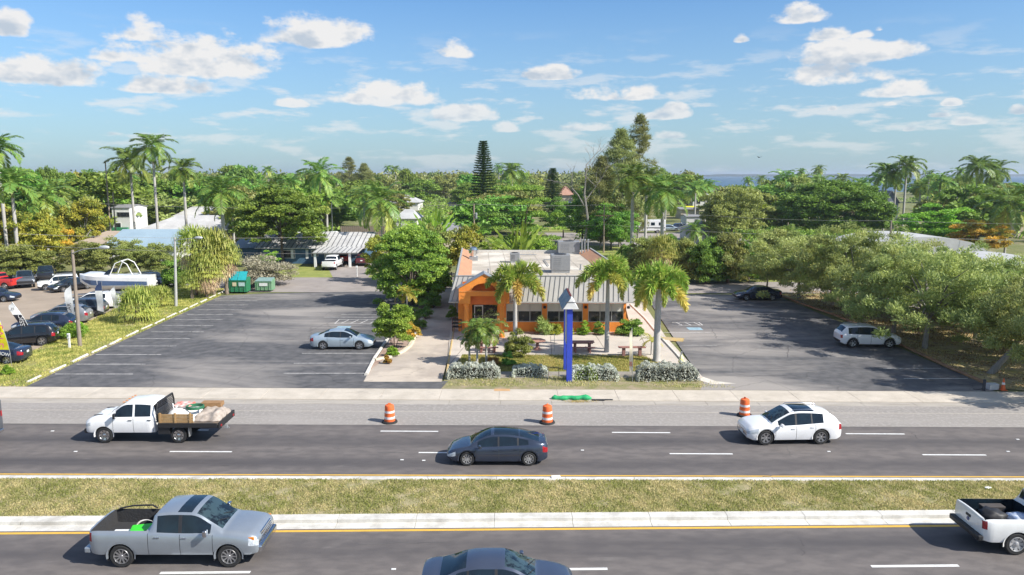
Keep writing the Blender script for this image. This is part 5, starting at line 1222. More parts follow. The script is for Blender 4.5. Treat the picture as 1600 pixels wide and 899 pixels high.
fl = flag(988, 598, 512, .20, -.1, [(0,.16,mat('cream_cloth',(.72,.64,.48),.8)),(.16,.26,mat('faded_pink_cloth',(.62,.3,.22),.8)),(.26,1,mat('cream_cloth',(.72,.64,.48),.8))], [], 'slack cream feather flag between the hedges in front of the patio')
# red and black advertising pole by the boat
g = G(233, 478); mb = MB(); mb.tube([(g[0],g[1],0),(g[0],g[1],3.1)], .09, 8); 
# pylon sign
BLUE = mat('sign_blue', (.035,.07,.50), .5, c2=(.03,.06,.42), scale=2); 
g = G(889, 597); t = thing('pylon_sign', 'tall twin post sign with blue legs and a three sided gabled top, seen edge on', 'sign', g)
ztop = A(889, 480, g[1])[2]
mb = MB(); mb.box(-.18,.18,-.18,.18,0,ztop); mb.build('front_post', BLUE, t, bevel=.01)
g2 = G(883.5, 579); dy = g2[1]-g[1]; dx = g2[0]-g[0]
mb = MB(); mb.box(dx-.14,dx+.14,dy-.14,dy+.14,0,ztop); mb.build('rear_post', BLUE, t, bevel=.01)
zc = A(884, 535, g[1]+2)[2]
pl = MB(); pl.box(-.10,.0,.25,dy-.2,zc,ztop-.15); pl.build('sign_panel', mat('panel_white', (.66,.66,.64), .5, c2=(.4,.45,.42), scale=1.2), t)
# gabled head: triangular prism running away from the road
zA = A(891, 451, g[1])[2]; zB = A(890, 482, g[1])[2]; hw = .40
hp = MB(); y0_, y1_ = -.35, dy+.9
zr = zB+.74
hp.add([(-hw-.05,y0_,zB),(hw+.15,y0_,zB),(.05,y0_,zr),(-hw-.05,y1_,zB),(hw+.15,y1_,zB),(.05,y1_,zr)], [(0,1,2),(3,5,4),(0,3,4,1),(0,2,5,3),(1,4,5,2)])
hd = hp.build('sign_head', mat('sign_head_white', (.76,.75,.72), .6), t)
mb = MB(); mb.add([(-hw-.12,y0_-.05,zB-.03),(.04,y0_-.05,zr+.05),(.04,y1_,zr+.05),(-hw-.12,y1_,zB-.03)], [(0,1,2,3)]); mb.build('head_roof', mat('sign_roof_blue', (.10,.16,.24), .5, c2=(.22,.29,.36), scale=1.5), hd)
mb = MB()
for k in range(6): mb.box(.0,.12,y0_+.5+k*.55,y0_+.78+k*.55,zr-.02+.0,zr+.10)
mb.build('ridge_tiles', mat('dark_red_tile', (.14,.03,.03), .6), hd)
mb = MB(); mb.box(-.3,.38,y0_-.02,y0_-.004,zB+.42,zB+.47); mb.build('vent_slot', SEAM, hd)
# old pipe frame stands near the sign
mb = MB(); a, b = G(857,596), G(873,596); mb.tube([(a[0],a[1],0),(a[0],a[1],.95),(b[0],b[1],.95),(b[0],b[1],0)], .022, 6); tag(mb.build('pipe_hoop', mat('rust_pipe', (.2,.15,.12), .7)), 'low pipe hoop just left of the blue sign legs', 'pipe frame')
mb = MB(); a, b = G(866,552), G(884,552); mb.tube([(a[0],a[1],.11),(a[0],a[1],1.5)], .02, 6); mb.tube([(a[0]-.3,a[1],1.0),(b[0]+.2,b[1],1.0)], .025, 6); tag(mb.build('menu_stand', GALV), 'thin empty metal stand on the patio left of the sign', 'stand')
# hand rail left
# picnic tables
PW = mat('faded_red_timber', (.34,.17,.14), .85, c2=(.25,.12,.10), scale=5, mapping=(1,6,1))
def picnic(px, py, label, rz=0, s=1.0):
    g = G(px, py, .11); t = thing('picnic_table', label, 'picnic table', (g[0], g[1]+.75, .111), rz, 'patio tables')
    mb = MB()
    for k in range(4): mb.box(-.9*s,.9*s,-.38+k*.19,-.38+k*.19+.17,.70,.74)
    mb.build('table_top', PW, t)
    for y in (-.72,.72):
        mb = MB(); mb.box(-.9*s,.9*s,y-.13,y+.13,.41,.45); mb.build('bench_seat', PW, t)
    for x in (-.55*s,.55*s):
        mb = MB(); mb.cbox((x,0,.35),(.2,.32,.69)); mb.box(x-.05,x+.05,-.8,.8,.34,.41); mb.box(x-.08,x+.08,-.55,.55,.0,.08); mb.build('leg', PW, t)
        for y in (-.72,.72): mb = MB(); mb.box(x-.05,x+.05,y-.05,y+.05,.0,.34); mb.build('bench_leg', PW, t)
    return t
picnic(911, 552, 'red brown picnic table beside the palm on the patio')
picnic(762, 552, 'picnic table in the shade behind the small palms', s=.9)
g = G(987, 556, .11); t = thing('patio_bench', 'plain red brown bench behind the cream flag', 'bench', (g[0],g[1],.111), 0, 'patio tables')
mb = MB(); mb.box(-1.0,1.0,-.25,.25,.62,.68); mb.build('seat', PW, t)
for x in (-.6,.6): mb = MB(); mb.cbox((x,0,.31),(.22,.34,.61)); mb.build('leg', PW, t)
g = G(840, 548, .11); t = thing('round_table', 'round red brown table at the left of the patio', 'table', (g[0],g[1]+.3,.111), 0, 'patio tables')
mb = MB(); mb.lathe([(.62,.70),(.64,.72),(.62,.75)], 24); mb.build('table_top', mat('round_top', (.42,.22,.16), .8), t)
mb = MB(); mb.lathe([(.32,0),(.2,.08),(.12,.3),(.12,.69)], 16); mb.build('pedestal', PW, t, smooth=40)
# benches left of the porch
for i, (px, py, lb) in enumerate(((716,512,'dark slatted bench at the left corner of the porch'),)):
    g = G(px, py+6, .11); t = thing('dark_bench', lb, 'bench', (g[0]-.1,g[1],.111)); mb = MB()
    for z in (.35,.65,.95): mb.box(-.42,.42,-.1,.35,z,z+.1)
    mb.build('shelf_slats', BLACK, t)
    for x in (-.42,.38): mb = MB(); mb.box(x,x+.04,-.1,.35,0,1.1); mb.build('side_frame', PW, t)
# hydrant-like yellow post with a wrapped top
g = G(1064, 574); t = thing('wrapped_post', 'post wrapped in yellow and white tape at the end of the sidewalk', 'post', (g[0],g[1],.1))
mb = MB(); mb.tube([(0,0,0),(0,0,1.05)], .06, 8); mb.build('post', GALV, t)
bag_m = mat('yellow_wrap', (.75,.68,.1), .6, c2=(.7,.7,.66), scale=3)
mb = MB(); mb.lathe([(.12,.15),(.22,.3),(.16,.55),(.09,.8)], 10); mb.build('tape_wrap', bag_m, t, smooth=60)
# dumpsters
def dumpster(px0, px1, pyb, h, lidm, bodym, label, open_lid, dep=1.4):
    a, b = G(px0, pyb), G(px1, pyb); w_ = b[0]-a[0]; t = thing('dumpster', label, 'dumpster', (a[0],a[1],.056)); 
    hb = h*(.62 if open_lid else .78)
    mb = MB(); mb.add([(0,0,.12),(w_,0,.12),(w_,dep,.12),(0,dep,.12),(-.03,-.03,hb),(w_+.03,-.03,hb),(w_+.03,dep,hb*1.18),(-.03,dep,hb*1.18)], [(0,3,2,1),(4,5,6,7),(0,1,5,4),(1,2,6,5),(2,3,7,6),(3,0,4,7)]); mb.build('bin_body', bodym, t, bevel=.02)
    mb = MB(); mb.box(-.06,w_+.06,-.07,.0,hb-.12,hb-.03); 
    for k in range(4): x = w_*(k+.5)/4; mb.box(x-.03,x+.03,-.06,.0,.15,hb-.15)
    mb.build('bin_rib', bodym, t)
    for k in range(2):
        x0, x1 = w_*k/2+.03, w_*(k+1)/2-.03; mb = MB()
        z0, z1 = hb+.01, (h if open_lid else hb*1.18+.04)
        y0, y1 = (-.05, dep*.55) if open_lid else (-.05, dep)
        mb.add([(x0,y0,z0),(x1,y0,z0),(x1,y1,z1),(x0,y1,z1),(x0,y0,z0+.05),(x1,y0,z0+.05),(x1,y1,z1+.05),(x0,y1,z1+.05)], [(0,3,2,1),(4,5,6,7),(0,1,5,4),(1,2,6,5),(2,3,7,6),(3,0,4,7)]); mb.build('lid', lidm, t)
    for x, wd, m in ((.45,.45,mat('sticker_cream',(.65,.6,.4),.6)),(1.15,.7,mat('sticker_pale',(.45,.62,.6),.6))) if open_lid else ((.5,.95,WHITE),):
        mb = MB(); mb.box(x,x+wd,-.078,-.072,hb*.55,hb*.85); mb.build('sticker', m, t)
    for x in (.1, w_-.2):
        mb = MB(); mb.lathe([(.07,x),(.07,x+.08)], 10, (0,.2,.07), 'X'); mb.build('wheel', BLACK, t)
dumpster(358, 385.5, 459, 2.35, mat('lid_teal', (.02,.36,.40), .5, c2=(.02,.30,.34), scale=3), mat('bin_green', (.02,.20,.09), .6, c2=(.03,.15,.07), scale=3), 'taller green dumpster with two raised turquoise lids', True)
dumpster(399, 424.5, 456.5, 1.5, mat('lid_greygreen', (.22,.34,.32), .6), mat('bin_green_pale', (.10,.28,.13), .6, c2=(.2,.3,.2), scale=2), 'low pale green dumpster with flat lids and a white sticker', False)
# motorcycle in the alley
g = G(675, 470); t = thing('motorcycle', 'dark motorcycle parked beside the island kerb in the alley', 'motorcycle', (g[0],g[1],.06), R(-60))
for x in (-.7,.7):
    mb = MB(); mb.lathe([(.20,-.05),(.30,-.06),(.32,0),(.30,.06),(.20,.05)], 18, (x,0,.32), 'Y', False, False); w_ = mb.build('wheel', RUBBER, t, smooth=50)
    mb = MB(); mb.lathe([(.2,-.02),(.2,.02)], 14, (x,0,.32), 'Y'); mb.build('rim', GALV, w_)
mb = MB(); mb.cbox((0,0,.5),(.6,.28,.4)); mb.cbox((.1,0,.82),(.5,.26,.22)); mb.build('tank_and_engine', P_DNAVY, t, bevel=.06)
mb = MB(); mb.cbox((-.42,0,.82),(.7,.28,.12),0,.05); mb.build('seat', BLACK, t, bevel=.04)
mb = MB(); mb.tube([(.7,0,.32),(.5,0,.95),(.42,0,1.05)], .03, 6); mb.tube([(.38,-.36,1.1),(.45,0,1.06),(.38,.36,1.1)], .018, 6); mb.build('fork_and_handlebar', CHROME, t)
# boat on a trailer
def loft(secs, mb):
    n = len(secs[0]); vs = [p for s in secs for p in s]
    fs = [(i*n+k, (i+1)*n+k, (i+1)*n+k+1, i*n+k+1) for i in range(len(secs)-1) for k in range(n-1)]
    fs += [tuple(range(n)), tuple((len(secs)-1)*n+k for k in range(n))[::-1]]
    mb.add(vs, fs); return mb
def cabin_boat(px, py, ang, label, L_=8.2, group=None):
    g = G(px, py); t = thing('motor_boat', label, 'boat', (g[0],g[1],.03), R(ang), group); H0 = 1.0
    xs = [0,.06,.15,.3,.5,.75,.92,1.0]; up = []; lo = []
    for s in xs:
        x = L_/2-s*L_; b = 1.28*(1-(1-min(s/.42,1))**2.2)+.02; b = max(b,.05); keel = H0+.95*(1-min(s/.3,1))**2; ch = keel+.38*(.4+.6*min(s/.3,1)); sh = H0+1.55+.22*(1-s)
        lo.append([(x,y,z) for y,z in ((-b,ch+.22),(-b*.82,ch),(0,keel),(b*.82,ch),(b,ch+.22))])
        up.append([(x,y,z) for y,z in ((-b,ch+.22),(-b*1.03,sh-.08),(-b*.9,sh),(0,sh+(.32 if .12<s<.5 else .08)),(b*.9,sh),(b*1.03,sh-.08),(b,ch+.22))])
    mb = MB(); loft([r for r in lo], mb); mb.build('lower_hull', WHITE, t, smooth=50)
    mb = MB(); loft(up, mb); o = mb.build('upper_hull', P_WHITE, t, smooth=40)
    mb = MB()
    for sd in (-1,1):
        P = []
        for s in (0.03,.1,.2,.35,.55,.8,.99):
            x = L_/2-s*L_; b = max(1.28*(1-(1-min(s/.42,1))**2.2)+.02,.05); keel = H0+.95*(1-min(s/.3,1))**2; ch = keel+.38*(.4+.6*min(s/.3,1)); sh = H0+1.55+.22*(1-s)
            P += [(x,sd*(b*1.02+.012),ch+.30),(x,sd*(b*1.035+.012),sh-.5)]
        mb.add(P, [(2*i,2*i+2,2*i+3,2*i+1) for i in range(6)])
    mb.build('blue_hull_stripe', mat('hull_blue', (.08,.13,.24), .25), t)
    mb = MB(); P = [(.9,-.85,2.85),(.9,.85,2.85),(.3,.98,2.82),(.3,-.98,2.82),(.45,-.7,3.3),(.45,.7,3.3),(.0,.85,3.28),(.0,-.85,3.28)]
    mb.add(P, [(0,1,5,4),(1,2,6,5),(3,0,4,7)]); mb.build('windscreen', GLASS, t)
    mb = MB()
    for y in (-1.1,1.1): mb.tube([(.2,y,2.75),(-.4,y*.95,4.0),(-1.0,y*.85,4.25)], .05, 6); mb.tube([(-2.2,y,2.6),(-1.6,y*.95,3.9),(-1.0,y*.85,4.25)], .05, 6)
    mb.tube([(-1.0,-.94,4.25),(-1.0,.94,4.25)], .05, 6); mb.build('wakeboard_arch', WHITE, t, smooth=60)
    tr = thing('boat_trailer', 'grey trailer frame carrying ' + ('the cabin boat' if group is None else 'a far boat'), 'trailer', (g[0],g[1],.03), R(ang)); mb = MB()
    for y in (-.8,.8): mb.tube([(L_/2+1.4,0,.55),(2.2,y,.6),(-L_/2,y,.6)], .06, 6)
    for x in (1.6,-.4,-2.6): mb.box(x-.05,x+.05,-.9,.9,.6,.72); mb.box(x-.06,x+.06,-.14,.14,.721,H0+.02)
    mb.build('frame', GALV, tr)
    for x in (-1.2,-2.1):
        for sd in (-1,1): wheel(tr, x, sd*1.0, .33, .2, sd, 5, STEELW, style='steel')
    return t
cabin_boat(184, 468, 186, 'white and blue cabin boat on a trailer in the dealer lot', 7.4)
# motorhome and small far boats
g = G(1010, 365); t = thing('motorhome', 'white motorhome with dark windows and a stripe in the far yard', 'motorhome', (g[0]-4.2,g[1],.03))
mb = MB(); mb.box(0,8.6,0,2.4,.55,3.1); mb.build('coach_body', P_WHITE, t, bevel=.12)
mb = MB(); mb.box(.1,8.5,-.012,-.002,1.15,1.4); mb.build('stripe', SEAM, t)
for x, w_ in ((1.0,1.3),(3.0,1.4),(5.2,.9),(7.0,1.0)): mb = MB(); mb.box(x,x+w_,-.02,-.003,1.8,2.5); mb.build('window', GLASS, t)
mb = MB(); mb.box(3,4.2,.7,1.6,3.1,3.45); mb.build('roof_unit', WHITE, t, bevel=.05)
for x in (1.8,6.8):
    for y, sd in ((.1,-1),(2.3,1)): wheel(t, x, y, .42, .24, sd, 6, STEELW, style='steel')
g = A(1085, 340, 236); t = thing('yellow_kayak', 'yellow kayak lying on the low shelter roof', 'kayak', (g[0],237,3.45)); mb = MB()
loft([[(x,y,z) for y,z in ((-b,.0),(-b*.7,.3),(0,.4),(b*.7,.3),(b,0))] for x,b in ((-2.6,.05),(-1.6,.35),(0,.5),(1.6,.35),(2.6,.05))], mb); mb.build('hull', YEL, t, smooth=50)
g = G(520, 378); t = thing('sailing_boat', 'white sailing boat with a tall bare mast behind the blue house', 'boat', (g[0],g[1],.2), R(80)); mb = MB()
loft([[(x,y,z) for y,z in ((-b,1.3),(-b*.7,.5),(0,.1+k),(b*.7,.5),(b,1.3))] for x,b,k in ((-4,.9,.2),(-2,1.2,0),(1,1.2,0),(3,.7,.3),(4.2,.08,.9))], mb); mb.build('hull', WHITE, t, smooth=50)
mb = MB(); mb.box(-2,1.2,-.7,.7,1.3,1.85); mb.build('cabin', WHITE, t, bevel=.1)
ms = A(517, 290, g[1])[2]; mb = MB(); mb.tube([(0,0,1.4),(0,0,ms)], [.09,.06], 8); mb.build('mast', ALU, t)
# utility poles and wires
WIRE = mat('wire_grey', (.30,.29,.27), .7); TIM = mat('pole_timber', (.36,.29,.22), .9, c2=(.26,.2,.15), scale=4, mapping=(3,3,.3))
def utility_pole(px, pyb, pyt, label, cross=None, transformer=False, r=.16, Y=None):
    g = G(px, pyb) if Y is None else (A(px, 300, Y)[0], Y, 0); zt = A(px, pyt, g[1])[2]; t = thing('utility_pole', label, 'utility pole', g)
    mb = MB(); mb.tube([(0,0,0),(0,0,zt)], [r,r*.65], 10); mb.build('pole', TIM, t, smooth=50)
    if cross:
        zc = A(px, cross, g[1])[2]; mb = MB(); mb.box(-1.6,1.6,-.3,-.17,zc-.08,zc+.08); mb.build('crossarm', mat('crossarm_red', (.42,.24,.15), .8), t)
        mb = MB(); mb.tube([(-.9,-.24,zc-.08),(0,-.2,zc-.9)], .03, 5); mb.tube([(.9,-.24,zc-.08),(0,-.2,zc-.9)], .03, 5); mb.build('brace', GALV, t)
    if transformer:
        zc = zt*.78; mb = MB(); mb.lathe([(.2,zc-.45),(.22,zc),(.22,zc+.4),(.1,zc+.5)], 14, (.35,0,0)); mb.build('transformer', GALV, t, smooth=40)
    return (g[0], g[1], zt)
def wire(a, b, sag, r=.022, label='', n=16):
    mb = MB(); pts = []
    for i in range(n+1):
        s = i/n; pts.append((a[0]+(b[0]-a[0])*s, a[1]+(b[1]-a[1])*s, a[2]+(b[2]-a[2])*s-sag*4*s*(1-s)))
    mb.tube(pts, r, 5, cap=False); return tag(mb.build('overhead_wire', WIRE), label, 'wire', 'overhead wires')
t1 = utility_pole(943, 395, 320, 'wooden utility pole with a red brown crossarm behind the restaurant', cross=337)
t2 = utility_pole(741, 402, 319, 'utility pole with a transformer behind the left rear of the restaurant', transformer=True)
t3 = utility_pole(1396, 384, 345, 'slim utility pole standing behind the grove', Y=112)
t4 = utility_pole(168, 372, 253, 'tall bare pole left of the royal palms', Y=150)
utility_pole(176, 372, 300, 'short pole directly right of the tall bare pole', Y=152)
utility_pole(1234, 384, 348, 'distant short pole below the big round mango tree', Y=150)
tL = (-75, t2[1]+4, 8.9); tR = (90, 95, 7.6)
wire(tL, t2, .9, label='long wire running left from the transformer pole'); wire(t2, t1, .25, label='wire between the two poles behind the restaurant')
wire((t1[0], t1[1], t1[2]-.05), t3, .8, label='top wire from the crossarm pole towards the grove pole'); wire(t3, tR, .4, label='top wire right of the grove pole')
wire((t2[0],t2[1],t2[2]-3.6), (t1[0]+.4,t1[1],t1[2]-3.4), .3, .015, 'lower thin wire behind the restaurant roof'); wire((t1[0]+.4,t1[1],t1[2]-3.4), (t3[0],t3[1],t3[2]-2.3), .5, .03, 'lower wire crossing in front of the grove houses')
wire((t3[0],t3[1],t3[2]-2.3), (95,98,4.9), .3, .03, 'lower wire at the right, above the orange flowering tree')
wire((-60,93,6.3), (t2[0],t2[1],4.7), 1.0, .02, 'lowest wire crossing in front of the blue house')
wire((-75,98,5.2), (-2,97,3.6), .8, .018, 'thin service wire above the blue house lawn')
# small mailbox post at the blue house
g = G(558, 433); mb = MB(); mb.tube([(g[0],g[1],0),(g[0],g[1],1.35)], .06, 6); mb.cbox((g[0],g[1]-.05,1.35),(.2,.45,.22)); tag(mb.build('mailbox', WHITE), 'pale mailbox on a post by the blue house driveway', 'mailbox')
# bird
g = A(1187, 246.5, 120); mb = MB(); mb.add([(0,0,0),(.45,.1,.25),(.2,.3,.05),(-.4,.1,.22),(-.15,.3,.05),(0,.5,-.03),(0,-.35,.02)], [(0,1,2),(0,4,3),(6,1,5),(6,5,3)]); b_ = mb.build('bird', BLACK); b_.location = g; tag(b_, 'small dark bird flying above the bay treetops', 'bird')
# ------------------------------------------------------------------ vegetation
def quads(name, P, D, Nn, ln, wd, tint, m):
    """one rhombic leaf per row: P centre, D long direction, Nn rough normal"""
    D = D/np.linalg.norm(D, axis=1, keepdims=True); S = np.cross(D, Nn); S /= np.maximum(np.linalg.norm(S, axis=1, keepdims=True), 1e-6)
    ln = np.broadcast_to(np.asarray(ln, float).reshape(-1, 1), (len(P), 1)); wd = np.broadcast_to(np.asarray(wd, float).reshape(-1, 1), (len(P), 1))
    V = np.empty((len(P), 4, 3)); V[:,0] = P-D*ln/2; V[:,1] = P+S*wd/2; V[:,2] = P+D*ln/2; V[:,3] = P-S*wd/2
    return rawmesh(name, V.reshape(-1, 3), len(P), tint, m)
def rawmesh(name, V, nq, tint, m):
    me = bpy.data.meshes.new(name); me.vertices.add(len(V)); me.vertices.foreach_set('co', V.astype(np.float32).ravel())
    me.loops.add(nq*4); me.loops.foreach_set('vertex_index', np.arange(nq*4, dtype=np.int32))
    me.polygons.add(nq); me.polygons.foreach_set('loop_start', np.arange(0, nq*4, 4, dtype=np.int32)); me.polygons.foreach_set('loop_total', np.full(nq, 4, dtype=np.int32))
    at = me.attributes.new('tint', 'FLOAT', 'FACE'); at.data.foreach_set('value', np.asarray(tint, np.float32))
    me.materials.append(m); me.update(); return me
def unit(r, n):
    v = r.normal(size=(n, 3)); return v/np.linalg.norm(v, axis=1, keepdims=True)
def crown(name, seed, m, R_=5, H_=5, z0=2.5, nc=60, per=250, leaf=.3, asp=.5, flat=.7, cr=.26, inner=.35, up=.5, shape='dome', noise=.22, tz=.25, low=False):
    """a crown as many leafy clumps; returns mesh and clump centres"""
    r = np.random.RandomState(seed); C = []
    while len(C) < nc:
        d = unit(r, 1)[0]
        if shape == 'dome' and d[2] < -.62: continue
        if shape == 'bush': d[2] = abs(d[2])
        q = inner+(1-inner)*r.rand()**.5
        if shape == 'layer':
            lv = r.randint(0, 5)/4; rad = R_*math.sqrt(max(.05, 1-(lv*.8)**2))*math.sqrt(r.rand()); a = r.rand()*6.283
            C.append((rad*math.cos(a), rad*math.sin(a), z0+H_*(.25+.7*lv)+r.normal()*.1)); continue
        if shape == 'cone':
            h = r.rand()**1.3; rad = R_*(1-h)*math.sqrt(r.rand()); a = r.rand()*6.283; C.append((rad*math.cos(a), rad*math.sin(a), z0+H_*h)); continue
        if shape == 'column':
            h = r.rand(); rad = R_*(math.sin(PI*min(1, h*.9+.12))**.7)*math.sqrt(r.rand()); a = r.rand()*6.283; C.append((rad*math.cos(a), rad*math.sin(a), z0+H_*h)); continue
        q *= 1+noise*r.normal()*.6
        if shape == 'bush': C.append((d[0]*R_*q*.8, d[1]*R_*q*.8, z0+.05*H_+d[2]*H_*.82*q)); continue
        C.append((d[0]*R_*q*.86, d[1]*R_*q*.86, z0+H_*.42+d[2]*H_*.5*q))
    if low:
        for i in range(nc//3): a = r.rand()*6.283; C.append((R_*.72*math.cos(a), R_*.72*math.sin(a), z0+H_*(.08+.25*r.rand())))
        nc = len(C)
    C = np.array(C); rc = R_*cr*(.7+.6*r.rand(nc)); pc = [per]*nc
    P = []; D = []; Nn = []; T = []
    tc_ = r.rand(nc)
    for i in range(nc):
        u = unit(r, per); u[:,2] = np.where(u[:,2] < -.25, -u[:,2]*.6, u[:,2]); k = (r.rand(per)**.4)[:,None]
        p = C[i]+u*k*rc[i]*np.array([1, 1, flat])
        d = u*np.array([1,1,.6])+unit(r, per)*.8; d[:,2] += up*(r.rand(per)-.2)
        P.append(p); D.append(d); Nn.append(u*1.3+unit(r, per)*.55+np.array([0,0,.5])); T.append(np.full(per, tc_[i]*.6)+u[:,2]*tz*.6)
    P = np.concatenate(P); n = len(P); l = leaf*(.6+.8*r.rand(n))
    return quads(name, P, np.concatenate(D), np.concatenate(Nn), l, l*asp, np.concatenate(T), m), C
BARK = mat('bark_brown', (.17,.13,.10), .95, c2=(.10,.08,.06), scale=3, mapping=(3,3,.6), bump=.6)
BARKG = mat('bark_grey', (.30,.28,.25), .95, c2=(.20,.18,.16), scale=3, mapping=(3,3,.6), bump=.5)
PALMT = mat('royal_palm_trunk', (.46,.44,.41), .8, c2=(.34,.32,.30), scale=2, mapping=(1,1,3), bump=.2)
PALMB = mat('fibrous_palm_trunk', (.25,.20,.15), .95, c2=(.15,.12,.09), scale=4, mapping=(1,1,4), bump=.8)
def trunkmesh(name, seed, r0, z1, C, nl=7, m=BARK, lean=(0,0), r1=None):
    r = np.random.RandomState(seed+77); mb = MB(); n = 5; r1 = r1 or r0*.55
    pts = [(lean[0]*(k/n)**1.3+(r.normal()*.05 if k else 0), lean[1]*(k/n), z1*k/n) for k in range(n+1)]
    mb.tube([(0,0,-.1)]+pts[0:], [r0*1.45]+[r0+(r1-r0)*(k/n) for k in range(n+1)], 9)
    top = Vector(pts[-1]); idx = np.argsort(-np.linalg.norm(C[:,:2], axis=1)) if len(C) else []
    pick = r.choice(len(C), min(nl, len(C)), replace=False)
    for i in pick:
        c = Vector(C[i]); mid = top.lerp(c, .5)+Vector((0,0,.12*(c-top).length)); s = top-Vector((0,0,z1*.25*r.rand()))
        mb.tube([s, mid, c], [r1*.75, r1*.45, r1*.12], 6)
    me_o = mb.build(name, m, smooth=60); me = me_o.data; bpy.data.objects.remove(me_o); return me
G_MANGO = leafmat('leaf_mango', (.085,.175,.03), (.25,.40,.065), .35); G_OAK = leafmat('leaf_grey_oak', (.185,.24,.07), (.45,.49,.16), .35)
G_MID = leafmat('leaf_mid_green', (.12,.20,.034), (.28,.37,.06), .35); G_YEL = leafmat('leaf_yellow_green', (.20,.24,.035), (.46,.40,.05), .3); G_ORA = leafmat('leaf_orange', (.22,.23,.035), (.72,.40,.05), .3)
G_OLIVE = leafmat('leaf_olive', (.16,.19,.05), (.34,.36,.10), .35); G_PALM = leafmat('leaf_palm', (.10,.19,.035), (.36,.38,.08), .3, .4); G_FOX = leafmat('leaf_foxtail', (.19,.28,.04), (.56,.40,.13), .35, .5)
G_CAS = leafmat('leaf_casuarina', (.17,.20,.065), (.36,.38,.14), .35); G_NOR = leafmat('leaf_norfolk', (.05,.095,.03), (.11,.17,.05), .15); G_SAB = leafmat('leaf_sabal', (.17,.24,.045), (.48,.44,.10), .25)
G_SILV = leafmat('leaf_silver', (.30,.33,.27), (.62,.64,.55), .2); G_DEAD = leafmat('leaf_dead', (.34,.25,.14), (.55,.42,.25), .2); G_LIME = leafmat('leaf_lime', (.13,.24,.025), (.32,.44,.05), .3); G_GREYB = leafmat('leaf_greybrown', (.17,.16,.10), (.42,.38,.28), .2)
G_LEMON = leafmat('leaf_dry_palm_yellow', (.30,.30,.04), (.62,.48,.08))
# --- broadleaf prototypes: kind -> list of (crown mesh, trunk mesh, width, height)
PROTO = {}
def reg(kind, seed, m, R_, H_, z0, tr=.22, bark=BARK, nl=7, lean=(0,0), **k):
    cm, C = crown('crown', seed, m, R_, H_, z0, **k); tm = trunkmesh('trunk', seed, tr, z0+H_*.25, C, nl, bark, lean)
    co = np.empty(len(cm.vertices)*3, np.float32); cm.vertices.foreach_get('co', co); co = co.reshape(-1, 3)
    zt = float(np.percentile(co[:,2], 99.7)); w_ = float(np.percentile(np.abs(co[:,0]), 98))*2
    PROTO.setdefault(kind, []).append((cm, tm, w_, zt))
for s in range(2): reg('mango', 10+s, G_MANGO, 9, 10.5, .6, nc=340, per=130, leaf=.42, asp=.5, cr=.105, inner=.82, noise=.08, flat=.9)
for s in range(4): reg('oak', 20+s, G_OAK, 5.5, 6.6, 1.0, bark=BARKG, nc=150, per=300, leaf=.24, asp=.34, cr=.14, inner=.45, noise=.42, up=1.9, flat=1.05, nl=22, lean=(.2*(s-1),0))
for s in range(2): reg('green', 30+s, G_MANGO if s else G_MID, 5.5, 8.2, 1.3, nc=95, per=230, leaf=.32, asp=.5, cr=.20, inner=.5, flat=.65)
reg('shade', 39, G_MID, 5.5, 7.6, 2.3, nc=220, per=220, leaf=.32, asp=.5, cr=.14, inner=.66, flat=.7, nl=12, noise=.16)
reg('layered', 40, G_MID, 5.2, 8.6, .8, nc=120, per=230, leaf=.28, asp=.45, cr=.22, flat=.28, shape='layer', nl=14)
reg('front_layered', 41, leafmat('leaf_front_tree', (.12,.22,.035), (.36,.46,.07), .38), 4.3, 7.4, -.3, nc=260, per=220, leaf=.22, asp=.5, cr=.15, flat=.6, inner=.6, nl=12, noise=.14)
for s in range(3): reg('bushy', 50+s, (G_MID, G_OLIVE, G_MANGO)[s], 4.6, 7.6, .6, nc=60, per=90, leaf=.55, asp=.6, cr=.25, inner=.5, flat=.75)
for s in range(2): reg('pale', 60+s, (G_OLIVE, G_YEL)[s], 4.4, 7.0, .6, nc=58, per=90, leaf=.52, asp=.55, cr=.24, inner=.5)
reg('yellow', 65, G_YEL, 4.2, 6.4, .8, nc=70, per=170, leaf=.34, asp=.5, cr=.2, bark=BARKG); reg('orange', 66, G_ORA, 4.2, 6, .6, nc=80, per=170, leaf=.34, asp=.5, cr=.19)
reg('olive', 67, G_OLIVE, 5, 7.6, .3, nc=90, per=200, leaf=.32, asp=.45, cr=.2); reg('lime', 68, G_LIME, 4.5, 6, .2, nc=100, per=190, leaf=.3, asp=.5, cr=.2, flat=.5, shape='bush')
reg('darkbush', 70, G_MANGO, 3.2, 4.6, .1, nc=110, per=190, leaf=.22, asp=.5, cr=.2, shape='bush'); reg('darkbush', 71, G_OLIVE, 3.2, 4.4, .1, nc=110, per=190, leaf=.22, asp=.5, cr=.2, shape='bush')
reg('greybush', 72, G_GREYB, 3.2, 3.4, .2, nc=80, per=190, leaf=.17, asp=.5, cr=.22, up=1, shape='bush'); reg('casuarina', 74, G_CAS, 3.4, 19, 1.5, nc=230, per=120, leaf=.5, asp=.16, cr=.26, shape='column', up=1.6, flat=1.3, bark=BARKG, nl=26)
reg('casuarina', 75, G_CAS, 2.6, 20, 2.5, nc=170, per=95, leaf=.46, asp=.16, cr=.26, shape='column', up=1.6, flat=1.3, bark=BARKG, nl=26)
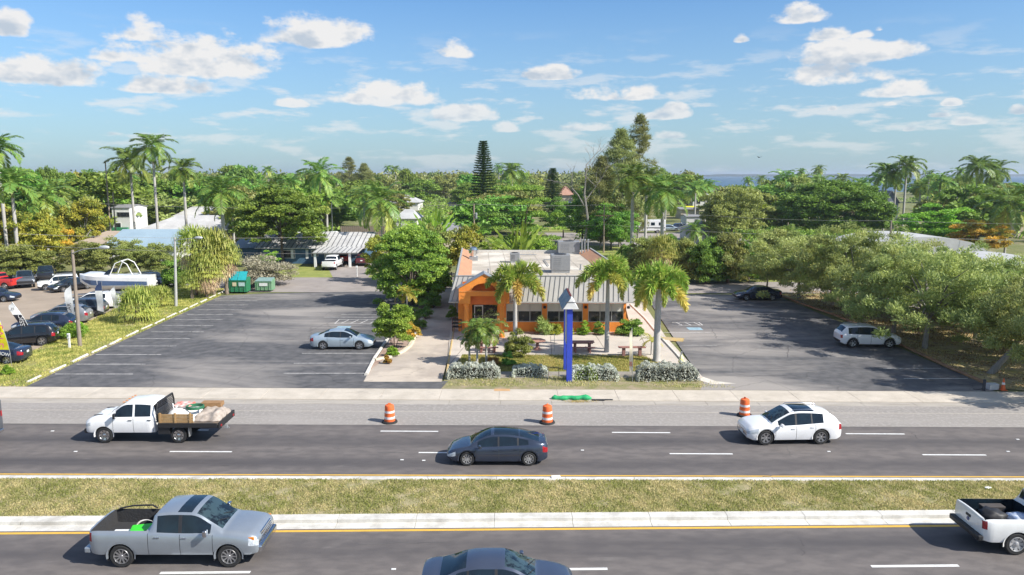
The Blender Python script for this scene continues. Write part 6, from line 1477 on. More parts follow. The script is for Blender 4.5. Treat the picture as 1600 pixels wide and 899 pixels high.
def norfolk():
    r = np.random.RandomState(4); P = []; D = []; N_ = []; Hh = 18.0; mb = MB(); mb.tube([(0,0,0),(0,0,Hh*.98)], [.25,.04], 8)
    z = 1.5
    while z < Hh-.2:
        f = 1-z/Hh; L_ = .45+3.3*f**.7; nb = 10; a0 = r.rand()*6.28
        for b in range(nb):
            a = a0+b*6.283/nb; n = int(18+60*f); t = r.rand(n)**.8; up = .22
            base = np.stack([np.cos(a)*t*L_, np.sin(a)*t*L_, z+t*L_*up-(t*L_)**2*.05], 1)
            side = r.normal(size=(n,1))*.22*(.4+f)*np.array([[-math.sin(a), math.cos(a), 0]]); base += side; base[:,2] += r.normal(size=n)*.06
            P.append(base); D.append(np.array([[math.cos(a), math.sin(a), .5]])+side*2+unit(r,n)*.3); N_.append(np.tile([[0,0,1.]], (n,1))+unit(r,n)*.5)
        z += .38+.35*f
    P = np.concatenate(P); n = len(P); me = quads('crown', P, np.concatenate(D), np.concatenate(N_), .62, .24, r.rand(n)*.6, G_NOR)
    o = mb.build('trunk', BARK); tm = o.data; bpy.data.objects.remove(o); PROTO['norfolk'] = [(me, tm, 6.2, Hh)]
norfolk()
# --- palms
def frond(r, a, e0, L_, droop, nl, ll, wd, style, out, tint, twist=0):
    n = 12; ds = L_/n; p = np.array([0.,0.,0.]); e = e0; h = np.array([math.cos(a), math.sin(a), 0.]); side = np.array([-math.sin(a), math.cos(a), 0.])
    pts = [p]; dirs = []
    for k in range(n):
        d = h*math.cos(e)+np.array([0,0,1.])*math.sin(e); dirs.append(d); p = p+d*ds; pts.append(p); e -= droop/n*(.5+1.2*k/n)
    dirs.append(dirs[-1]); pts = np.array(pts); dirs = np.array(dirs)
    t = np.linspace(.10, 1.0, nl); ix = t*n; i0 = np.minimum(ix.astype(int), n-1); fr = (ix-i0)[:,None]
    Pp = pts[i0]*(1-fr)+pts[i0+1]*fr; Dd = dirs[i0]; prof = np.sin(PI*np.clip(t*.86+.14, 0, 1))**.6
    upv = np.cross(Dd, side)
    if style == 'fox':
        for k in range(6):
            ang = k*PI/3+r.rand(nl)*.8; s = side*np.cos(ang)[:,None]+upv*np.sin(ang)[:,None]
            d = s*.9+Dd*.75+np.array([0,0,-.25])+unit(r, nl)*.15; l = ll*prof*(.8+.4*r.rand(nl)); dn = d/np.linalg.norm(d, axis=1, keepdims=True)
            out.append((Pp+dn*l[:,None]*.5, d, s+unit(r,nl)*.6, l, np.full(nl, wd), np.full(nl, tint)+t*.12))
    else:
        for sg in (1, -1):
            vee = .25 if style == 'pinnate' else .0
            d = side*sg+Dd*(.55+.5*t[:,None])+np.array([0,0,-.35])*(.3+r.rand(nl,1)*1.1)+unit(r,nl)*.12-upv*vee*0
            l = ll*prof*(.85+.3*r.rand(nl)); dn = d/np.linalg.norm(d, axis=1, keepdims=True)
            out.append((Pp+dn*l[:,None]*.5, d, upv*-1+unit(r,nl)*.35, l, np.full(nl, wd), np.full(nl, tint)+r.rand(nl)*.1))
    # rachis as thin blades
    out.append(((pts[:-1]+pts[1:])/2, dirs[:-1], np.tile(side, (n,1)), np.full(n, ds*1.25), np.full(n, .05*L_/3), np.full(n, tint+.25))); out.append(((pts[:-1]+pts[1:])/2, dirs[:-1], np.cross(dirs[:-1], side), np.full(n, ds*1.25), np.full(n, .05*L_/3), np.full(n, tint+.25)))
def palm_crown(seed, nf, L_, nl, ll, wd, style, m, e_hi=1.35, e_lo=-.5, droop=1.5, old=.35):
    r = np.random.RandomState(seed); out = []
    for i in range(nf):
        s = i/(nf-1); a = i*2.39996+r.normal()*.12; e = e_hi+(e_lo-e_hi)*s**.85+r.normal()*.06
        frond(r, a, e, L_*(.85+.25*r.rand())*(1 if s > .12 else .75), droop*(.75+.5*r.rand())*(1-.25*(s > .8)), nl, ll, wd, style, out, (.0+.12*r.rand()) if s < .75 else old*(s-.7)/.3+.1*r.rand())
    P, D, N_, l, w_, T = [np.concatenate([o[k] for o in out]) for k in range(6)]
    return quads('crown', P, D, N_, l, w_, T, m)
PC = {'royal': [palm_crown(100+s, 20, 3.6, 36, 1.05, .13, 'pinnate', G_PALM, droop=1.7) for s in range(3)],
      'royal_far': [palm_crown(110+s, 16, 3.6, 18, 1.1, .24, 'pinnate', G_PALM, droop=1.6, old=.6) for s in range(4)],
      'coconut': [palm_crown(120+s, 20, 4.4, 36, 1.1, .15, 'pinnate', G_PALM, e_lo=-.9, droop=1.5, old=.8) for s in range(2)],
      'foxtail': [palm_crown(130+s, 13, 2.7, 48, .60, .085, 'fox', G_FOX, e_hi=1.35, e_lo=.1, droop=2.5, old=.75) for s in range(3)],
      'small': [palm_crown(140+s, 15, 1.7, 30, .55, .07, 'pinnate', G_PALM, droop=2.0) for s in range(3)],
      'yellow_small': [palm_crown(150+s, 11, 1.9, 26, .5, .055, 'pinnate', G_LEMON, droop=1.7, e_lo=-.2) for s in range(2)]}
def fan_crown(seed, nf, R_, m, e_lo=-.9, e_hi=1.4, wd=.08, nl=18):
    r = np.random.RandomState(seed); P=[];D=[];N_=[];l=[];w_=[];T=[]
    for i in range(nf):
        s = i/(nf-1); a = i*2.39996; e = e_hi+(e_lo-e_hi)*s; pl = R_*.55; h = np.array([math.cos(a)*math.cos(e), math.sin(a)*math.cos(e), math.sin(e)]); c = h*pl
        side = np.array([-math.sin(a), math.cos(a), 0]); up = np.cross(h, side)
        ang = np.linspace(-1.9, 1.9, nl)+r.normal(size=nl)*.05; fl = R_*.5*(1-.12*np.abs(ang))
        d = h*np.cos(ang)[:,None]+side*np.sin(ang)[:,None]+np.array([0,0,-.28])+unit(r,nl)*.08; dn = d/np.linalg.norm(d,axis=1,keepdims=True)
        P.append(c+dn*fl[:,None]*.5); D.append(d); N_.append(np.tile(up,(nl,1))+unit(r,nl)*.2); l.append(fl*1.05); w_.append(np.full(nl,wd)); T.append(np.full(nl, .1+.5*max(0,s-.6)/.4)+r.rand(nl)*.2)
        tips = c+dn*fl[:,None]; P.append(tips+np.array([0,0,-.09*R_])); D.append(dn*.3+np.array([0,0,-1.])); N_.append(dn); l.append(np.full(nl,.24*R_)); w_.append(np.full(nl,wd*.6)); T.append(np.full(nl,.45))
        P.append((c*.5)[None]); D.append(h[None]); N_.append(up[None]); l.append([pl]); w_.append([.04]); T.append([.6])
    return quads('crown', np.concatenate(P), np.concatenate(D), np.concatenate(N_), np.concatenate(l), np.concatenate(w_), np.concatenate(T), m)
PC['sabal'] = [fan_crown(160+s, 46, 1.9, G_SAB, e_lo=-.35, wd=.09) for s in range(3)]; SKIRT = [fan_crown(170+s, 30, 1.7, G_DEAD, e_lo=-1.45, e_hi=-.7) for s in range(2)]
def ptrunk(style):
    mb = MB()
    if style == 'royal': prof = [(.30,0),(.24,.03),(.22,.2),(.24,.5),(.20,.84)]
    elif style == 'fibre': prof = [(.24,0),(.18,.1),(.17,.6),(.20,1.0)]
    else: prof = [(.19,0),(.15,.05),(.13,.6),(.10,.97)]
    mb.lathe(prof, 12); o = mb.build('trunk', PALMB if style == 'fibre' else PALMT, smooth=60); me = o.data; bpy.data.objects.remove(o); return me
PT = {k: ptrunk(k) for k in ('royal', 'fibre', 'slim')}
SH = MB(); SH.lathe([(.20,-.0),(.23,.2),(.20,.8),(.10,1.0)], 12); o_ = SH.build('crownshaft', mat('crownshaft_green', (.16,.24,.06), .4, c2=(.28,.26,.1), scale=2), smooth=60); SHAFT = o_.data; bpy.data.objects.remove(o_)
rt = random.Random(77)
def put(me, name, parent, loc=(0,0,0), rot=(0,0,0), sc=(1,1,1)):
    o = bpy.data.objects.new(name, me); COL.objects.link(o); o.parent = parent; o.location = loc; o.rotation_euler = rot; o.scale = sc; return o
def palm(kind, X, Y, H_, W_, label, group=None, z=0, lean=0, trunk=None, name='palm_tree', skirt=None, tr=1.0, var=None, cat='palm tree', zs=1.0):
    """H_ top of the crown, W_ spread"""
    t = thing(name, label, cat, (X, Y, z), rt.random()*6.28, group)
    base = {'royal':2.9,'royal_far':2.9,'coconut':3.4,'foxtail':2.1,'small':1.5,'yellow_small':1.6,'sabal':2.0}[kind]; s = W_/(2*base)
    if kind == 'foxtail': pass
    rise = {'royal':2.0,'royal_far':2.0,'coconut':2.2,'foxtail':1.45,'small':.95,'yellow_small':1.1,'sabal':1.75}[kind]*s
    h = max(H_-rise, .3); st = trunk or {'royal':'royal','royal_far':'royal','coconut':'slim','foxtail':'slim','small':'slim','yellow_small':'slim','sabal':'fibre'}[kind]
    ks = tr*(1.0 if st != 'slim' else (1.25 if kind in ('foxtail','coconut') else .55))
    put(PT[st], 'trunk', t, (0,0,0), (lean,0,0), (ks, ks, h)); cs = PC[kind]
    c = put(cs[(rt.randrange(len(cs)) if var is None else var)], 'crown', t, (0, -math.sin(lean)*h, math.cos(lean)*h), (0,0,rt.random()*6.28), (s,s,s*zs))
    if st == 'royal': put(SHAFT, 'crownshaft', t, (0, -math.sin(lean)*h*.84, math.cos(lean)*h*.84), (lean,0,0), (1,1,h*.16))
    if kind == 'sabal' and skirt: put(SKIRT[rt.randrange(2)], 'dead_fronds', t, (0,0,h*.96), (0,0,rt.random()*6), (s*skirt,s*skirt,s*skirt))
    return t
def tree(kind, X, Y, H_, W_, label, group=None, z=0, name=None, var=None, rot=None, cat='tree', D_=None):
    L_ = PROTO[kind]; cm, tm, w0, h0 = L_[(rt.randrange(len(L_)) if var is None else var) % len(L_)]
    t = thing(name or 'broadleaf_tree', label, cat, (X, Y, z), rt.random()*6.28 if rot is None else rot, group)
    sx, sz = W_/w0, H_/h0; put(tm, 'trunk', t, sc=(min(sx,sz),)*2+(sz,)); put(cm, 'crown', t, sc=(sx, (D_/w0 if D_ else sx), sz)); return t
SC = lambda px, Y: Y*CP/F*1.0+ .0
def at(kind, px, Y, top, wpx, label, fn=None, **k):
    """tree standing at distance Y under photograph column px, its top at row top, wpx pixels wide"""
    a = A(px, top, Y); X = A(px, 380, Y)[0]; W_ = wpx*(Y*CP+4)/F
    return (palm if kind in PC else tree)(kind, X, Y, a[2], W_, label, **k)
def gb(py): return G(800, py)[1]
# named palms and trees of the middle distance
for px, Y, top, w_, lb, kd, k in (
 (10,112,203,72,'tall royal palm rising alone at the far left edge','royal',{}),
 (212,150,223,76,'left royal palm of the tall trio over the white houses','royal',{}),
 (248,140,203,72,'tallest royal palm, middle of the trio over the white houses','royal',{}),
 (293,141,242,60,'right royal palm of the tall trio over the white houses','royal',{}),
 (350,134,266,88,'thick royal palm with a full crown right of the white houses','royal',{'tr':1.3}),
 (366,140,300,60,'twin trunked palm just behind the thick royal palm','coconut',{}),
 (503,150,247,72,'lone palm with an upswept crown above the dense green tree','coconut',{}),
 (597,124,280,92,'low coconut palm in front of the weathered fence','coconut',{}),
 (800,205,250,46,'palm with a round crown right of the conical pine','royal',{}),
 (987,124,250,72,'left royal palm in front of the motorhome','royal',{'tr':1.2}),
 (1008,130,256,60,'royal palm between the two behind the restaurant, crown overlapping','royal',{}),
 (1034,120,266,86,'royal palm with a rust coloured shaft right of the motorhome','royal',{'tr':1.2}),
 (1084,215,280,38,'left thin palm of the pair near the bay','royal_far',{}),(1100,220,277,40,'right thin palm of the pair near the bay','royal_far',{}),
 (1185,330,272,20,'small palm outlined against the bay','royal_far',{}),(1221,220,261,46,'palm with a ragged crown in front of the bay','royal_far',{}),
 (1276,240,269,50,'palm just above the left shoulder of the round mango tree','royal_far',{}),
 (1378,175,250,54,'left leaning palm of the pair above the grey gabled house','royal',{}),(1408,172,238,56,'tallest palm on the right, above the grey gabled house','royal',{}),
 (1393,190,262,46,'shorter palm between the two tall palms on the right','royal_far',{}),
 (1432,200,276,44,'low palm right of the tallest right hand palm','royal_far',{}),(1462,190,266,48,'palm with drooping crown left of the palm pair near the right edge','royal_far',{}),
 (1518,175,238,58,'left palm of the high pair near the right edge','royal',{}),(1545,180,246,56,'right palm of the high pair near the right edge','royal',{}),
 (1490,210,272,40,'low palm under the high pair near the right edge','royal_far',{}),(1571,128,284,92,'large dark palm close to the right edge','coconut',{}),
 (1592,170,280,60,'palm cut by the right edge','royal_far',{}),
 (1165,300,274,22,'thin palm at the left end of the bay view','royal_far',{}),(1250,280,268,34,'palm behind the left side of the mango tree','royal_far',{}),(1310,290,268,32,'palm rising behind the crown of the mango tree','royal_far',{}),(1365,270,266,34,'palm behind the right shoulder of the mango tree','royal_far',{}),(1340,260,274,40,'small palm behind the right side of the mango tree','royal_far',{}),(1425,135,352,60,'drooping palm in front of the tall trunks on the right','coconut',{}),
 (1085,133,345,40,'low young palm left of the far white shed','coconut',{}),(1235,140,350,44,'yellowish palm below the round mango tree','coconut',{})):
    at(kd, px, Y, top, w_, lb, **k)
at('norfolk', 756, 190, 219, 46, 'tall dark conical pine standing above the trees', name='conical_pine'); at('norfolk', 863, 200, 262, 38, 'small conical pine right of the centre', name='conical_pine')
at('casuarina', 968, 143, 203, 66, 'bushy casuarina, left of the two tall wispy trees', name='casuarina_tree', var=0); at('casuarina', 996, 146, 180, 48, 'tallest wispy casuarina behind the restaurant', name='casuarina_tree', var=1)
at('casuarina', 938, 141, 245, 50, 'lower casuarina beside the bare dead tree', name='casuarina_tree', var=0); at('casuarina', 549, 300, 246, 30, 'wispy casuarina on the skyline left of centre', name='casuarina_tree', var=1); at('casuarina', 572, 300, 256, 34, 'second shorter casuarina on the skyline', name='casuarina_tree', var=0)
at('green', 955, 139, 318, 76, 'dark bushy tree in front of the casuarinas', var=1); at('green', 910, 150, 300, 60, 'dark tree left of the casuarinas', var=1); at('green', 970, 137, 345, 36, 'narrow green tree right behind the crossarm pole', var=0)
at('layered', 815, 114, 290, 112, 'broad flat layered tree behind the restaurant'); at('green', 880, 165, 310, 50, 'small green tree right of the layered tree', var=0)
at('shade', 440, gb(413), 296, 128, 'large dense green tree in front of the blue house'); at('mango', 1300, 168, 284, 158, 'huge round dark mango tree on the right', var=0)
at('olive', 1143, 150, 294, 96, 'olive green domed tree left of the mango tree'); at('lime', 1450, 140, 320, 110, 'bright green spreading tree right of the tall palms'); at('orange', 1527, 128, 345, 82, 'tree with orange and yellow flowers near the right edge', name='flowering_tree')
at('mango', 80, 175, 264, 66, 'round clipped dark tree on the left skyline', var=1); at('yellow', 60, 108, 330, 74, 'yellow leaved tree with a pale trunk behind the dealer lot'); at('yellow', 132, 128, 312, 70, 'orange tinged tree left of the tall bare pole'); at('orange', 92, 116, 352, 44, 'smaller orange yellow tree beside the yellow one')
at('layered', 640, 85, 359, 122, 'big tree overhanging the left lot beside the restaurant') if False else None
tX = A(643, 440, 79)
tree('front_layered', tX[0], 79, A(645,357,79)[2], 114*79/F, 'big dark tree shading the alley left of the restaurant', D_=7.5, name='broadleaf_tree')
at('yellow', 597, 96, 371, 58, 'yellow green bushy tree behind the big dark alley tree'); at('green', 655, 92, 372, 70, 'dark tree close behind the big alley tree', var=1)
at('bushy', 690, 100, 352, 60, 'green bush tree above the left roof corner'); at('yellow', 727, 98, 352, 52, 'yellowish tree at the left rear of the restaurant'); at('lime', 830, 99, 368, 90, 'fresh green bush behind the rear roof edge'); at('lime', 770, 101, 372, 60, 'low leafy bush left of the roof fan'); at('olive', 868, 98, 384, 30, 'small olive bush behind the tall air unit')
# dead bare tree
def bare(px, Y, top, label):
    a = A(px, top, Y); r = random.Random(2); mb = MB(); H_ = a[2]
    def br(p, d, l, rad, dep):
        q = p+d*l; mb.tube([p, p.lerp(q,.5)+Vector((r.gauss(0,.1),r.gauss(0,.1),0))*l*.3, q], [rad, rad*.8, rad*.55], 5)
        if dep:
            for k in range(3): br(p.lerp(q, .5+.25*k), (d+Vector((r.gauss(0,.55), r.gauss(0,.55), r.gauss(.1,.3)))).normalized(), l*.62, rad*.5, dep-1)
    br(Vector((0,0,0)), Vector((0,0,1)), H_*.55, .28, 0); br(Vector((0,0,H_*.5)), Vector((.05,0,1)), H_*.3, .16, 4); br(Vector((0,0,H_*.42)), Vector((-.6,0,.8)).normalized(), H_*.25, .13, 3); br(Vector((0,0,H_*.45)), Vector((.6,.1,.8)).normalized(), H_*.25, .12, 3)
    t = thing('dead_tree', label, 'tree', (a[0], Y, 0)); mb.build('trunk', BARKG, t)
bare(914, 138, 224, 'leafless dead tree left of the casuarinas')
# traveller's palm fan
def bird_palm(px, Y, top, wpx, label):
    X, _, z = A(px, top, Y); r = np.random.RandomState(9); mb = MB(); P=[];D=[];N_=[];l=[];w_=[]
    for i in range(30):
        a = r.normal()*.62; h = z*(.55+.45*r.rand()); base = np.array([r.normal()*.5, r.normal()*.4, h*.45]); d = np.array([math.sin(a), r.normal()*.3, math.cos(a)])
        for j, (s, wl) in enumerate(((.15,.45),(.4,.6),(.65,.5),(.85,.3))): P.append(base+d*h*.55*s); D.append(d); N_.append([r.normal()*.4,-1,.3]); l.append(h*.22); w_.append(wl)
    me = quads('crown', np.array(P), np.array(D), np.array(N_), np.array(l), np.array(w_), r.rand(len(P))*.5, G_LIME); t = thing('travellers_palm', label, 'palm', (X,Y,0)); put(me, 'crown', t)
    for k in range(5): mb.tube([(r.normal()*.5,r.normal()*.3,0),(r.normal()*.5,r.normal()*.3,z*.5)], .11, 6)
    mb.build('stems', BARKG, t)
bird_palm(808, 96, 338, 60, 'fan shaped upright palm directly behind the restaurant roof'); bird_palm(676, 118, 318, 40, 'tall upright leaved palm above the big alley tree')
# hedge of dark bushes right of the restaurant, along the side street
for i, (px, Y, top, w_, kd, v, lb) in enumerate(((985,101,383,44,'darkbush',0,'dark bush at the left end of the hedge right of the roof'),(1005,98,372,52,'darkbush',1,'olive bush left of the fan palm in the side street hedge'),(1068,96,374,60,'darkbush',1,'brownish green bush right of the fan palm in the hedge'),(1108,95,372,60,'darkbush',0,'dark green bush in the middle of the side street hedge'),
   (1140,95,366,60,'darkbush',1,'tall olive bush left of the grove edge'),(1172,96,376,50,'darkbush',0,'dark bush directly left of the grove'),(1215,100,360,70,'darkbush',1,'bush behind the left grove tree'),(1040,101,368,60,'darkbush',0,'bush directly behind the hedge fan palm'))):
    at(kd, px, Y, top, w_, lb, var=v, name='hedge_bush', cat='bush')
at('sabal', 1034, 94, 366, 56, 'fan palm with a hanging crown in the side street hedge', skirt=1.0)
# grove of pale oaks on the right
GR = 'pale grove trees along the right lot'
for i, (px, py, top, w_, v, lb) in enumerate(((1249,467,360,150,0,'left grove tree with an upright trunk behind the dark parked sedan'),(1198,452,384,70,1,'small low grove tree at the left end'),(1330,492,353,150,2,'grove tree whose crown peaks highest behind the white SUV'),
    (1396,521,384,150,1,'grove tree standing right behind the white SUV'),(1445,545,378,190,3,'grove tree with the thick dark trunk right of the white SUV'),(1480,500,384,150,0,'rear grove tree above the thick trunk'),(1415,490,380,150,3,'grove tree in the back row, centre'),
    (1565,510,408,140,2,'back row grove tree near the right edge'),(1640,560,420,200,0,'grove tree at the right edge behind the leaning trunk'),(1690,620,400,200,1,'grove tree mostly outside the right edge'),(1300,478,372,110,3,'grove tree between the two left ones'),(1524,530,398,150,1,'grove tree just behind the leaning one'))):
    g = G(px, py); a = A(px, top, g[1]); tree('oak', g[0], g[1], a[2], w_*(g[1]+2)/F*1.12, lb, GR, var=v, name='grove_tree')
# leaning one
g = G(1549, 584); t = thing('grove_tree', 'leaning grove tree with a bare slanting trunk near the cone', 'tree', g, 0, GR); cm, C = crown('crown', 29, G_OAK, 4.3, 5.4, .7, nc=120, per=300, leaf=.2, asp=.32, cr=.2, inner=.3, up=1.2, flat=.6)
put(cm, 'crown', t, (2.6, .3, .2)); mb = MB(); mb.tube([(-.1,0,-.1),(.5,0,.7),(1.3,.1,1.6),(2.0,.2,2.7),(2.5,.3,4.2)], [.26,.2,.17,.13,.06], 9)
for k in range(9): c = C[k*7]; mb.tube([(1.7,.2,2.2),((c[0]+4.4)/2,c[1]*.5+.2,(c[2]+2.6)/2+.3),(c[0]+2.6,c[1]+.3,c[2]+.2)], [.1,.06,.015], 6)
mb.build('trunk', BARKG, t, smooth=60)
# palms in front of the restaurant
Yf = 61.0
at('foxtail', 805, Yf, 414, 84, 'left foxtail palm whose crown hides part of the roof edge', var=0, z=.05, zs=1.25); at('foxtail', 951, gb(552), 404, 84, 'middle foxtail palm rising from the patio', var=1, z=.05, zs=1.3); at('foxtail', 1031, gb(566), 417, 94, 'right foxtail palm with the thickest pale trunk', var=2, tr=1.4, z=.05, zs=1.4)
at('small', 744, gb(572), 494, 62, 'left slender palm of the small clump before the porch', var=0, lean=.06); at('small', 759, gb(570), 492, 64, 'right slender palm of the small clump before the porch', var=1, lean=-.08); at('small', 732, gb(566), 518, 36, 'shortest palm of the small clump before the porch', var=2)
at('yellow_small', 1022, gb(557), 517, 40, 'small yellow palm beside the thick pale trunk', var=0, tr=.6); at('yellow_small', 634, gb(492), 443, 44, 'yellow feathered palm on the planted island', var=1, tr=.7)
# shrubs
SHR = {}
def shrub(kind, px, pyb, top, wpx, label, m, leaf=.12, asp=.45, nc=26, per=150, name='shrub', stems=True, up=.6, z=.1, cat='shrub', flat=.8, d=None, group=None):
    g = G(px, pyb); a = A(px, top, g[1]); H_ = a[2]-z; W_ = wpx*(g[1]+2)/F; cm, C = crown('foliage', abs(hash((px, pyb))) % 9999 if False else int(px*7+pyb), m, W_/2, H_*.98, H_*.02, nc=nc, per=per, leaf=leaf, asp=asp, cr=.28, inner=.25, up=up, flat=flat, noise=.2, shape='dome' if pyb-top > 60 else 'bush', low=pyb-top <= 60)
    t = thing(name, label, cat, (g[0], g[1]+W_*.35, z), 0, group); o = put(cm, 'foliage', t, sc=(1, d or .8, 1))
    if stems:
        mb = MB()
        for i in range(5): c = C[i*3 % len(C)]; mb.tube([(c[0]*.15, c[1]*.15, 0), (c[0]*.6, c[1]*.5, max(c[2]*.6,.1))], [.03,.015], 5)
        mb.build('stems', BARK, t)
    return t
def hedge(px0, px1, pyb, top, label, m2=None, frac=0, dep=1.3):
    a, b = G(px0, pyb), G(px1, pyb); L_ = b[0]-a[0]; Y = a[1]+.4; H_ = A(px0, top, Y+.6)[2]; r = np.random.RandomState(int(px0)); n = int(L_*dep*H_*900)
    def part(n, x0, x1, m, nm, t):
        p = r.rand(n, 3); f = r.randint(0, 4, n); e = r.rand(n)**2*.25
        x = x0+(x1-x0)*p[:,0]; y = dep*p[:,1]; z = H_*p[:,2]
        y = np.where(f == 0, e*dep, y); z = np.where((f == 1)|(f == 3), H_*(1-e*.6), z)
        x = np.where((f == 2), np.where(p[:,1] > .5, x1-e*.8, x0+e*.8), x)
        lump = .10*np.sin(x*5+px0)+.08*np.sin(x*11+y*5)+.05*np.sin(x*17); z = z*(1+lump*.8); y = y-lump*.6*(y < dep*.4)
        rx = np.minimum(x-x0, x1-x)/.5; z *= np.clip(rx, .0, 1)**.25
        P = np.stack([x, y, np.maximum(z,.02)], 1); D = unit(r, n)+np.array([0,-.2,.5])
        return put(quads(nm, P, D, unit(r, n)+np.array([0,-.4,.7]), .13*(.6+.8*r.rand(n)), .06, np.clip(.5+lump*3, 0, 1)*.5+r.rand(n)*.3, m), nm, t)
    t = thing('clipped_hedge', label, 'hedge', (a[0], Y, .05), 0, 'silver hedges along the front'); part(n, 0, L_, G_SILV, 'foliage', t)
    if m2: part(int(n*frac), L_*.08, L_*.55, m2, 'green_growth', t)
    mb = MB(); x = .2
    while x < L_: mb.tube([(x,dep*.5,0),(x+.1,dep*.5,H_*.7)], .025, 5); x += .35
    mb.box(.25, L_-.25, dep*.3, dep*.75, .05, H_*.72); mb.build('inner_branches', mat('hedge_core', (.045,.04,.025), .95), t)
hedge(697, 781, 597, 571, 'left silver leaved hedge beside the driveway'); hedge(800, 857, 594, 573, 'shortest silver hedge, left of the blue sign'); hedge(893, 969, 600, 574, 'silver hedge with green growth right of the blue sign', G_LIME, .35); hedge(997, 1096, 601, 571, 'longest silver hedge at the right lot entrance')
shrub('s', 812, 562, 513, 52, 'loose light green shrub on the lawn before the patio', leafmat('leaf_loose', (.12,.16,.03), (.28,.28,.06)), leaf=.22, asp=.25, nc=34, up=-1.2, m=None) if False else shrub('s', 812, 562, 513, 52, 'loose light green shrub on the lawn before the patio', leafmat('leaf_loose', (.12,.16,.03), (.28,.28,.06)), leaf=.22, asp=.25, nc=34, up=-1.0)
shrub('s', 795, 575, 548, 22, 'small dark shrub below the loose light one', G_MANGO); shrub('s', 770, 574, 556, 22, 'low reddish spiky plant on the front lawn', leafmat('leaf_red', (.25,.12,.04), (.42,.24,.07)), up=1.2, asp=.2); 
shrub('s', 850, 527, 497, 34, 'spiky grey green plant against the orange wall', G_OAK, leaf=.5, asp=.1, up=2, nc=18, per=60); shrub('s', 868, 526, 503, 22, 'arching pale plant right of the spiky one', G_YEL, leaf=.3, asp=.15)
shrub('s', 913, 527, 499, 24, 'yellow green shrub under the middle windows', G_LIME); shrub('s', 938, 527, 502, 24, 'green shrub with red flowers under the right windows', G_MID); shrub('s', 987, 529, 500, 48, 'broad green shrub at the right corner of the restaurant', G_MID, nc=40, leaf=.16)
shrub('s', 893, 526, 512, 12, 'small low plant by the wall behind the sign', G_YEL)
for px, top, w_, lb in ((742,470,26,'climbing plant beside the left porch column'),(768,466,40,'flowering vine hanging under the porch'),(784,474,22,'climbing plant beside the right porch column')):
    t = shrub('s', px, 527, top, w_, lb, leafmat('leaf_vine', (.10,.17,.03), (.40,.38,.2)), nc=14, per=50, name='climbing_plant', cat='plant')
shrub('s', 708, 502, 474, 26, 'dark shrub left of the porch', G_MANGO); 
# island plants
shrub('s', 613, 549, 470, 62, 'bushy light green small tree at the tip of the planted island', leafmat('leaf_ficus', (.12,.24,.03), (.32,.44,.06)), leaf=.17, nc=90, per=230, name='ficus_shrub', flat=.7)
shrub('s', 612, 560, 540, 22, 'low yellow green shrub at the island tip', G_LIME); shrub('s', 605, 571, 556, 14, 'small red and yellow plant at the island tip', leafmat('leaf_croton', (.30,.14,.03), (.5,.42,.06)))
shrub('s', 641, 532, 503, 34, 'olive and yellow shrub right of the island ficus', G_ORA); shrub('s', 652, 517, 488, 30, 'dark green shrub along the island kerb', G_MANGO); shrub('s', 662, 500, 470, 30, 'dark shrub midway along the island', G_MANGO); shrub('s', 676, 484, 455, 28, 'dark shrub beside the motorcycle', G_MANGO); shrub('s', 640, 505, 480, 30, 'green shrub under the yellow feathered palm', G_MID); shrub('s', 660, 470, 436, 40, 'dense dark shrub at the foot of the big alley tree', G_MANGO, leaf=.2)
shrub('s', 664, 456, 428, 36, 'spiky rosette plant on the island', leafmat('leaf_yucca', (.12,.17,.06), (.3,.33,.14)), leaf=.55, asp=.09, up=1.5, nc=10, per=70, name='yucca_plant', cat='plant'); shrub('s', 694, 452, 408, 26, 'leafy bush in front of the black alley fence', G_OAK, leaf=.2)
# left verge
SB = [(302,463,352,70,'left fan palm of the thick cluster by the dumpster'),(330,462,356,84,'middle fan palm of the thick cluster by the dumpster'),(350,460,374,56,'right fan palm of the thick cluster by the dumpster'),(318,466,392,64,'lower front fan palm of the thick cluster')]
for px, py, top, w_, lb in SB: at('sabal', px, gb(py), top, w_, lb, group='fan palms in the thick cluster', skirt=1.12)
at('sabal', 206, gb(503), 447, 74, 'short fan palm on the verge above the wheel stops', tr=1.3); at('sabal', 246, gb(480), 446, 44, 'small fan palm right of the short verge palm'); at('sabal', 232, gb(470), 446, 34, 'tiny fan palm behind the small verge palm'); at('sabal', 295, gb(468), 420, 44, 'low fan palm at the left foot of the thick cluster')
shrub('s', 98, 534, 507, 52, 'bright green clipped bush beside the lettered black flag', leafmat('leaf_bright', (.11,.18,.02), (.24,.32,.04)), nc=36, leaf=.12); shrub('s', 118, 524, 500, 28, 'yellow green bush left of the lamp post foot', G_LIME); shrub('s', 8, 588, 574, 20, 'low weeds at the left edge of the verge', G_LIME, name='weed_clump', cat='plant')
shrub('s', 270, 452, 392, 52, 'rounded green bush left of the fan palm cluster', G_MANGO, leaf=.28, nc=50, per=200, z=.02); at('greybush', 404, gb(447), 401, 92, 'silvery grey shrub behind the dumpsters', name='silver_shrub', cat='shrub'); at('lime', 415, gb(425), 392, 40, 'yellow green bush left of the blue house lawn'); 
for i, (px, Y, top, w_, lb) in enumerate(((130,104,378,64,'olive thicket bush behind the cabin boat bow'),(172,102,372,76,'olive thicket bush behind the cabin boat'),(215,101,376,70,'olive thicket bush left of the round green bush'),(252,100,382,60,'olive thicket bush behind the slim lamp post'),(24,102,384,66,'dark bush at the far left behind the red pickup'),(64,104,392,50,'dark bush behind the grey pickup'))):
    at('olive' if i < 4 else 'darkbush', px, Y, top, w_, lb, name='thicket_bush', cat='bush')
shrub('s', 604, 432, 396, 40, 'brown green tall shrub at the right end of the blue house lawn', G_GREYB, leaf=.2, nc=40)
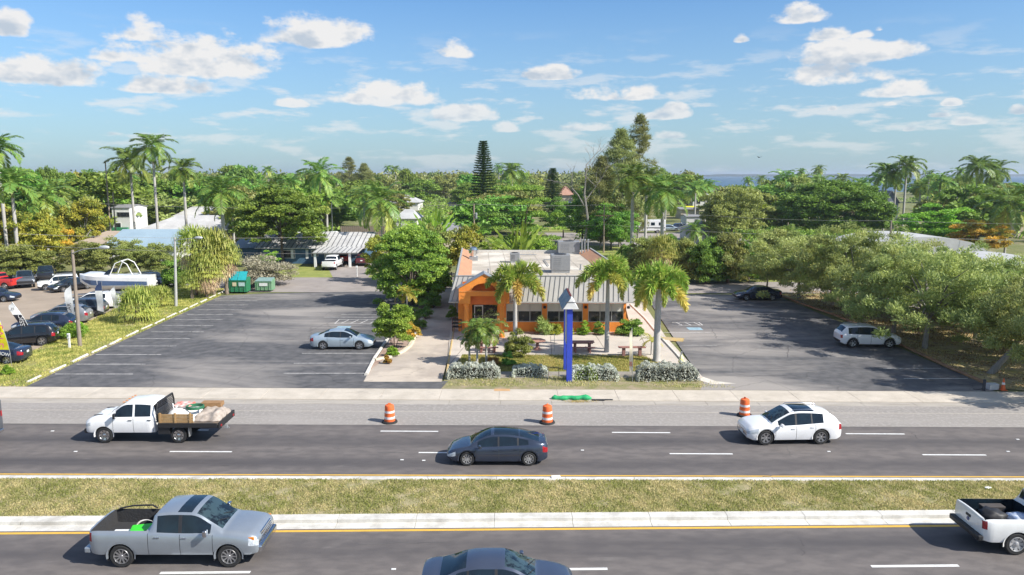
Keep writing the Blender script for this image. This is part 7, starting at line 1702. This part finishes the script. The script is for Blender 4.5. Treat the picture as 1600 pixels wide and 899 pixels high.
# --- filler trees of the neighbourhood, each a tree of its own, kept out of the views to the houses
CLEAR = [(1210,1390,288,350,168),(1098,1188,296,350,150),(1402,1498,322,370,140),(1492,1562,346,390,128),(380,506,298,380,113),(752,876,300,380,114),(150,168,255,372,150),(960,1010,200,330,130),(168,350,326,374,165),(165,285,374,414,118),(335,410,366,410,120),(404,575,376,436,116),(528,616,348,380,150),(604,656,288,302,290),(700,728,292,304,280),(618,655,322,345,190),(846,905,346,390,200),(870,897,281,298,330),(960,1096,338,392,205),(1345,1548,368,402,135),(1546,1640,400,470,104),(905,1010,384,440,140),(1372,1400,318,336,230),(1150,1182,276,286,3000),(1112,1150,279,288,3000),(1396,1420,292,306,800),(1330,1352,272,280,3000),(1360,1372,280,294,800),(1568,1600,270,278,3000),(1565,1600,350,372,165),(1068,1100,318,345,235)]
occ = []
def clear(px, Y, top, w_, base):
    for x0, x1, y0, y1, Yh in CLEAR:
        if Y < Yh-2 and px+w_/2 > x0 and px-w_/2 < x1 and base > y0 and top < y1: return False
        if abs(Y-Yh) < 14 and x0-4 < px < x1+4: return False
    return True
fill = []; rf_ = random.Random(31)
def py_of(Y, z):
    dy, dz = Y*CP-(z-CAM_H)*SP, Y*SP+(z-CAM_H)*CP
    return 449.5-F*dz/dy if False else 449.5-F*((Y*SP+(z-CAM_H)*CP)/(Y*CP-(z-CAM_H)*SP))
tries = 0
while len(fill) < 372 and tries < 9000:
    tries += 1
    Y = 104+ (rf_.random()**1.5)*420; px = rf_.uniform(-60, 1660); k = rf_.random()
    if 395 < px < 1010 and Y < 122: continue
    if px > 1110 and Y > 300 and k > .5: continue
    if Y < 118 and not (px < 150 or px > 1180): continue
    if k < .22: kd, H_, W_ = 'royal_far', rf_.uniform(9, 15), rf_.uniform(5.5, 7.5)
    elif k < .78: kd, H_, W_ = 'bushy', rf_.uniform(7, 13.5), rf_.uniform(9, 18)
    elif k < .95: kd, H_, W_ = 'pale', rf_.uniform(6, 11.5), rf_.uniform(8, 14)
    else: kd, H_, W_ = 'green', rf_.uniform(9, 14), rf_.uniform(11, 17)
    if px < 170 and Y < 260: H_ *= 1.12
    if Y > 260: H_ *= rf_.uniform(1.0, 1.35)
    if px > 1110 and kd != 'royal_far': H_ = min(H_, CAM_H-(17 if rf_.random() < .45 else 4)/1213*Y)
    if px > 1110 and kd == 'royal_far' and Y > 400: continue
    top = py_of(Y, H_); base = py_of(Y, 0); wp = W_*F/Y
    if not clear(px, Y, top, wp, base): continue
    if any(abs(px-a)/(wp+b)*2.2+abs(Y-c)/26 < .50 for a, c, b in occ): continue
    occ.append((px, Y, wp)); fill.append((kd, px, Y, H_, W_))
LM = [(60,'left of the tall bare pole'),(230,'over the white houses at left'),(360,'behind the thick royal palm'),(450,'behind the dense green tree'),(560,'above the weathered fence'),(650,'behind the big alley tree'),(756,'near the conical pine'),(840,'behind the flat layered tree'),(940,'around the casuarinas'),(1050,'beyond the motorhome'),(1143,'around the olive domed tree'),(1300,'around the round mango tree'),(1400,'near the tall right palms'),(1460,'behind the bright green tree'),(1540,'near the flowering orange tree'),(1640,'at the right edge')]
KN = {'royal_far':('palm','palm_tree','palm tree'),'bushy':('leafy tree','broadleaf_tree','tree'),'pale':('pale leafy tree','broadleaf_tree','tree'),'green':('dense green tree','broadleaf_tree','tree')}
ORD = ['leftmost','second','third','fourth','fifth','sixth','seventh','eighth','ninth','tenth','eleventh','twelfth','thirteenth','fourteenth','fifteenth','sixteenth','seventeenth','eighteenth','nineteenth','twentieth','twenty-first','twenty-second','twenty-third','twenty-fourth','twenty-fifth','twenty-sixth','twenty-seventh','twenty-eighth','twenty-ninth','thirtieth']
bk = {}
for f_ in fill:
    d = 'near' if f_[2] < 170 else ('middle distance' if f_[2] < 290 else 'far'); lm = min(LM, key=lambda q: abs(q[0]-f_[1]))[1]; bk.setdefault((f_[0], d, lm), []).append(f_)
for (kd, d, lm), L_ in bk.items():
    L_.sort(key=lambda q: q[1])
    for i, (k_, px, Y, H_, W_) in enumerate(L_):
        noun, nm, ct = KN[kd]; lb = (ORD[i]+' from the left, ' if len(L_) > 1 and i else ('leftmost ' if len(L_) > 1 else ''))+d+' '+noun+' '+lm
        X = A(px, 300, Y)[0]
        if kd == 'royal_far': palm(kd, X, Y, H_, W_, lb, group='neighbourhood palms', name=nm)
        else: tree(kd, X, Y, H_, W_, lb, group='neighbourhood trees', name=nm)
# distant woods beyond: one mass
def woods():
    r = np.random.RandomState(12); n = 5200; Y = 400+ (r.rand(n)**1.6)*2600; X = (r.rand(n)*2-1)*Y*.80
    keep = ~((Y > 400) & (X > .235*Y)) ; X, Y = X[keep], Y[keep]; n = len(X); Hh = 8+7*r.rand(n)**1.7; per = 44
    C = np.repeat(np.stack([X, Y, Hh*.62], 1), per, 0); s = np.repeat(1+Y/900, per); u = unit(r, len(C)); u[:,2] = np.abs(u[:,2])*1.3-.25
    P = C+u*np.stack([np.repeat(4.6+Y/170, per)]*2+[np.repeat(Hh*.40, per)], 1)*(.8+.4*r.rand(len(C),1)); m = len(P)
    me = quads('distant_woods', P, unit(r, m)+np.array([0,0,.3]), unit(r, m)+np.array([0,-.3,.8]), 1.15*s*(.6+.8*r.rand(m)), .8*s, np.repeat(r.rand(n)*.7, per), leafmat('leaf_distant', (.12,.16,.045), (.28,.30,.09), .25))
    o = bpy.data.objects.new('distant_woods', me); COL.objects.link(o); o['kind'] = 'stuff'
    n = 9000; Y = 150+ (r.rand(n)**1.5)*420; X = (r.rand(n)*2-1)*Y*.78; px = 800+X/Y*F
    Z = np.zeros(n); pyb = np.array([py_of(y, 0) for y in Y]); keep = np.ones(n, bool)
    for x0, x1, y0, y1, Yh in CLEAR: keep &= ~((px > x0-3) & (px < x1+3) & (pyb > y0-3) & (pyb < y1+10))
    X, Y = X[keep], Y[keep]; n = len(X); per = 22; C = np.repeat(np.stack([X, Y, np.full(n, .7)], 1), per, 0); m = len(C); u = unit(r, m); u[:,2] = np.abs(u[:,2])
    P = C+u*np.array([1.9,1.9,1.7]); me = quads('undergrowth', P, unit(r, m)+np.array([0,0,.3]), unit(r, m)+np.array([0,-.3,.8]), .8, .42, np.repeat(r.rand(n), per), G_MID)
    o = bpy.data.objects.new('undergrowth', me); COL.objects.link(o); o['kind'] = 'stuff'
woods()
# grass blades: median, lawn and verges
def grass(name, n, region, m, h=.10, w_=.02, z=.10, seed=1):
    r = np.random.RandomState(seed); P = region(r, n); n = len(P); t = r.rand(n, 1)
    D = unit(r, n)*.5+np.array([0,0,.8]); hh = h*(.5+r.rand(n)); P[:,2] = z+hh*.4
    K = [(r.normal()*1.2, r.normal()*1.2, r.rand()*6.3) for _ in range(5)]+[(r.normal()*5, r.normal()*5, r.rand()*6.3) for _ in range(7)]; tn = .5+.11*sum(np.sin(P[:,0]*a+P[:,1]*b_+c) for a, b_, c in K)+r.normal(size=n)*.2
    me = quads(name, P, D, unit(r, n)*.6+np.array([0,-1,.4]), hh, w_, np.clip(tn, 0, 1)*.8, m); o = bpy.data.objects.new(name, me); COL.objects.link(o); o['kind'] = 'stuff'
def reg_med(r, n):
    x = (r.rand(n)*2-1)*30; y = 27+r.rand(n)*8; y0 = np.array([L_c2(a) for a in x]); y1 = np.array([L_f0(a) for a in x]); y = y0-.03+(y1-y0+.05)*r.rand(n); q = sum(np.sin(x*a+y*b_+c) for a, b_, c in ((.9,1.3,0),(-.7,2.1,2),(2.3,-1.1,4),(.31,.4,1),(4.1,3.3,5),(-3.3,5.1,3)))+r.normal(size=n)*1.2; k = q > -2.2; return np.stack([x,y,0*x],1)[k]
G_GRASS = leafmat('grass_blades', (.20,.22,.06), (.52,.44,.23), .3, .8, .1); G_LAWNB = leafmat('lawn_blades', (.19,.22,.045), (.52,.44,.16), .3, .8, .1)
grass('median_grass_blades', 150000, reg_med, G_GRASS, h=.085, w_=.03, z=.10)
def poly_region(poly, z=0):
    xs = [p[0] for p in poly]; ys = [p[1] for p in poly]
    def f(r, n):
        x = min(xs)+(max(xs)-min(xs))*r.rand(n*2); y = min(ys)+(max(ys)-min(ys))*r.rand(n*2); ins = np.zeros(len(x), bool); j = len(poly)-1
        for i in range(len(poly)):
            c = ((ys[i] > y) != (ys[j] > y)) & (x < (xs[j]-xs[i])*(y-ys[i])/((ys[j]-ys[i]) or 1e-9)+xs[i]); ins ^= c; j = i
        return np.stack([x, y, 0*x], 1)[ins][:n]
    return f
grass('lawn_blades', 26000, poly_region(gp([(716,582),(722,556),(1000,556),(1012,560),(1064,582)])), G_LAWNB, h=.10, w_=.03, z=.055, seed=3)
stripv = [LW(-60,.05), LW(40,.05)] + gp([(110,572),(200,530),(300,484),(345,463),(350,452),(262,446),(232,462),(165,490),(112,518),(62,545),(-40,582)])
def clumpy(reg, thr=.0):
    def f(r, n):
        P = reg(r, n); q = np.sin(P[:,0]*.7+1.3*np.sin(P[:,1]*.6))*np.sin(P[:,1]*.9+P[:,0]*.35)+r.normal(size=len(P))*.5; return P[q > thr]
    return f
grass('verge_blades', 60000, clumpy(poly_region(stripv), -.5), G_LAWNB, h=.14, w_=.04, z=.03, seed=4)
grass('front_verge_blades', 9000, clumpy(poly_region(gp([(690,605),(1150,608),(1090,590),(700,590)])), .2), G_GRASS, h=.12, w_=.03, z=.055, seed=5)
grass('grove_litter', 40000, clumpy(poly_region(gp([(1545,606),(1800,630),(1800,500),(1240,452),(1222,461),(1330,506),(1440,555)])), .1), leafmat('dry_litter', (.16,.12,.05), (.42,.33,.15), 0, .9, .1), h=.12, w_=.07, z=.04, seed=6)
# ------------------------------------------------------------------ air
if HAZE > 0:
    mb = MB(); mb.box(-7100, 7100, -70, 9100, -1.2, 34); hz_o = mb.build('haze', None or bpy.data.materials.new('haze_air')); hm = hz_o.data.materials[0]; hm.use_nodes = True
    nt_ = hm.node_tree; nt_.nodes.clear(); pv_ = nt_.nodes.new('ShaderNodeVolumePrincipled'); ou = nt_.nodes.new('ShaderNodeOutputMaterial'); nt_.links.new(pv_.outputs[0], ou.inputs['Volume'])
    pv_.inputs['Color'].default_value = (.75,.85,1,1); pv_.inputs['Density'].default_value = HAZE; pv_.inputs['Anisotropy'].default_value = .3; hz_o['kind'] = 'stuff'
# ------------------------------------------------------------------ sun, sky, clouds
SUNV = Vector((1.1, -.48, 1.0)).normalized()
el = math.asin(SUNV.z); azc = math.atan2(SUNV.x, SUNV.y)
sd = bpy.data.lights.new('sun', 'SUN'); sd.energy = SUN_E; sd.angle = R(.53); sd.color = (1, .95, .87)
so = bpy.data.objects.new('sun', sd); COL.objects.link(so); so.rotation_euler = (-SUNV).to_track_quat('-Z', 'Y').to_euler(); so.location = (60, -40, 80)
w = bpy.data.worlds.new('World'); scene.world = w; w.use_nodes = True
nt = w.node_tree; N, L = nt.nodes, nt.links; bg = N['Background']
sky = N.new('ShaderNodeTexSky'); sky.sky_type = 'NISHITA'; sky.sun_disc = False; sky.sun_elevation = el; sky.sun_rotation = azc
sky.altitude = 0; sky.air_density = 1.0; sky.dust_density = .6; sky.ozone_density = 1.4
tc = N.new('ShaderNodeTexCoord'); sx = N.new('ShaderNodeSeparateXYZ'); L.new(tc.outputs['Generated'], sx.inputs[0])
def M_(op, a, b=None, c=None, clamp=False):
    n = N.new('ShaderNodeMath'); n.operation = op; n.use_clamp = clamp
    for i, v in enumerate((a, b, c)):
        if v is None: continue
        if isinstance(v, (int, float)): n.inputs[i].default_value = v
        else: L.new(v, n.inputs[i])
    return n.outputs[0]
# direction -> (u, v): tangent of azimuth and of elevation, so that a cloud has an angular place and size
hyp = M_('SQRT', M_('ADD', M_('MULTIPLY', sx.outputs[0], sx.outputs[0]), M_('MULTIPLY', sx.outputs[1], sx.outputs[1])))
U = M_('ARCTAN2', sx.outputs[0], sx.outputs[1]); V = M_('DIVIDE', sx.outputs[2], M_('MAXIMUM', hyp, .001))
cmb = N.new('ShaderNodeCombineXYZ'); L.new(U, cmb.inputs[0]); L.new(V, cmb.inputs[1])
def fbm(scale, detail, sy, off=0, rough=.6):
    mp = N.new('ShaderNodeMapping'); mp.inputs['Scale'].default_value = (1, sy, 1); mp.inputs['Location'].default_value = (off, off, 0); L.new(cmb.outputs[0], mp.inputs[0])
    n = N.new('ShaderNodeTexNoise'); n.inputs['Scale'].default_value = scale; n.inputs['Detail'].default_value = detail; n.inputs['Roughness'].default_value = rough; L.new(mp.outputs[0], n.inputs['Vector'])
    return n.outputs['Fac']
def uv(px, py):
    d = ray(px, py); return math.atan2(d[0], d[1]), d[2]/math.hypot(d[0], d[1])
# (centre x, base y, half width, height, strength) of every cloud in the photograph's sky
CL = [(20,60,36,36,1),(215,66,60,36,.9),(320,122,145,60,1.1),(215,100,85,22,.7),(70,136,105,46,1.0),(262,148,82,28,.9),(500,74,95,42,1),(545,72,50,40,1),
      (712,92,42,26,.8),(600,164,95,42,1.0),(730,190,62,24,.9),(795,208,28,18,.9),(460,168,32,14,.9),(858,126,52,18,.9),(868,124,34,20,.8),(965,158,90,24,1.0),
      (1015,187,36,14,.5),(1050,186,38,22,1),(912,206,52,14,.9),(1045,217,30,11,.8),(1245,38,58,28,.9),(1290,64,54,22,.7),(1350,60,35,14,.5),(1375,50,14,12,.6),(1158,68,18,16,.6),
      (1320,102,105,36,1.0),(1400,94,48,30,.8),(1310,134,95,38,1),(1412,152,72,24,1.0),(1484,166,18,10,.9),(1515,196,50,14,.7),(1420,206,18,10,.7),(1590,180,22,16,.9),
      (1390,166,20,8,.4),(1270,200,50,10,.35),(1330,210,40,8,.35),(1136,194,12,8,.6),(1300,174,12,8,.5),(1470,184,26,9,.5),(90,176,55,16,.32),(30,172,45,16,.35),(200,190,60,12,.3),(175,212,28,8,.4),
      (300,206,50,9,.28),(450,218,40,8,.25),(640,214,50,9,.3),(690,238,30,7,.25),(1210,228,30,8,.3),(1290,236,40,7,.28),(1380,216,30,9,.35),(1560,230,40,9,.3),(310,222,20,6,.3),(150,160,40,12,.28),
      (380,185,60,12,.22),(600,200,90,14,.2),(1480,222,60,9,.25),(860,232,10,6,.3),(1200,40,16,9,.3),(1105,62,22,12,.25),(335,55,12,9,.2)]
nz = fbm(11, 9, 1.7, 3.1, .62); nzs = fbm(11, 4, 1.7, 3.1+.02, .62); nz2 = fbm(30, 4, 1.4, 7.7, .6)
nzc = M_('ADD', M_('MULTIPLY', M_('SUBTRACT', nz, .5), 4.4), M_('MULTIPLY', M_('SUBTRACT', nz2, .5), 1.8))
cmb3 = N.new('ShaderNodeCombineXYZ'); L.new(U, cmb3.inputs[0]); L.new(V, cmb3.inputs[1]); L.new(V, cmb3.inputs[2])
acc = None
for cx, by, hw, hh, s in CL:
    if s < .4: continue
    u0, v0 = uv(cx, by); u1, _ = uv(cx+hw, by); _, v1 = uv(cx, by-hh); a = max(u1-u0, .002); b = max(v1-v0, .002); vb = v0+b*.25
    # (du, up, down): above the flat base a rounded dome, below it a quick fade
    m1 = N.new('ShaderNodeVectorMath'); m1.operation = 'MULTIPLY_ADD'; L.new(cmb3.outputs[0], m1.inputs[0]); m1.inputs[1].default_value = (1/a, 1/b, -3.6/b); m1.inputs[2].default_value = (-u0/a, -vb/b, 3.6*vb/b)
    m2 = N.new('ShaderNodeVectorMath'); m2.operation = 'MAXIMUM'; L.new(m1.outputs[0], m2.inputs[0]); m2.inputs[1].default_value = (-99, 0, 0)
    m3 = N.new('ShaderNodeVectorMath'); m3.operation = 'LENGTH'; L.new(m2.outputs[0], m3.inputs[0])
    acc = m3.outputs['Value'] if acc is None and s > .9 else M_('MINIMUM', M_('ADD', m3.outputs['Value'], (1-s)*.5) if s < .95 else m3.outputs['Value'], acc if acc is not None else 9.0)
dens = M_('SUBTRACT', 1.0, M_('MULTIPLY', acc, M_('MINIMUM', acc, 1.6)))
dens = M_('MAXIMUM', dens, -1.3)
fld = M_('ADD', dens, nzc)
mr = N.new('ShaderNodeMapRange'); mr.interpolation_type = 'SMOOTHSTEP'; mr.inputs[1].default_value = -.02; mr.inputs[2].default_value = .75; L.new(fld, mr.inputs[0])
band_ = fbm(12, 6, 4.2, 11.3, .58)
bm_ = N.new('ShaderNodeMapRange'); bm_.interpolation_type = 'SMOOTHSTEP'; bm_.inputs[1].default_value = .50; bm_.inputs[2].default_value = .64; bm_.inputs[4].default_value = .75; L.new(band_, bm_.inputs[0])
bh_ = N.new('ShaderNodeMapRange'); bh_.inputs[1].default_value = .18; bh_.inputs[2].default_value = .07; L.new(V, bh_.inputs[0])
cover = M_('MAXIMUM', mr.outputs[0], M_('MULTIPLY', bm_.outputs[0], bh_.outputs[0]))
# thick middles and undersides grey, lit tops white
shade = N.new('ShaderNodeMapRange'); shade.inputs[1].default_value = .55; shade.inputs[2].default_value = 1.8; L.new(M_('ADD', fld, M_('MULTIPLY', M_('SUBTRACT', nzs, nz), 9.0)), shade.inputs[0])
ccol = N.new('ShaderNodeMixRGB'); ccol.inputs[1].default_value = (*[CLOUD_W*k for k in (1.0,.985,.97)], 1); ccol.inputs[2].default_value = (*[CLOUD_W*k for k in (.60,.68,.78)], 1); L.new(shade.outputs[0], ccol.inputs[0])
# fair-weather haze towards the horizon whitens the sky
hz = N.new('ShaderNodeMapRange'); hz.inputs[1].default_value = .0; hz.inputs[2].default_value = .22; hz.inputs[3].default_value = .62; hz.inputs[4].default_value = 0; L.new(V, hz.inputs[0])
skyg = N.new('ShaderNodeMixRGB'); skyg.blend_type = 'MULTIPLY'; skyg.inputs[0].default_value = 1; L.new(sky.outputs[0], skyg.inputs[1]); skyg.inputs[2].default_value = (*SKY_TINT, 1)
hmix = N.new('ShaderNodeMixRGB'); L.new(hz.outputs[0], hmix.inputs[0]); L.new(skyg.outputs[0], hmix.inputs[1]); hmix.inputs[2].default_value = (*HAZE_C, 1)
fade = N.new('ShaderNodeMapRange'); fade.inputs[1].default_value = .0; fade.inputs[2].default_value = .10; fade.inputs[3].default_value = .35; fade.inputs[4].default_value = .96; L.new(V, fade.inputs[0])
# unseen even cloud veil overhead and behind the camera, added to raise fill light
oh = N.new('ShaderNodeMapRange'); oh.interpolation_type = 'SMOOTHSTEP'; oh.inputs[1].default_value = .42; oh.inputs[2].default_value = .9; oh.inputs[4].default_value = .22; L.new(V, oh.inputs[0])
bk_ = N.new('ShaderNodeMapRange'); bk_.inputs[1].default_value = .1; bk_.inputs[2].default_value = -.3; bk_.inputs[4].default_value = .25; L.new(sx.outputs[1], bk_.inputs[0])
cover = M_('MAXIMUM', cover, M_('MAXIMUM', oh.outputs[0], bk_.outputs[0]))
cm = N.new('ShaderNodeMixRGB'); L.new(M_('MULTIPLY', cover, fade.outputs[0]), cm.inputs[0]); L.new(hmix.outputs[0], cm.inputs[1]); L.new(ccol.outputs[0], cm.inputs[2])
L.new(cm.outputs[0], bg.inputs['Color']); bg.inputs['Strength'].default_value = SKY_S
scene.render.engine = 'CYCLES'
vs = scene.view_settings; vs.view_transform = 'Standard'; vs.look = 'None'; vs.exposure = EXPO; vs.gamma = 1; vs.use_curve_mapping = False
scene.cycles.max_bounces = 6; scene.cycles.diffuse_bounces = 4; scene.cycles.glossy_bounces = 3; scene.cycles.transmission_bounces = 3; scene.cycles.transparent_max_bounces = 4
scene.cycles.volume_bounces = 0
scene.cycles.use_adaptive_sampling = True; scene.cycles.adaptive_threshold = .02; scene.cycles.use_denoising = True
w.cycles.sampling_method = 'NONE'
